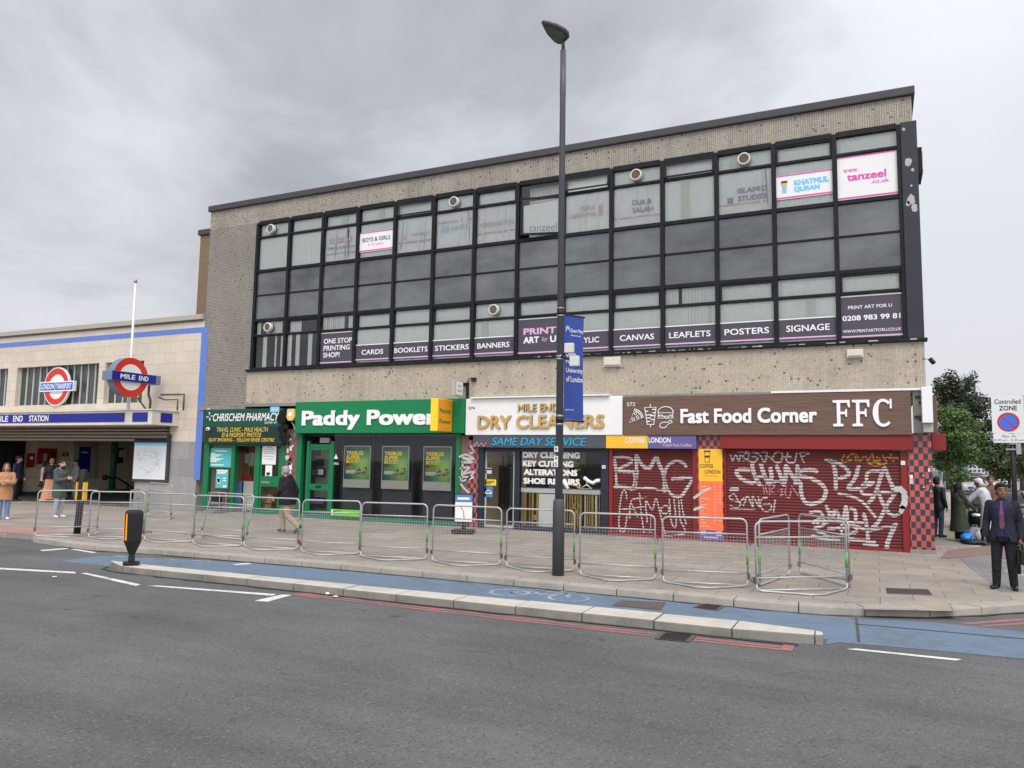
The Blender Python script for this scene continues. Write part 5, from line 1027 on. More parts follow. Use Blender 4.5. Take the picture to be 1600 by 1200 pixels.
S6d = [([(390, 510), (410, 610)], .035), ([(420, 510), (440, 610)], .035), ([(470, 620), (470, 510), (530, 520), (480, 570), (540, 610)], .035), ([(560, 580), (620, 560), (600, 630), (650, 600)], .035), ([(660, 520), (655, 620), (700, 660), (720, 560)], .035), ([(730, 520), (800, 630)], .035), ([(430, 640), (620, 640)], .03)]
S7 = [([(10, 180), (60, 200), (95, 300), (100, 460)], .12), ([(30, 190), (140, 220), (230, 300), (200, 345), (110, 360)], .11), ([(325, 245), (290, 360), (225, 460), (340, 460), (470, 405), (370, 420)], .11), ([(550, 290), (420, 300), (400, 400), (350, 500), (450, 520), (560, 500), (700, 500)], .09), ([(430, 600), (500, 490), (575, 265), (620, 350), (665, 460), (650, 500)], .11), ([(520, 490), (560, 600), (620, 700), (690, 730), (750, 690)], .10), ([(690, 510), (620, 600), (580, 680), (520, 790), (470, 840)], .11),
      ([(130, 515), (260, 540), (370, 600), (440, 680), (490, 740)], .08), ([(380, 720), (400, 800), (420, 960)], .11), ([(440, 880), (560, 850), (690, 830)], .08), ([(690, 820), (640, 920), (605, 1020), (600, 1120)], .12), ([(240, 960), (360, 975), (480, 990)], .10), ([(380, 1010), (510, 1025)], .08), ([(420, 850), (640, 850)], .06)]
S7b = [([(10, 640), (40, 740), (10, 800), (110, 690), (60, 690)], .10), ([(120, 700), (160, 800), (200, 640), (215, 760)], .10), ([(250, 660), (290, 680), (300, 780)], .10), ([(30, 860), (180, 850), (280, 830), (400, 870)], .09), ([(160, 900), (170, 800), (300, 850), (290, 900)], .09), ([(0, 780), (220, 790), (390, 800)], .07), ([(10, 930), (140, 930), (300, 890)], .08), ([(-120, 800), (-60, 760), (-20, 820), (-110, 860), (0, 920)], .09), ([(-150, 700), (-60, 690), (-20, 760), (-80, 800)], .09), ([(-130, 930), (0, 960), (130, 970)], .09)]
S7y = [([(185, 130), (160, 200), (260, 180), (215, 155), (280, 120), (300, 190)], .045), ([(310, 130), (340, 190), (390, 140), (420, 190), (460, 120), (480, 190), (540, 180), (500, 150)], .045), ([(560, 140), (600, 210), (480, 235), (420, 200), (540, 215)], .05), ([(600, 155), (715, 165)], .045), ([(640, 120), (670, 190)], .045)]
paint(s, strokes(S6, 1140, 690, 7.5, sy1), sy1, 'spray', seed=5, drop=.85); paint(s, strokes(S6b, 1140, 690, 7.5, sy1), sy1, 'spray', seed=6, drop=.7); paint(s, strokes(S6c, 1140, 690, 7.5, sy1), sy1, 'spray', seed=7, drop=.7); paint(s, strokes(S6d, 1140, 690, 7.5, sy1), sy1, 'spraypink', seed=8)
paint(s, strokes(S7, 1290, 690, 6.316, sy1), sy1, 'spray', seed=9, drop=.85); paint(s, strokes(S7b, 1290, 690, 6.316, sy1), sy1, 'spray', seed=10, drop=.7); paint(s, strokes(S7y, 1290, 690, 6.316, sy1), sy1, 'sprayyellow', seed=11)
paint(s, strokes([([(700, 470), (740, 470), (775, 510), (780, 600), (760, 640)], .13), ([(760, 650), (745, 690)], .1)], 1290, 690, 6.316, -.035), -.035, 'spray', True)
X0, X1, Z0, Z1_ = rect(1407.5, 720, 1414.5, 726.5, -.045); r = thing('notice', 'small white sticker on the red rail beside the corner pillar', 'notice', (X0, -.04, Z0)); b = MB(); b.box(X0, X1, -.042, -.031, Z0, Z1_, 0); b.box(X0+.04, X1-.04, -.045, -.0425, Z0+.03, Z1_-.04, 1); b.build('sheet', [M['white'], M['spraypink']], r)
# corner pillar
p = thing('corner_check_pillar', 'red and dark blue checkerboard tiled pillar at the street corner', 'pillar', (.95, 0, 0))
b = MB(); b.box(wl(1420, 760)[0], 1.19, -.06, .7, .09, 2.80); b.build('tiling', M['checks'], p)
b = MB(); b.box(wl(1420, 760)[0]-.02, 1.21, -.08, .72, -.05, .088); b.build('plinth', M['concrete'], p, bevel=.01)
b = MB()
for px, q in (((1421.5, 742, 1426.5, 748), 0), ((1421, 749, 1426.5, 756), 2), ((1450, 732, 1453, 737), 0), ((1439.5, 740, 1446, 746), 1), ((1450, 748, 1456, 755), 1), ((1440, 757, 1447, 764), 1), ((1451.5, 764, 1458, 771), 1)):
    X0, X1, Z0, Z1_ = pbox(b, *px, -.066, -.061, q)
    if q == 1: w = X1-X0; b.tube([(X0+w*.2, -.069, Z0+.03), (X0+w*.5, -.069, Z1_-.02), (X0+w*.8, -.069, Z0+.03)], .012, 4, 0, True)
b.build('sticker', [M['white'], M['black'], M['faded_pink']], p)
p2 = [o for o in bpy.data.objects if o.name.startswith('check_pier')][0]
def pz(lst, w): return [([wl(690+x/5.926, 690+y/5.926, -.03) for x, y in smooth(q)], w) for q in lst]
paint(p2, pz([[(170, 140), (230, 120), (300, 160), (200, 150), (290, 190), (190, 190)], [(180, 250), (260, 240), (200, 300), (300, 280), (240, 350)], [(170, 330), (300, 330), (180, 380), (250, 470)], [(270, 40), (300, 90), (270, 110)], [(200, 200), (180, 380)]], .06), -.047, 'spray', True)
paint(p2, pz([[(330, 20), (335, 45), (360, 10), (370, 45), (400, 15), (420, 45), (445, 10)]], .03), -.245, 'spraypink', True, name='pink_graffiti')

# ================================================================== STATION
st = thing('station_building', 'low cream tiled station building with a blue tile band and deep canopy', 'building', (-29, 3, 0))
SX1 = BX0-0.012; SX0 = -60; OX0, OX1 = -36.2, wl(211, 740)[0]; ZL = 2.50
b = MB()
ZS = 7.0; wz0, wz1 = 3.97, 5.64
wins = [(-46, wl(13, 577)[0]), (wl(25, 600)[0], wl(153, 600)[0]), (wl(163, 600)[0], wl(223, 600)[0])]
b.box(SX0, SX1, 0, .4, wz1, ZS); xs = [SX0]+[q for w in wins for q in w]+[SX1]
for i in range(0, len(xs), 2): b.box(xs[i], xs[i+1], 0, .4, wz0, wz1-.0005)
b.box(SX0, SX1, 0, .4, 3.12, wz0-.0005); b.box(wl(265, 680)[0], SX1, 0, .4, ZL, 3.1195)
b.build('wall', M['faience'], st)
b = MB(); b.box(OX1, SX1, 0, .4, 0, ZL-.001); b.build('stone_base', M['stonegrey'], st)
b = MB(); b.box(SX0, SX1-.02, -.07, .5, ZS+.001, ZS+.05, 1); b.box(SX0, SX1-.02, -.12, .5, ZS+.051, ZS+.24, 0); b.build('coping', [cm('pale_coping', (.40, .37, .32)), M['soffit']], st, bevel=.01)
b = MB(); b.box(SX0, -22.5, .4, 12, 6.6, 6.7); b.build('roof', M['roof'], st)
zb1 = wl(318, 511)[1]; zb0 = wl(318, 519)[1]; xb0, xb1 = wl(316, 600)[0]-.02, wl(323.0, 560)[0]
b = MB(); b.box(SX0, xb1, -.012, 0, zb0, zb1); b.box(xb1-.32, xb1, -.011, 0, wl(306, 750)[1], zb0-.0005); b.build('blue_tile_band', M['bluetile'], st)
for (w0, w1) in wins:
    b = MB(); b.add([(w0, .22, wz0), (w1, .22, wz0), (w1, .22, wz1), (w0, .22, wz1)], [(0, 1, 2, 3)])
    w = b.build('window', M['stwin'], st)
    b = MB(); n = max(2, round((w1-w0)/.43))
    for k in range(n+1): x = w0+(w1-w0)*k/n; b.box(x-.018, x+.018, .17, .219, wz0, wz1)
    b.box(w0, w1, .16, .23, wz0-.01, wz0+.05); b.build('mullion', M['mullion'], w)
# canopy with blue panels
CX1, CY = -23.5, -1.17; cz0, cz1 = 3.12, 3.60
b = MB(); b.box(SX0, CX1, CY, -.001, cz0, cz1); b.box(SX0, CX1+.04, CY-.05, -.002, cz1+.001, cz1+.05); b.box(SX0, CX1+.03, CY-.04, -.002, cz0-.04, cz0-.001)
cn = b.build('canopy', M['offwhite'], st, bevel=.008)
b = MB()
xa, xb = wl(195, 650, CY)[0], wl(207.5, 650, CY)[0]; xc = wl(231, 650, CY)[0]
b.box(SX0, xa, CY-.02, CY-.001, cz0+.07, cz1-.07); b.box(xb, xc, CY-.02, CY-.001, cz0+.07, cz1-.07); y0, y1 = wside(251, 650, CX1)[0], wside(269, 650, CX1)[0]
b.box(CX1+.001, CX1+.02, y0, y1, cz0+.07, cz1-.07); b.build('blue_panel', M['bluesign'], cn)
X0, X1, Z0, Z1_ = rect(-38, 644.5, 76, 657.5, CY-.02); zc = (cz0+cz1)/2
b = MB(); b.text('MILE', wl(-7, 650, CY-.02)[0], wl(13, 650, CY-.02)[0], zc-.12, zc+.12, CY-.023, bold=.02); b.text('END', wl(21, 650, CY-.02)[0], wl(36, 650, CY-.02)[0], zc-.12, zc+.12, CY-.023, bold=.02); b.text('STATION', wl(46, 650, CY-.02)[0], wl(76, 650, CY-.02)[0], zc-.12, zc+.12, CY-.023, bold=.02); b.build('lettering', M['letter'], cn)
b = MB(); xr = wl(265, 676)[0]
for k in range(5): z = ZL+.02+k*.125; b.box(SX0, xr, -.10-.03*k, .3, z, z+.085)
b.box(SX0, xr-.01, .0, .29, ZL, 3.11, 1); b.build('ribbed_lintel', [M['ribbed'], M['soffit']], st, bevel=.01)
# entrance hall
b = MB(); b.box(OX0-.1, OX0, 2.3, 14, 0.18, 3.2); b.box(OX0, OX1+3, 13.5, 13.6, 0, 3.2); b.build('hall_wall', M['halltile'], st)
b = MB(); b.box(OX0-.05, OX0+.015, 2.3, 14, 0.0, .18); b.box(OX0, OX1+3, 13.46, 13.5, 0, .18); b.build('skirting', M['greenrail'], st)
b = MB(); b.box(OX0-.1, OX1+3, .4, 13.6, 3.2, 3.3); b.box(OX1+3, OX1+3.1, .4, 13.6, 0, 3.2); b.build('hall_ceiling', M['offwhite'], st)
b = MB(); b.box(OX0-.1, OX1+.2, -.02, 13.6, -.02, .006); b.build('hall_floor', M['floor'], st)
b = MB(); b.box(OX0-.2, OX0+.25, -.02, 2.29, 0, ZL+.3); b.box(SX0, OX0-.2, .1, .4, 0, 3.1)
for k in range(7): b.box(OX0+.251, OX0+.28, .05+k*.32, .10+k*.32, 0, ZL)
b.build('folding_gate', M['stoneblack'], st)
X = OX0+.02
def onside(px, m, name, label, cat, d=.12, extra=None, group=None):
    y0, z1 = wside(px[0], px[1], X+d); y1, z0 = wside(px[2], px[3], X+d); r = thing(name, label, cat, (X, (y0+y1)/2, z0), group)
    b = MB(); b.box(X, X+d, y0, y1, z0, z1); b.build('casing', M[m], r, bevel=.02)
    if extra: b = MB(); extra(b, X+d, y0, y1, z0, z1); b.build('face', [M['greypanel'], M['black'], M['bluesign'], M['letter']], r)
    return r
onside((44.5, 708, 53.5, 730), 'fireplug', 'fire_box', 'narrow dark red box on the cream hall wall', 'fire box', extra=lambda b, x, y0, y1, z0, z1: b.box(x, x+.01, y0+.1, y1-.1, z1-.3, z1-.15, 3))
onside((61, 700, 88, 725), 'fireplug', 'fire_cabinet', 'wide red cabinet on the hall wall behind the waiting couple', 'cabinet', extra=lambda b, x, y0, y1, z0, z1: (b.box(x, x+.01, y0+.25, y1-.5, z0+.1, z0+.5, 0), b.box(x, x+.012, y1-.3, y1-.1, z0+.1, z0+.6, 1)))
onside((98, 707, 107, 713), 'fireplug', 'wall_plate', 'small dark red plate on the hall wall right of the red cabinet', 'plate', .03, extra=lambda b, x, y0, y1, z0, z1: b.box(x, x+.006, y0+.1, y1-.1, z0+.05, z1-.05, 0))
onside((116, 690, 149, 746), 'greypanel', 'poster_case', 'tall grey poster case with a dark blue poster in the entrance hall', 'poster case', .15, extra=lambda b, x, y0, y1, z0, z1: (b.box(x, x+.01, y0+.3, y1-.35, z1-1.5, z1-.25, 2), b.box(x+.0105, x+.014, y0+.4, y1-.5, z1-.55, z1-.5, 3)))
onside((184, 700, 192, 724), 'black', 'hall_sign', 'narrow dark sign on the hall wall beside the green column', 'sign', .05, extra=lambda b, x, y0, y1, z0, z1: (b.box(x, x+.01, y0+.1, y0+.5, z1-.5, z1-.1, 3),))
r = thing('hall_column', 'green painted post standing in the station entrance', 'post', (-30, 3.5, 0)); X, Y = gd(174, 772); b = MB(); b.tube([(X, Y, 0.1), (X, Y, 3.2)], .16, 14); b.tube([(X, Y, 0), (X, Y, .1)], .22, 14); b.build('shaft', M['greenrail'], r)
r = thing('handrail', 'dark handrail sloping down beside the station stairs', 'handrail', (-30, 5, 0)); b = MB()
P = [wside(x, y, -31.0) for x, y in ((164, 746), (170, 746.5), (184, 747), (200, 757), (214, 768))]; b.tube([(-31.0, p[0], p[1]) for p in P], .045, 8); b.build('rail', M['stoneblack'], r)
b = MB(); b.ball((-31.0, P[0][0], P[0][1]), .13); b.tube([(-31.0, P[3][0], P[3][1]), (-31.0, P[3][0], P[3][1]-.8)], .04, 8); b.build('post', M['stoneblack'], r)
# map board on the stone
mb0, mb1 = wl(209, 720, -.10)[0], wl(259, 720, -.10)[0]; mz0, mz1 = wl(235, 749, -.1)[1], wl(235, 692, -.1)[1]
r = thing('map_board', 'large dark framed board with a white street map beside the station entrance', 'map board', ((mb0+mb1)/2, 0, mz0))
b = MB(); b.box(mb0-.06, mb1+.12, -.10, -.001, mz0-.1, mz1+.32); b.build('frame', cm('dark_slate', (.05, .05, .058)), r, bevel=.02)
b = MB(); b.box(mb0, mb1, -.106, -.1005, mz0, mz1, 0); b.box(mb0, mb1, -.109, -.1065, mz1-.10, mz1-.002, 1); random.seed(6)
for k in range(70):
    x = random.uniform(mb0+.1, mb1-.3); z = random.uniform(mz0+.1, mz1-.25)
    if random.random() < .5: b.box(x, x+random.uniform(.05, .3), -.1085, -.1065, z, z+.012, 2)
    else: b.box(x, x+.012, -.1085, -.1065, z, z+random.uniform(.04, .2), 2)
b.tube([((mb0+mb1)/2+.42*math.cos(a*.3)*random.uniform(.9, 1.1), -.107, (mz0+mz1)/2+.38*math.sin(a*.3)) for a in range(21)], .008, 4, 3, True)
b.build('map_sheet', [M['mapwhite'], M['skyblue'], M['mapline'], M['faded_pink']], r)
# flat roundel in front of the middle window
X, Z = wl(89, 604, -.05); ry = abs(wl(89, 574, -.05)[1]-wl(89, 634, -.05)[1])/2; rx = ry
r = thing('round_sign', 'flat red ring sign with a blue bar mounted over the station window', 'sign', (X, 0, Z-ry))
b = MB()
def ringy(b, X, Z, y, ro, ri, d, m, n=44):
    vs = []
    for rr, yy in ((ri, y), (ro, y), (ro, y+d), (ri, y+d)): vs += [(X+rr*math.cos(2*math.pi*j/n), yy, Z+rr*math.sin(2*math.pi*j/n)) for j in range(n)]
    b.add(vs, [(q*n+j, q*n+(j+1) % n, ((q+1) % 4)*n+(j+1) % n, ((q+1) % 4)*n+j) for q in range(4) for j in range(n)], m)
def disc(b, X, Z, y, ro, m, n=44): b.add([(X+ro*math.cos(2*math.pi*j/n), y, Z+ro*math.sin(2*math.pi*j/n)) for j in range(n)], [list(range(n))], m)
ringy(b, X, Z, -.08, ry, ry*.95, .1, 1); ringy(b, X, Z, -.085, ry*.95, ry*.66, .1, 0); b.build('ring', [M['rred'], M['white']], r)
b = MB(); disc(b, X, Z, -.05, ry*.68, 0); b.build('disc', M['white'], r)
bx0, bx1 = wl(62.5, 605, -.12)[0], wl(115, 605, -.12)[0]; bh = (wl(89, 596.5, -.12)[1]-wl(89, 612, -.12)[1])/2
b = MB(); b.box(bx0, bx1, -.13, .0, Z-bh, Z+bh, 0); b.box(bx0+.05, X-.02, -.136, -.1305, Z-bh+.05, Z+bh-.05, 1); b.box(X+.02, bx1-.05, -.136, -.1305, Z-bh+.05, Z+bh-.05, 1); b.build('bar', [M['white'], M['brightblue']], r)
b = MB(); b.text('LONDON', bx0+.12, X-.06, Z-.11, Z+.11, -.139, bold=.02); b.text('TRANSPORT', X+.08, bx1-.12, Z-.11, Z+.11, -.139, bold=.02); b.build('lettering', M['letter'], r)
# projecting roundel box over the canopy
XS, YC, ZC_, RR = -24.3, -1.5, 4.78, .715
r = thing('station_roundel', 'boxy red ring sign with a blue station name bar projecting over the canopy', 'sign', (XS, YC, 3.65))
b = MB(); n = 44
def circx(rr, x): return [(x, YC+rr*math.cos(2*math.pi*j/n), ZC_+rr*math.sin(2*math.pi*j/n)) for j in range(n)]
b.loft([circx(RR, XS-.34), circx(RR, XS)], cap=False); b.build('drum', M['sidegrey'], r)
b = MB(); vs = circx(RR, XS+.004)+circx(RR*.66, XS+.004); b.add(vs, [(j, (j+1) % n, n+(j+1) % n, n+j) for j in range(n)], 0); b.add(circx(RR*.66, XS+.003), [list(range(n))], 1)
vs = circx(RR, XS-.344)+circx(RR*.66, XS-.344); b.add(vs, [(j, (j+1) % n, n+(j+1) % n, n+j) for j in range(n)], 0); b.add(circx(RR*.66, XS-.343), [list(range(n))], 1)
b.build('ring', [M['rred'], M['white']], r)
b = MB(); b.box(XS-.42, XS+.08, YC-.84, YC+1.22, ZC_-.17, ZC_+.17, 0); b.build('bar', M['sidegrey'], r, bevel=.008)
b = MB(); b.box(XS+.081, XS+.088, YC-.82, YC+1.0, ZC_-.155, ZC_+.155); b.build('bar_face', M['bluesign'], r)
b = MB(); b.text('MILE', YC-.50, YC+.10, ZC_-.085, ZC_+.085, 0, bold=.02, mp=lambda u, v, w: (XS+.092+w, u, v)); b.text('END', YC+.26, YC+.66, ZC_-.085, ZC_+.085, 0, bold=.02, mp=lambda u, v, w: (XS+.092+w, u, v)); b.build('lettering', M['letter'], r)
b = MB(); b.tube([(XS-.2, YC+.95, ZC_-.2), (XS-.2, YC+.95, ZC_-.55), (XS-.2, YC+1.05, ZC_-.75), (XS-.2, YC+1.05, 3.66)], .045, 8); b.tube([(XS+.1, -.25, 4.25), (XS+.9, -.2, 4.25), (XS+1.25, -.2, 4.25), (XS+1.25, -.2, 3.65)], .035, 8); b.tube([(XS+.1, -.35, 4.15), (XS+.4, -.32, 4.05), (XS+1.05, -.3, 4.05), (XS+1.05, -.3, 3.65)], .03, 8); b.tube([(XS-.2, YC+.5, ZC_-.7), (XS-.2, -.6, 3.65)], .03, 6); b.build('bracket', M['lampgrey'], r)
r = thing('flagpole', 'slender white flagpole rising behind the projecting station sign', 'flagpole', (-24.98, -1.0, 3.6)); b = MB(); b.tube([(-24.98, -1.0, 3.62), (-25.0, -1.0, 5.6), (-25.03, -1.0, 8.45)], [.06, .05, .03], 12); b.build('pole', M['white'], r); b = MB(); b.ball((-25.03, -1.0, 8.5), (.06, .06, .09)); b.build('finial', M['steel'], r)

# ================================================================== STREET FURNITURE
LX, LY = gd(872, 899)
lamp = thing('street_lamp', 'tall dark grey street lamp standing by the kerb in front of the dry cleaner', 'street lamp', (LX, LY, 0))
zt = wl(884, 78, LY)[1]; zk = wl(873, 790, LY)[1]
b = MB(); b.tube([(LX, LY, 0), (LX, LY, zk-.04), (LX, LY, zk+.08), (LX, LY, zk+.12)], [.105, .105, .10, .072], 18); b.build('base', M['lampgrey2'], lamp)
b = MB(); b.tube([(LX, LY, zk+.12), (LX, LY, zt-.9), (LX, LY, zt-.88), (LX, LY, zt)], [.070, .054, .058, .056], 16); b.tube([(LX, LY, zt), (LX-.005, LY, zt+.22)], [.035, .032], 10); b.build('pole', M['lampgrey'], lamp)
b = MB(); hx, hy, hz = LX, LY, zt+.2
# leaf-shaped lantern held up at its back end, tilted so that its lens faces down and left
def headpt(u, v, w):          # u forward along the arm, v sideways, w up
    dx, dy = -.62, -.78; tl = .42
    f = u*math.cos(tl)-w*math.sin(tl); h = u*math.sin(tl)+w*math.cos(tl)
    return (hx+dx*f-dy*v*-1*-1, hy+dy*f+dx*v, hz+h)
outl = [(-.07, .08), (.0, .142), (.10, .158), (.28, .128), (.44, .055), (.51, .015)]
outl = [(u_, v_*1.4) for u_, v_ in outl]; pts = outl+[(u_, -v_) for u_, v_ in outl[::-1]]
rings = [[headpt(u_*s_+.02, v_*s_, w_) for u_, v_ in pts] for s_, w_ in ((.86, .0), (1.0, .03), (.97, .07), (.72, .12), (.3, .14))]
b.loft(rings); b.build('lantern', M['lampgrey2'], lamp)
b = MB(); b.add([headpt(u_*.7+.06, v_*.75, -.004) for u_, v_ in pts], [list(range(len(pts)))]); b.build('lens', M['lampglass'], lamp)
b = MB()
for py, h_ in ((482, .012), (488.5, .055), (493.5, .012), (557, .018), (561, .018), (650, .018), (656, .06), (663, .018)): Z = wl(878, py, LY)[1]; b.tube([(LX, LY, Z-h_), (LX, LY, Z+h_)], .074 if h_ < .03 else .071, 16, 0 if h_ < .03 else 1)
b.build('strap', [M['steel'], M['black']], lamp)
b = MB()
for t, py0, py1 in (('M', 697.5, 706), ('9', 712.5, 720.5), ('5', 720.5, 729.5)):
    Z0, Z1_ = wl(872, py1, LY-.08)[1], wl(872, py0, LY-.08)[1]; x0 = LX-.065
    b.box(x0, x0+.07, LY-.083, LY-.060, Z0, Z1_, 0); b.text(t, x0+.018, x0+.053, Z0+.015, Z1_-.015, LY-.085, 1, bold=.02)
b.build('number_plate', [M['white'], M['signblack']], lamp)
# banner hung from two arms
bn = thing('lamp_banner', 'long dark blue cloth banner with white words hung on the street lamp', 'banner', (LX+.1, LY, 3))
bz1, bz0 = wl(884, 492, LY)[1], wl(884, 655, LY)[1]
ang = math.radians(58); ux, uy = math.cos(ang), math.sin(ang); BWd = None
# outer edge of the cloth seen at x=911
wdt = .2
while wl(911, 580, LY+uy*wdt)[0] > LX+ux*wdt and wdt < 1.5: wdt += .005
def bp(u, v, off=0): return (LX+ux*(.08+(wdt-.08)*u)-uy*0+off*uy*-1*-1, LY+uy*(.08+(wdt-.08)*u)-off*ux+.022*math.sin(v*5+u*2), bz0+(bz1-bz0)*v)
b = MB(); nu, nv = 8, 20; vs = [bp(i/nu, j/nv) for j in range(nv+1) for i in range(nu+1)]
b.add(vs, [(j*(nu+1)+i, j*(nu+1)+i+1, (j+1)*(nu+1)+i+1, (j+1)*(nu+1)+i) for j in range(nv) for i in range(nu)], 0, True); cl_ = b.build('cloth', M['banner'], bn)
b = MB()
H_ = bz1-bz0
for t, v0, v1, u0, u1 in (('Queen Mary', .835, .885, .34, .98), ('University of London', .805, .825, .36, .86), ('Queen', .60, .66, .10, .62), ('Mary', .53, .585, .10, .50), ('University', .44, .50, .10, .98), ('of London', .365, .42, .10, .98), ('qmul.ac.uk', .085, .105, .08, .5)):
    b.text(t, u0, u1, v0, v1, 0, bold=.005, mp=lambda u, v, w: bp(u, v, .006+w))
for pts_ in ([(.10, .845), (.16, .90), (.20, .86), (.24, .90), (.30, .845)],): b.tube([bp(u, v, .008) for u, v in pts_], .012, 4)
b.build('lettering', M['letter'], cl_)
b = MB(); b.tube([(LX, LY, bz1+.02), bp(1.04, 1.01)], .016, 8); b.tube([(LX, LY, bz0-.02), bp(1.04, -.01)], .016, 8); b.build('arm', M['black'], bn)
for px, lab in (((881.5, 536, 895, 550.5), 'upper pale sensor box strapped to the street lamp'), ((889.5, 556, 903.5, 571.5), 'lower pale sensor box strapped to the street lamp')):
    yb = LY-.42; X0, X1, Z0, Z1_ = rect(*px, yb); r = thing('sensor_box', lab, 'sensor box', ((X0+X1)/2, yb, Z0), 'sensor boxes on the street lamp')
    b = MB(); b.box(X0, X1, yb, yb+.09, Z0, Z1_); b.build('casing', M['sensor'], r, bevel=.015)
    b = MB(); b.tube([((X0+X1)/2, yb+.09, (Z0+Z1_)/2), (LX+.05, LY-.08, wl(878, 559, LY)[1])], .018, 6); b.build('bracket', M['black'], r)
# keep-left style bollard on the strip
X, Y = gd(205, 881, .02); r = thing('traffic_bollard', 'black traffic bollard with an orange side strip on the nose of the kerb strip', 'bollard', (X, Y, .02), rz=rad(51))
def frus(b, levels, m=0): b.loft([[(a, -c, z), (a, c, z), (-a, c, z), (-a, -c, z)][::-1] for z, a, c in levels], m, False)
b = MB(); frus(b, [(0, .14, .14), (.03, .14, .14)]); frus(b, [(.031, .06, .06), (.15, .05, .05)]); b.build('base', M['footrubber'], r, bevel=.01)
b = MB(); frus(b, [(.151, .05, .04), (.36, .145, .075), (.80, .155, .08), (.845, .14, .07), (.862, .09, .04)]); b.build('body', M['black'], r, bevel=.012)
b = MB(); b.loft([[(-.10+.03*0, -.078, .38), (-.145, -.06, .38), (-.155, -.06, .80), (-.11, -.082, .80)]]+[[(-.10, -.088, .38), (-.152, -.066, .38), (-.162, -.066, .80), (-.11, -.092, .80)]], 0, False); b.build('reflector', M['orangestrip'], r)
b = MB(); b.box(-.164, -.150, -.055, .055, .38, .80); b.build('reflector', M['orangestrip'], r)
r.scale = (1.0, 1.0, 1.13)
X, Y = gd(122, 836); r = thing('marker_post', 'slim black post with two yellow reflectors behind the first barrier', 'post', (X, Y, 0)); b = MB(); zt = wl(124, 733, Y)[1]
b.tube([(X-.05, Y, 0), (X, Y, zt*.5), (X+.05, Y, zt-.02), (X+.05, Y, zt)], [.08, .08, .085, .06], 12); b.build('shaft', M['footrubber'], r)
for s_ in (-1, 1): b = MB(); b.box(X+.01+s_*.13-.025, X+.01+s_*.13+.025, Y-.05, Y+.05, zt*.52, zt*.80); b.box(X+s_*.075, X+s_*.11, Y-.02, Y+.02, zt*.6, zt*.63); b.build('reflector', M['yellowstrip'], r)
# parking zone sign
ZY = -3.0; X0, X1, Z0, Z1_ = rect(1548, 620, 1602, 692, ZY); zm = wl(1575, 677.5, ZY)[1]; zt = wl(1575, 619, ZY)[1]
r = thing('zone_sign', 'white parking zone plate with a blue and red roundel on a black post', 'road sign', ((X0+X1)/2+.05, ZY, 0))
b = MB(); b.box(X0, X1, ZY-.012, ZY, zm+.004, Z1_); b.build('plate', M['signgrey'], r, bevel=.004)
b = MB(); b.box(X0+.01, X1-.005, ZY-.012, ZY, Z0, zm-.004); b.build('time_plate', M['signgrey'], r, bevel=.004)
b = MB(); wq = X1-X0; hq = Z1_-zm
b.text('Controlled', X0+wq*.10, X0+wq*.92, zm+hq*.80, zm+hq*.93, ZY-.014, 0, bold=.01); b.text('ZONE', X0+wq*.24, X0+wq*.80, zm+hq*.62, zm+hq*.75, ZY-.014, 0, bold=.02)
hz_ = zm-Z0; b.text('Mon - Fri', X0+wq*.30, X0+wq*.72, Z0+hz_*.58, Z0+hz_*.85, ZY-.014, 0); b.text('8.30 am - 5.30 pm', X0+wq*.05, X0+wq*.97, Z0+hz_*.14, Z0+hz_*.40, ZY-.014, 0)
b.build('lettering', M['signblack'], r)
b = MB(); cxq, czq, rq = X0+wq*.51, zm+hq*.31, hq*.255
disc(b, cxq, czq, ZY-.014, rq*.86, 0); ringy(b, cxq, czq, ZY-.0175, rq, rq*.80, .003, 1); d_ = rq*.62; t_ = rq*.13
b.add([(cxq-d_-t_*.5, ZY-.018, czq+d_-t_*.5), (cxq-d_+t_*.5, ZY-.018, czq+d_+t_*.5), (cxq+d_+t_*.5, ZY-.018, czq-d_+t_*.5), (cxq+d_-t_*.5, ZY-.018, czq-d_-t_*.5)], [(3, 2, 1, 0)], 1)
b.build('roundel', [M['signblue'], M['signred']], r)
px_ = wl(1582, 700, ZY+.06)[0]; b = MB(); b.tube([(px_, ZY+.06, 0), (px_, ZY+.06, Z1_-.05)], .045, 12); b.build('post', M['black'], r)
b = MB(); b.box(px_-.06, px_+.06, ZY, ZY+.12, Z0-.03, Z0-.005); b.box(px_-.12, px_+.06, ZY+.0, ZY+.02, Z0-.14, Z0-.11); b.box(px_+.05, px_+.13, ZY-.02, ZY+.14, Z0-.22, Z0-.01); b.build('bracket', M['steel'], r)
X0b = wl(1597.5, 640, ZY)[0]; r = thing('plain_sign_plate', 'grey sign plate cut off by the right edge of the photo', 'road sign', (X0b+.1, ZY, 0)); b = MB(); b.box(X0b, X0b+.34, ZY+.0, ZY+.012, wl(1598, 690, ZY)[1], Z1_+.02); b.build('plate', M['greypanel'], r); b = MB(); b.tube([(X0b+.1, ZY+.05, 0), (X0b+.1, ZY+.05, Z1_)], .04, 10); b.build('post', M['black'], r)

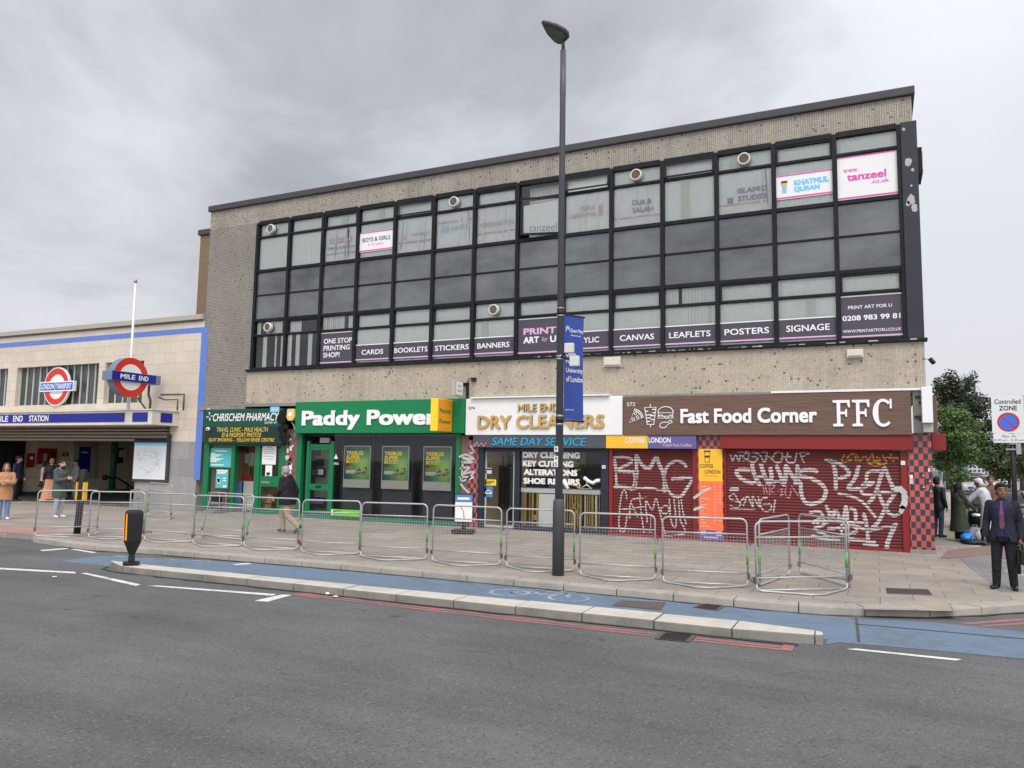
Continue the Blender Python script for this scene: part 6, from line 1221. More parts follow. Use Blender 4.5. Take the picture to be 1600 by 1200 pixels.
# ================================================================== CROWD BARRIERS
BWID, BH = 1.45, 1.10
def round_frame(x0, x1, z0, z1, r, y=0, n=5):
    P = [(x0, y, z0), (x0, y, z1-r)]+[(x0+r-r*math.cos(math.pi/2*k/n), y, z1-r+r*math.sin(math.pi/2*k/n)) for k in range(1, n)]+[(x0+r, y, z1), (x1-r, y, z1)]
    P += [(x1-r+r*math.sin(math.pi/2*k/n), y, z1-r+r*math.cos(math.pi/2*k/n)) for k in range(1, n)]+[(x1, y, z1-r), (x1, y, z0)]
    return P
def make_barrier():
    root = thing('crowd_barrier', 'x', 'barrier', (0, 0, 0), 'steel crowd barriers in front of the shops'); w = BWID/2
    b = MB(); b.tube(round_frame(-w, w, .10, BH, .10), .0165, 8); b.build('frame', M['galv'], root)
    b = MB(); b.tube([(-w, 0, .85), (w, 0, .85)], .014, 8); b.build('upper_rail', M['galv'], root)
    b = MB(); b.tube([(-w, 0, .22), (w, 0, .22)], .014, 8); b.build('lower_rail', M['galv'], root)
    b = MB(); nx = 26
    for k in range(1, nx): x = -w+BWID*k/nx; b.box(x-.0018, x+.0018, -.0018, .0018, .22, .85)
    for k in range(1, 12): z = .22+.63*k/12; b.box(-w, w, -.0056, -.0019, z-.0018, z+.0018)
    b.build('mesh_panel', M['wire'], root)
    b = MB(); b.tube([(-w, 0, .12), (-w+.012, -.006, .05), (-w+.07, -.04, .022), (-w+.45, -.30, .02), (-.12, -.44, .02), (.10, -.44, .02), (w-.45, -.30, .02), (w-.07, -.04, .022), (w-.012, -.006, .05), (w, 0, .12)], .0165, 8)
    b.tube([(-w+.03, -.012, .03), (w-.03, -.012, .03)], .015, 8); b.build('foot', M['galv'], root)
    b = MB(); b.box(-w-.035, -w-.015, -.03, .03, .14, .22); b.tube([(w+.012, 0, .78), (w+.05, 0, .74), (w+.05, 0, .66)], .009, 6); b.box(w+.012, w+.035, -.025, .025, .14, .22); b.build('coupling', M['iron'], root)
    b = MB(); b.tube([(w, 0, .36), (w, 0, .60)], .0215, 10); b.build('tape_wrap', M['greentape'], root)
    return root
proto = make_barrier(); first = True
def place_barrier(p0, p1, label, flip=False, stretch=None):
    global first
    a, c = Vector(p0), Vector(p1); o = proto if first else copy_tree(proto); first = False
    mid = (a+c)/2; d = c-a; o.location = (mid.x, mid.y, 0); o.rotation_euler = (random.uniform(-.012, .012), random.uniform(-.008, .008), math.atan2(d.y, d.x)+(math.pi if flip else 0))
    s_ = min(max(d.length/BWID, .9), 1.1); o.scale = (s_, 1, 1); o['label'] = label; return o
random.seed(2)
for q0, q1, lab in (((71, 838.5), (134.5, 836.5), 'steel barrier in front of the slim black marker post, leftmost of the row'), ((138, 840), (223, 842), 'steel barrier directly behind the black and orange bollard'), ((229, 844), (298, 847), 'steel barrier in front of the grey stone wall, just right of the bollard'),
    ((304, 850), (375, 854), 'steel barrier in front of the pharmacy window with the teal notices'), ((381, 854.5), (465, 859.5), 'steel barrier in front of the man in the black coat'), ((474, 863), (558, 866.5), 'steel barrier in front of the betting shop door'), ((563, 870), (666, 875), 'steel barrier in front of the middle betting shop poster'),
    ((675, 877.5), (782, 883.5), 'steel barrier in front of the white pavement sign and check pier'), ((791, 886.5), (897, 893), 'steel barrier crossed by the street lamp'), ((906, 899.5), (1024, 907), 'steel barrier in front of the left red shutter'), ((1036, 910.5), (1169, 918), 'steel barrier in front of the yellow and orange coffee menu'),
    ((1181, 925), (1325, 922.5), 'front steel barrier of the triangle of three by the right shutter')):
    place_barrier(gd(*q0), gd(*q1), lab)
place_barrier(gd(1176, 921), gd(1243, 897), 'left rear steel barrier of the triangle of three by the right shutter', True)
place_barrier(gd(1250, 897), gd(1328, 919), 'right rear steel barrier of the triangle of three by the right shutter', True)
place_barrier(gd(230, 807), gd(267, 812), 'steel barrier standing against the grey stone wall under the map board', True)
place_barrier(gd(201, 836), gd(213, 829), 'steel barrier seen edge on left of the map board')
o = place_barrier(gd(313, 838), gd(384, 845), 'steel barrier tilted back behind the row in front of the pharmacy'); o.rotation_euler.x = -0.20
X, Z = wl(333, 794, -.5); r = thing('trolley_frame', 'small tubular trolley frame standing in front of the pharmacy window', 'trolley', (X, -.5, 0))
b = MB()
for y in (-.5, -.2): b.tube([(X+q[0]*.28, y, q[1]) for q in ((-1, .05), (-1, .62), (-.8, .72), (.8, .72), (1, .62), (1, .05))], .016, 7)
b.build('frame', M['galv'], r)
b = MB()
for z in (.12, .34): b.box(X-.27, X+.27, -.49, -.21, z, z+.02)
b.build('shelf', M['galv'], r)
b = MB(); b.box(X-.2, X+.2, -.45, -.25, .14, .30); b.box(X-.18, X+.15, -.44, -.25, .36, .6); b.build('load', M['black'], r, bevel=.02)
for k, (px, py) in enumerate(((512, 929), (524, 934), (85, 903))):
    X, Y = gd(px, py, ZR); r = thing('paper_scrap', ('white crumpled paper scrap in the gutter of the kerb strip', 'flat white paper scrap on the red lines', 'small pale paper scrap on the open road at left')[k], 'litter', (X, Y, ZR), 'litter on the road')
    rnd = random.Random(k); b = MB(); b.ball((X, Y, ZR+.02), (.05, .04, .022 if k == 0 else .008), 0, 7, 5); b.v = [(q[0]+rnd.uniform(-.012, .012), q[1]+rnd.uniform(-.012, .012), max(q[2]+rnd.uniform(-.006, .006), ZR+.012)) for q in b.v]; b.build('sheet', M['white'], r)

# ================================================================== PEOPLE
def remesh(mb, voxel, it=6, fac=0.6):
    me = bpy.data.meshes.new('shape'); me.from_pydata([Vector(p) for p in mb.v], [], mb.f); me.update()
    ob = bpy.data.objects.new('shape', me); COL.objects.link(ob)
    r = ob.modifiers.new('r', 'REMESH'); r.mode = 'VOXEL'; r.voxel_size = voxel; r.use_smooth_shade = True
    s_ = ob.modifiers.new('s', 'SMOOTH'); s_.iterations = it; s_.factor = fac
    out = bpy.data.meshes.new_from_object(ob.evaluated_get(bpy.context.evaluated_depsgraph_get()))
    bpy.data.objects.remove(ob); bpy.data.meshes.remove(me); return out
def put(me, name, mats, root, pick=None, cut=None):
    me.name = name; me.materials.clear()
    for mm in mats: me.materials.append(mm)
    if pick:
        for p in me.polygons: p.material_index = pick(p.center, p.normal)
    if cut:
        bm = bmesh.new(); bm.from_mesh(me); bmesh.ops.delete(bm, geom=[f for f in bm.faces if cut(f.calc_center_median(), f.normal)], context='FACES'); bm.to_mesh(me); bm.free()
    for p in me.polygons: p.use_smooth = True
    ob = bpy.data.objects.new(name, me); COL.objects.link(ob); ob.parent = root; return ob
SKIN = {k: cm('skin_'+k, c, .55, .08, 12) for k, c in dict(pale=(.50, .30, .22), tan=(.36, .20, .13), brown=(.21, .105, .06)).items()}
HAIR = {k: cm('hair_'+k, c, .7, .3, 25) for k, c in dict(black=(.010, .009, .009), brown=(.10, .045, .022), grey=(.30, .29, .27), blond=(.30, .20, .11), white=(.62, .62, .60)).items()}
DK, WH, LIP = cm('eye_dark', (.012, .01, .01)), cm('eye_white', (.15, .11, .09)), cm('lip', (.26, .10, .08))
def V3(*a): return Vector(a)
def person(label, loc, heading, H, skin='tan', pose=None, head_yaw=0.0, lean=0.0, girth=1.0, hair=None, clothes=(), group=None, voxel=.009, beard=None, cat='person', fem=False):
    """local frame: +y is the way the body faces, z up, feet at z = 0"""
    k = H/1.75; root = thing('person', label, cat, (loc[0], loc[1], 0.0), group, rz=rad(heading))
    J = dict(LS=(.185, 0, 1.42), LE=(.235, -.02, 1.13), LW=(.245, .06, .90), LH=(.09, 0, .92), LK=(.10, .02, .50), LA=(.10, -.03, .085))
    J.update({('R'+q[1]): (-p[0], p[1], p[2]) for q, p in list(J.items())})
    J.update(pose or {}); J = {q: Vector(p) for q, p in J.items()}
    def bend(p):
        p = Vector(p)
        if p.z > .95 and lean: d = p-V3(0, 0, .95); a = -lean; p = V3(d.x, d.y*math.cos(a)-d.z*math.sin(a), .95+d.y*math.sin(a)+d.z*math.cos(a))
        return p
    def P(p): return bend(p)*k
    free = set((pose or {}).keys())
    for q in ('LS', 'RS', 'LE', 'RE', 'LW', 'RW'):
        if q not in free or q[1] == 'S': J[q] = bend(J[q])
    J = {q: p*k for q, p in J.items()}
    g = girth; HS = 1.09; hc = V3(0, .025, 1.625); hy = math.radians(head_yaw)
    def hd(x, y, z): return P(hc+V3(x*math.cos(hy)-y*math.sin(hy), x*math.sin(hy)+y*math.cos(hy), z))
    hip_w = .17 if fem else .165; sh_w = .165 if fem else .185
    TORSO = [(.84, .0, .12, .10), (.92, .0, hip_w*g, .115*g), (1.02, .0, .155*g, .11*g), (1.12, .0, .145*g, .105*g), (1.25, .0, .165*g, .115*g), (1.36, -.005, sh_w, .11*g), (1.43, -.01, sh_w*.86, .085), (1.475, -.01, .075, .07), (1.50, -.005, .055, .055)]
    def torso(b, grow=0.0, lv=TORSO, m=0):
        n = 22; rings = []
        for z, cy, rx, ry in lv: rings.append([P((math.copysign(abs(math.cos(2*math.pi*j/n))**.85, math.cos(2*math.pi*j/n))*(rx+grow), cy+math.copysign(abs(math.sin(2*math.pi*j/n))**.85, math.sin(2*math.pi*j/n))*(ry+grow), z)) for j in range(n)])
        b.loft(rings, m)
    b = MB(); torso(b)
    b.limb(P((0, -.01, 1.46)), P((0, .012, 1.57)), .056*k, .052*k)
    def hball(c, r): o = MB(); o.ball((0, 0, 0), r, 0, 18, 12); b.add([hd(HS*(p[0]+c[0]), HS*(p[1]+c[1]), HS*(p[2]+c[2])+.012) for p in o.v], o.f)
    hball((0, -.008, .03), (.077, .094, .092)); hball((0, .022, -.045), (.058, .068, .068)); hball((0, .05, -.088), (.030, .026, .022))
    b.limb(hd(0, .096, .034), hd(0, .118, -.012), .011*k, .016*k)      # nose
    for s_ in (-1, 1): hball((s_*.079, -.012, -.005), (.011, .022, .032)); hball((s_*.034, .07, -.03), (.022, .02, .02))
    for s_ in 'LR':
        b.limb(J[s_+'S'], J[s_+'E'], .050*k*g, .040*k); b.limb(J[s_+'E'], J[s_+'W'], .040*k, .027*k)
        b.limb(J[s_+'H'], J[s_+'K'], .083*k*g, .055*k); b.limb(J[s_+'K'], J[s_+'A'], .055*k, .036*k); b.limb(J[s_+'A'], J[s_+'A']+V3(0, .06*k, -.045*k), .034*k, .024*k)
        # hand: palm, four bent fingers of unequal length, a thumb leaving the side of the palm
        w = J[s_+'W']; d = (w-J[s_+'E']).normalized(); side = V3(0, 1, 0) if abs(d.z) > .6 else V3(0, 0, 1)
        side = (side-d*side.dot(d)).normalized(); inn = d.cross(side); inn = inn if (inn.x < 0) == (s_ == 'L') else -inn
        o = MB(); o.ball((0, 0, 0), (1, 1, 1), 0, 12, 8); pc = w+d*.048*k
        b.add([pc+d*(q[0]*.050*k)+side*(q[1]*.042*k)+inn*(q[2]*.017*k) for q in [Vector(t) for t in o.v]], o.f)
        for f_, (off, ln) in enumerate(((.030, .070), (.010, .078), (-.011, .072), (-.031, .056))):
            a0 = w+d*.088*k+side*off*k; a1 = a0+(d*.9+inn*.35).normalized()*ln*.5*k; a2 = a1+(d*.55+inn*.85).normalized()*ln*.5*k
            b.limb(a0, a1, .0105*k, .0098*k); b.limb(a1, a2, .0098*k, .0085*k)
        t0 = w+d*.03*k+side*.036*k; t1 = t0+(d*.7+side*.6+inn*.3).normalized()*.04*k; b.limb(t0, t1, .013*k, .011*k); b.limb(t1, t1+(d*.9+inn*.3).normalized()*.03*k, .011*k, .0095*k)
    hinv = lambda c: (lambda q: V3(q.x*math.cos(-hy)-q.y*math.sin(-hy), q.x*math.sin(-hy)+q.y*math.cos(-hy), q.z)/HS)((c/k)-bend(hc)-V3(0, 0, .012))
    def facepick(c, nrm):
        if c.z/k < 1.3 and not lean: return 0
        q = hinv(c)
        if q.y < .045: return 0
        for s_ in (-1, 1):
            if abs(q.x-s_*.034) < .017 and abs(q.z-.018) < .007: return 1 if abs(q.x-s_*.034) < .008 else 2
            if abs(q.x-s_*.035) < .024 and abs(q.z-.042) < .0065: return 1
        if abs(q.x) < .026 and abs(q.z+.056) < .009: return 3
        return 0
    put(remesh(b, voxel*k*.8, 3, .5), 'body', [SKIN[skin], DK, WH, LIP], root, facepick)
    if hair:
        kind, hm = hair; b = MB()
        def hb(c, r): o = MB(); o.ball((0, 0, 0), r, 0, 18, 12); b.add([hd(HS*(p[0]+c[0]), HS*(p[1]+c[1]), HS*(p[2]+c[2])+.012) for p in o.v], o.f)
        hb((0, -.022, .047), (.088, .098, .092))
        if kind == 'long': hb((0, -.055, -.02), (.095, .065, .13)); hb((.075, -.02, -.09), (.035, .05, .12)); hb((-.075, -.02, -.09), (.035, .05, .12))
        if kind == 'scarf': hb((0, -.02, .0), (.105, .112, .14)); hb((0, -.02, -.13), (.12, .11, .09))
        if kind == 'short': hb((0, -.045, .0), (.084, .07, .08)); hb((0, .04, .098), (.06, .05, .03))
        if kind == 'cap': hb((0, .06, .075), (.07, .085, .018))
        cutf = lambda c, n_: (lambda q: q.y > .055 and q.z < (.058 if kind != 'scarf' else .075))(hinv(c))
        put(remesh(b, .009*k, 3), 'hair' if kind != 'cap' else 'cap', [hm], root, None, cutf)
    if beard:
        b = MB(); o = MB(); o.ball((0, 0, 0), (1, 1, 1), 0, 16, 10)
        b.add([hd(p[0]*.066, .030+p[1]*.068, -.082+p[2]*.052) for p in o.v], o.f); put(remesh(b, .009*k, 2), 'beard', [beard], root)
    for c in clothes:
        kind, mt_ = c[0], c[1]; o_ = c[2] if len(c) > 2 else {}; b = MB(); cut = None; name = kind
        if kind in ('jacket', 'coat', 'shirt', 'robe', 'dress', 'puffer'):
            gr = {'jacket': .03, 'coat': .035, 'shirt': .016, 'robe': .03, 'dress': .02, 'puffer': .05}[kind]; gr = o_.get('grow', gr); hem = o_.get('hem', {'jacket': .80, 'coat': .50, 'shirt': .88, 'robe': .10, 'dress': .15, 'puffer': .80}[kind]); fl = o_.get('flare', .0)
            lv = [(z, cy, rx*g if z < 1.3 else rx, ry) for z, cy, rx, ry in TORSO[1:]]
            hw, hd_ = .175*g+fl, .125*g+fl*.8
            low = [] if hem > .9 else [(hem, 0, hw, hd_)]+([((hem+.92)/2, 0, (hw+.175*g)/2, (hd_+.122*g)/2)] if hem < .7 else [])
            torso(b, gr, low+[(.92, 0, .175*g, .122*g)]+lv[1:])
            if o_.get('hood'): o2 = MB(); o2.ball((0, 0, 0), (1, 1, 1), 0, 14, 9); b.add([P((p[0]*.12, -.095+p[1]*.06, 1.48+p[2]*.07)) for p in o2.v], o2.f)
            if kind != 'dress' or True:
                cuff = o_.get('sleeve', 1.0); sr = {'puffer': .030, 'coat': .022, 'jacket': .020, 'robe': .026, 'shirt': .012, 'dress': .010}[kind]
                for s_ in 'LR':
                    S_, E_, W_ = J[s_+'S'], J[s_+'E'], J[s_+'W']; b.limb(S_, E_, .052*k*g+sr, .043*k+sr)
                    if cuff > .5: b.limb(E_, E_.lerp(W_, (cuff-.5)*2*.97), .043*k+sr, .032*k+sr*.9)
            if kind == 'shirt' and o_.get('collar'): b.oval([(1.46*k, 0, 0, .075*k, .07*k), (1.52*k, 0, .0, .066*k, .062*k)])
            if o_.get('open'):
                op = o_['open']; cut = lambda c_, n_: n_.y > .05 and c_.z/k < 1.50 and abs(c_.x)/k < op(c_.z/k) and c_.y > 0
        elif kind == 'trousers':
            gr = o_.get('grow', .018); torso(b, gr-.004, [(.80, 0, .13*g, .10*g), (.92, 0, .168*g, .118*g), (1.03, 0, .156*g, .11*g)])
            for s_ in 'LR': b.limb(J[s_+'H'], J[s_+'K'], .085*k*g+gr, .057*k+gr); b.limb(J[s_+'K'], J[s_+'A']+V3(0, 0, -.012*k), .057*k+gr, .046*k+gr*.8)
        elif kind == 'skirt':
            hem = o_.get('hem', .5); fl = o_.get('flare', .06); torso(b, .02, [(hem, 0, .17+fl, .13+fl), (.80, 0, .185, .14), (.95, 0, .17, .12), (1.06, 0, .15, .11)])
        elif kind == 'shoes':
            for s_ in 'LR':
                A = J[s_+'A']; tl = o_.get('tilt'+s_, 0.0); fd = V3(0, math.cos(tl), -math.sin(tl)); up_ = V3(0, math.sin(tl), math.cos(tl)); o2 = MB(); o2.ball((0, 0, 0), (1, 1, 1), 0, 14, 9); sx = o_.get('out', .25)*(1 if s_ == 'L' else -1)
                fd = (fd+V3(sx, 0, 0)).normalized(); lat = fd.cross(up_)
                for fo_, r3, zo in ((-.02, (.048, .058, .052), -.035), (.06, (.047, .078, .048), -.040), (.135, (.048, .074, .038), -.050)):
                    b.add([A+(fd*(fo_+q[1]*r3[1])+lat*(q[0]*r3[0])+up_*(max(zo+q[2]*r3[2], -.083)))*k for q in o2.v], o2.f)
        elif kind == 'tie':
            zs = [(1.475, .02), (1.45, .022), (1.43, .018), (1.25, .034), (1.10, .042), (1.04, .036), (1.005, .008)]
            yf = lambda z: next((TORSO[i][1]+TORSO[i][3]+(TORSO[i+1][3]-TORSO[i][3])*(z-TORSO[i][0])/(TORSO[i+1][0]-TORSO[i][0]) for i in range(len(TORSO)-1) if TORSO[i][0] <= z <= TORSO[i+1][0]), .1)+.022
            rings = [[P((-w, yf(z)+.0, z)), P((w, yf(z), z)), P((w*.7, yf(z)+.012, z)), P((-w*.7, yf(z)+.012, z))] for z, w in zs]; b.loft(rings, 0, False); b.build('tie', mt_, None); ob = bpy.data.objects[-1] if False else None
            ob = [x for x in COL.objects if x.name.startswith('tie') and x.parent is None][-1]; ob.parent = root; continue
        elif kind == 'belt': torso(b, .014, [(1.0, 0, .158*g, .112*g), (1.035, 0, .156*g, .111*g)])
        put(remesh(b, voxel*k, o_.get('smooth', 5)), name, [mt_], root, None, cut)
    return root
def stripe_mat():
    m, t, b = newmat('striped_tie'); v = ocoord(t); w = t.nodes.new('ShaderNodeTexWave'); w.wave_type = 'BANDS'; w.bands_direction = 'DIAGONAL'; w.inputs['Scale'].default_value = 9.0; w.inputs['Distortion'].default_value = 0.3; t.links.new(v, w.inputs['Vector'])
    t.links.new(RAMP(t, w.outputs['Fac'], [(0.35, (.13, .015, .04)), (0.55, (.36, .22, .27)), (.75, (.09, .015, .05))]), b.inputs['Base Color']); b.inputs['Roughness'].default_value = .5; return m
def face_to(loc, tx, ty): return math.degrees(math.atan2(-(tx-loc[0]), ty-loc[1]))
X, Y = gd(1572, 921)
suit = cm('navy_suit_cloth', (.014, .016, .027), .8, .2, 14); suit2 = cm('black_trouser_cloth', (.010, .011, .016), .8, .2, 14)
person('man in a dark navy suit and striped tie standing at the street corner', (X, Y), face_to((X, Y), -2.0, -20), 1.73, 'brown', dict(LE=(.245, -.04, 1.13), LW=(.265, .03, .87), RE=(-.245, -.04, 1.13), RW=(-.25, .03, .87), LK=(.115, .02, .50), LA=(.135, -.02, .085), RK=(-.10, .02, .50), RA=(-.115, -.03, .085)), head_yaw=22, hair=('short', HAIR['black']), voxel=.0075, girth=1.0,
    clothes=(('trousers', suit2, {'grow': .020}), ('shirt', cm('blue_shirt', (.016, .022, .085), .8, .1, 10), {'collar': 1}), ('belt', M['black']), ('tie', stripe_mat()), ('jacket', suit, {'hem': .80, 'grow': .024, 'flare': .015, 'open': lambda z: (.018+.085*(z-1.02)/.45 if z > 1.02 else .02+.10*(1.02-z)/.2)}), ('shoes', cm('black_leather', (.012, .012, .012), .3))))
r = thing('hand_bag', 'black bag in the left hand of the man in the suit', 'bag', (X+.36, Y-.05, .5)); bb = MB(); hh = rad(face_to((X, Y), -2.0, -20)); hx_, hy_ = X-.265*math.cos(hh)-.07*math.sin(hh), Y-.265*math.sin(hh)+.07*math.cos(hh)
bb.box(hx_-.05, hx_+.05, hy_-.16, hy_+.16, .44, .68); bb.build('body', M['black'], r, bevel=.03); bb = MB(); bb.tube([(hx_, hy_-.08, .68), (hx_, hy_-.05, .765), (hx_, hy_+.05, .765), (hx_, hy_+.08, .68)], .01, 6); bb.build('handle', M['black'], r)
olive = cm('olive_coat_cloth', (.038, .050, .032), .9, .22, 9)
X, Y = gd(1500, 846); WX, WY = X, Y
person('woman in a long olive green coat and white trainers reaching towards a parked car', (X, Y), -62, 1.56, 'brown', dict(RE=(-.24, .20, 1.20), RW=(-.18, .42, 1.02), LE=(.22, .16, 1.16), LW=(.20, .38, 1.00)), fem=True, girth=1.12, hair=('scarf', HAIR['black']), clothes=(('trousers', suit2), ('coat', olive, {'hem': .30, 'flare': .08}), ('shoes', cm('white_shoe', (.66, .66, .66), .6))), group='people by the parked car')
X, Y = gd(1547, 846)
robe = cm('pale_grey_robe', (.52, .54, .57), .9, .1, 8)
person('bending person in a long pale grey robe and white cap behind the suited man', (X, Y+.2), 70, 1.72, 'brown', dict(LE=(.2, .50, 1.08), LW=(.16, .72, 1.0), RE=(-.2, .48, 1.06), RW=(-.16, .70, 1.0)), lean=rad(15), hair=('short', HAIR['white']), girth=1.1, clothes=(('trousers', suit2), ('robe', robe, {'hem': .20, 'flare': .05, 'sleeve': .62}), ('shoes', M['black'])), group='people by the parked car')
X, Y = gd(1556, 842)
person('bearded person in a brown top half hidden behind the suited man', (X+.05, Y+1.0), 175, 1.76, 'tan', None, hair=('short', HAIR['brown']), clothes=(('trousers', suit2), ('shirt', cm('brown_shirt', (.16, .10, .07)), {'collar': 1}), ('shoes', M['black'])), group='people by the parked car')
X, Y = gd(1468, 841)
person('dark clothed person half hidden behind the corner pillar', (X, Y+.4), -40, 1.70, 'brown', None, hair=('short', HAIR['black']), clothes=(('trousers', cm('blue_jeans_dark', (.03, .045, .09))), ('jacket', M['black']), ('shoes', M['black'])), group='people by the parked car')
X, Y = gd(447, 834)
person('man in a black hooded coat and beige trousers walking past the pharmacy', (X, Y), 98, 1.74, 'pale', dict(LK=(.10, .22, .55), LA=(.10, .16, .12), RK=(-.09, -.08, .48), RA=(-.09, -.42, .22), LE=(.26, -.10, 1.14), LW=(.27, -.06, .88), RE=(-.25, .06, 1.14), RW=(-.24, .22, .96)), head_yaw=-8, lean=rad(7), girth=1.16, hair=('short', HAIR['grey']),
    clothes=(('trousers', cm('beige_trouser_cloth', (.37, .27, .185), .9, .1, 8), {'grow': .028}), ('puffer', cm('black_coat_cloth', (.011, .012, .017), .75, .25, 9), {'hem': .76, 'hood': 1}), ('shoes', cm('dark_shoe', (.03, .03, .033)), {'tiltR': rad(48)})))
X, Y = gd(90, 809)
person('bearded man in a grey green parka and pale jeans waiting outside the station', (X, Y), -80, 1.78, 'pale', dict(RE=(-.23, .10, 1.14), RW=(-.10, .32, 1.17), LE=(.23, .10, 1.14), LW=(.10, .34, 1.20)), hair=('short', HAIR['black']), beard=HAIR['black'], girth=1.05, clothes=(('trousers', cm('pale_jeans', (.36, .38, .40), .9, .1, 8)), ('coat', cm('parka_cloth', (.075, .09, .085), .9, .2, 9), {'hem': .62, 'hood': 1}), ('shoes', cm('white_shoe', (.66, .66, .66)))), group='people outside the station')
X, Y = gd(4, 812)
person('woman in a tan coat and blue jeans at the left edge outside the station', (X, Y), -120, 1.66, 'pale', dict(RE=(-.22, .10, 1.16), RW=(-.02, .28, 1.14), LE=(.22, .10, 1.16), LW=(.02, .30, 1.20)), fem=True, hair=('long', HAIR['brown']), clothes=(('trousers', cm('blue_jeans', (.16, .25, .46), .9, .12, 8)), ('coat', cm('tan_coat_cloth', (.44, .24, .12), .9, .12, 8), {'hem': .62, 'grow': .05}), ('shoes', cm('white_shoe', (.66, .66, .66)))), group='people outside the station')
X, Y = gd(24, 783)
person('tall man in a navy track top leaning by the dark folding gate', (X, Y), -60, 1.84, 'tan', dict(RE=(-.26, .02, 1.14), RW=(-.20, .14, .92)), hair=('short', HAIR['black']), clothes=(('trousers', suit2), ('jacket', cm('navy_tracktop', (.012, .02, .05)), {'hem': .84}), ('shoes', M['black'])), group='people outside the station')
X, Y = gd(66, 783)
person('person in a pink top and dark shorts in front of the red cabinet', (X, Y), -20, 1.66, 'tan', dict(RE=(-.22, .14, 1.16), RW=(-.06, .28, 1.10)), fem=True, hair=('long', HAIR['black']), clothes=(('skirt', suit2, {'hem': .60}), ('shirt', cm('pink_top', (.55, .34, .28)), {'grow': .025}), ('shoes', cm('white_shoe', (.66, .66, .66)))), group='people outside the station')
X, Y = gd(77, 784.5)
person('person in a black top and long peach patterned skirt beside the red cabinet', (X, Y), 60, 1.77, 'pale', dict(LE=(.24, -.06, 1.14), LW=(.26, -.02, .88)), fem=True, hair=('short', HAIR['blond']), clothes=(('skirt', cm('peach_skirt', (.56, .27, .16), .9, .3, 22), {'hem': .12, 'flare': .14}), ('jacket', M['black'], {'hem': .92}), ('shoes', M['black'])), group='people outside the station')
X, Y = gd(116, 783)
person('person in a grey top and dark cap behind the slim marker post', (X, Y), 160, 1.72, 'tan', None, hair=('cap', HAIR['black']), clothes=(('trousers', cm('grey_cloth', (.17, .17, .175))), ('jacket', cm('mid_grey_cloth', (.20, .205, .21))), ('shoes', M['black'])), group='people outside the station')

# ================================================================== SIDE STREET: bags, cars, trees, far buildings
def lump(b, c, r, seed, m=0):
    rnd = random.Random(seed); o = MB(); o.ball((0, 0, 0), (1, 1, 1), 0, 14, 9)
    ph = [rnd.uniform(0, 6) for _ in range(4)]
    b.add([(c[0]+p[0]*r[0]*(1+.2*math.sin(5*p[2]+ph[0])*math.sin(4*p[0]+ph[1])), c[1]+p[1]*r[1]*(1+.2*math.sin(5*p[0]+ph[2])), max(c[2]+p[2]*r[2]*(1+.22*math.sin(6*p[1]+ph[3])), .005)) for p in o.v], o.f, m, True)
for px, r3, mt_, lab in (((1512, 848), (.17, .15, .13), cm('blue_bag', (.03, .22, .62), .4), 'bright blue carrier bag on the pavement by the parked car'), ((1524, 842), (.17, .15, .17), cm('white_bag', (.60, .60, .58), .5), 'white plastic bag heaped behind the blue bag'), ((1533, 846), (.15, .14, .15), cm('white_bag', (.60, .60, .58), .5), 'white bag with a dark print at the right of the heap'), ((1522, 851), (.36, .14, .07), M['black'], 'low black holdall in front of the carrier bags'), ((1541, 850), (.13, .13, .24), M['black'], 'upright black rucksack at the right end of the bags')):
    X, Y = gd(*px); r = thing('bag', lab, 'bag', (X, Y, 0), 'bags on the pavement'); b = MB(); lump(b, (X, Y, r3[2]*.9), r3, px[0]); b.build('sack', mt_, r)
    b = MB(); b.tube([(X-.08, Y, r3[2]*1.7), (X-.05, Y, r3[2]*1.7+.1), (X+.05, Y, r3[2]*1.7+.1), (X+.08, Y, r3[2]*1.7)], .012, 6); b.build('handle', mt_, r)
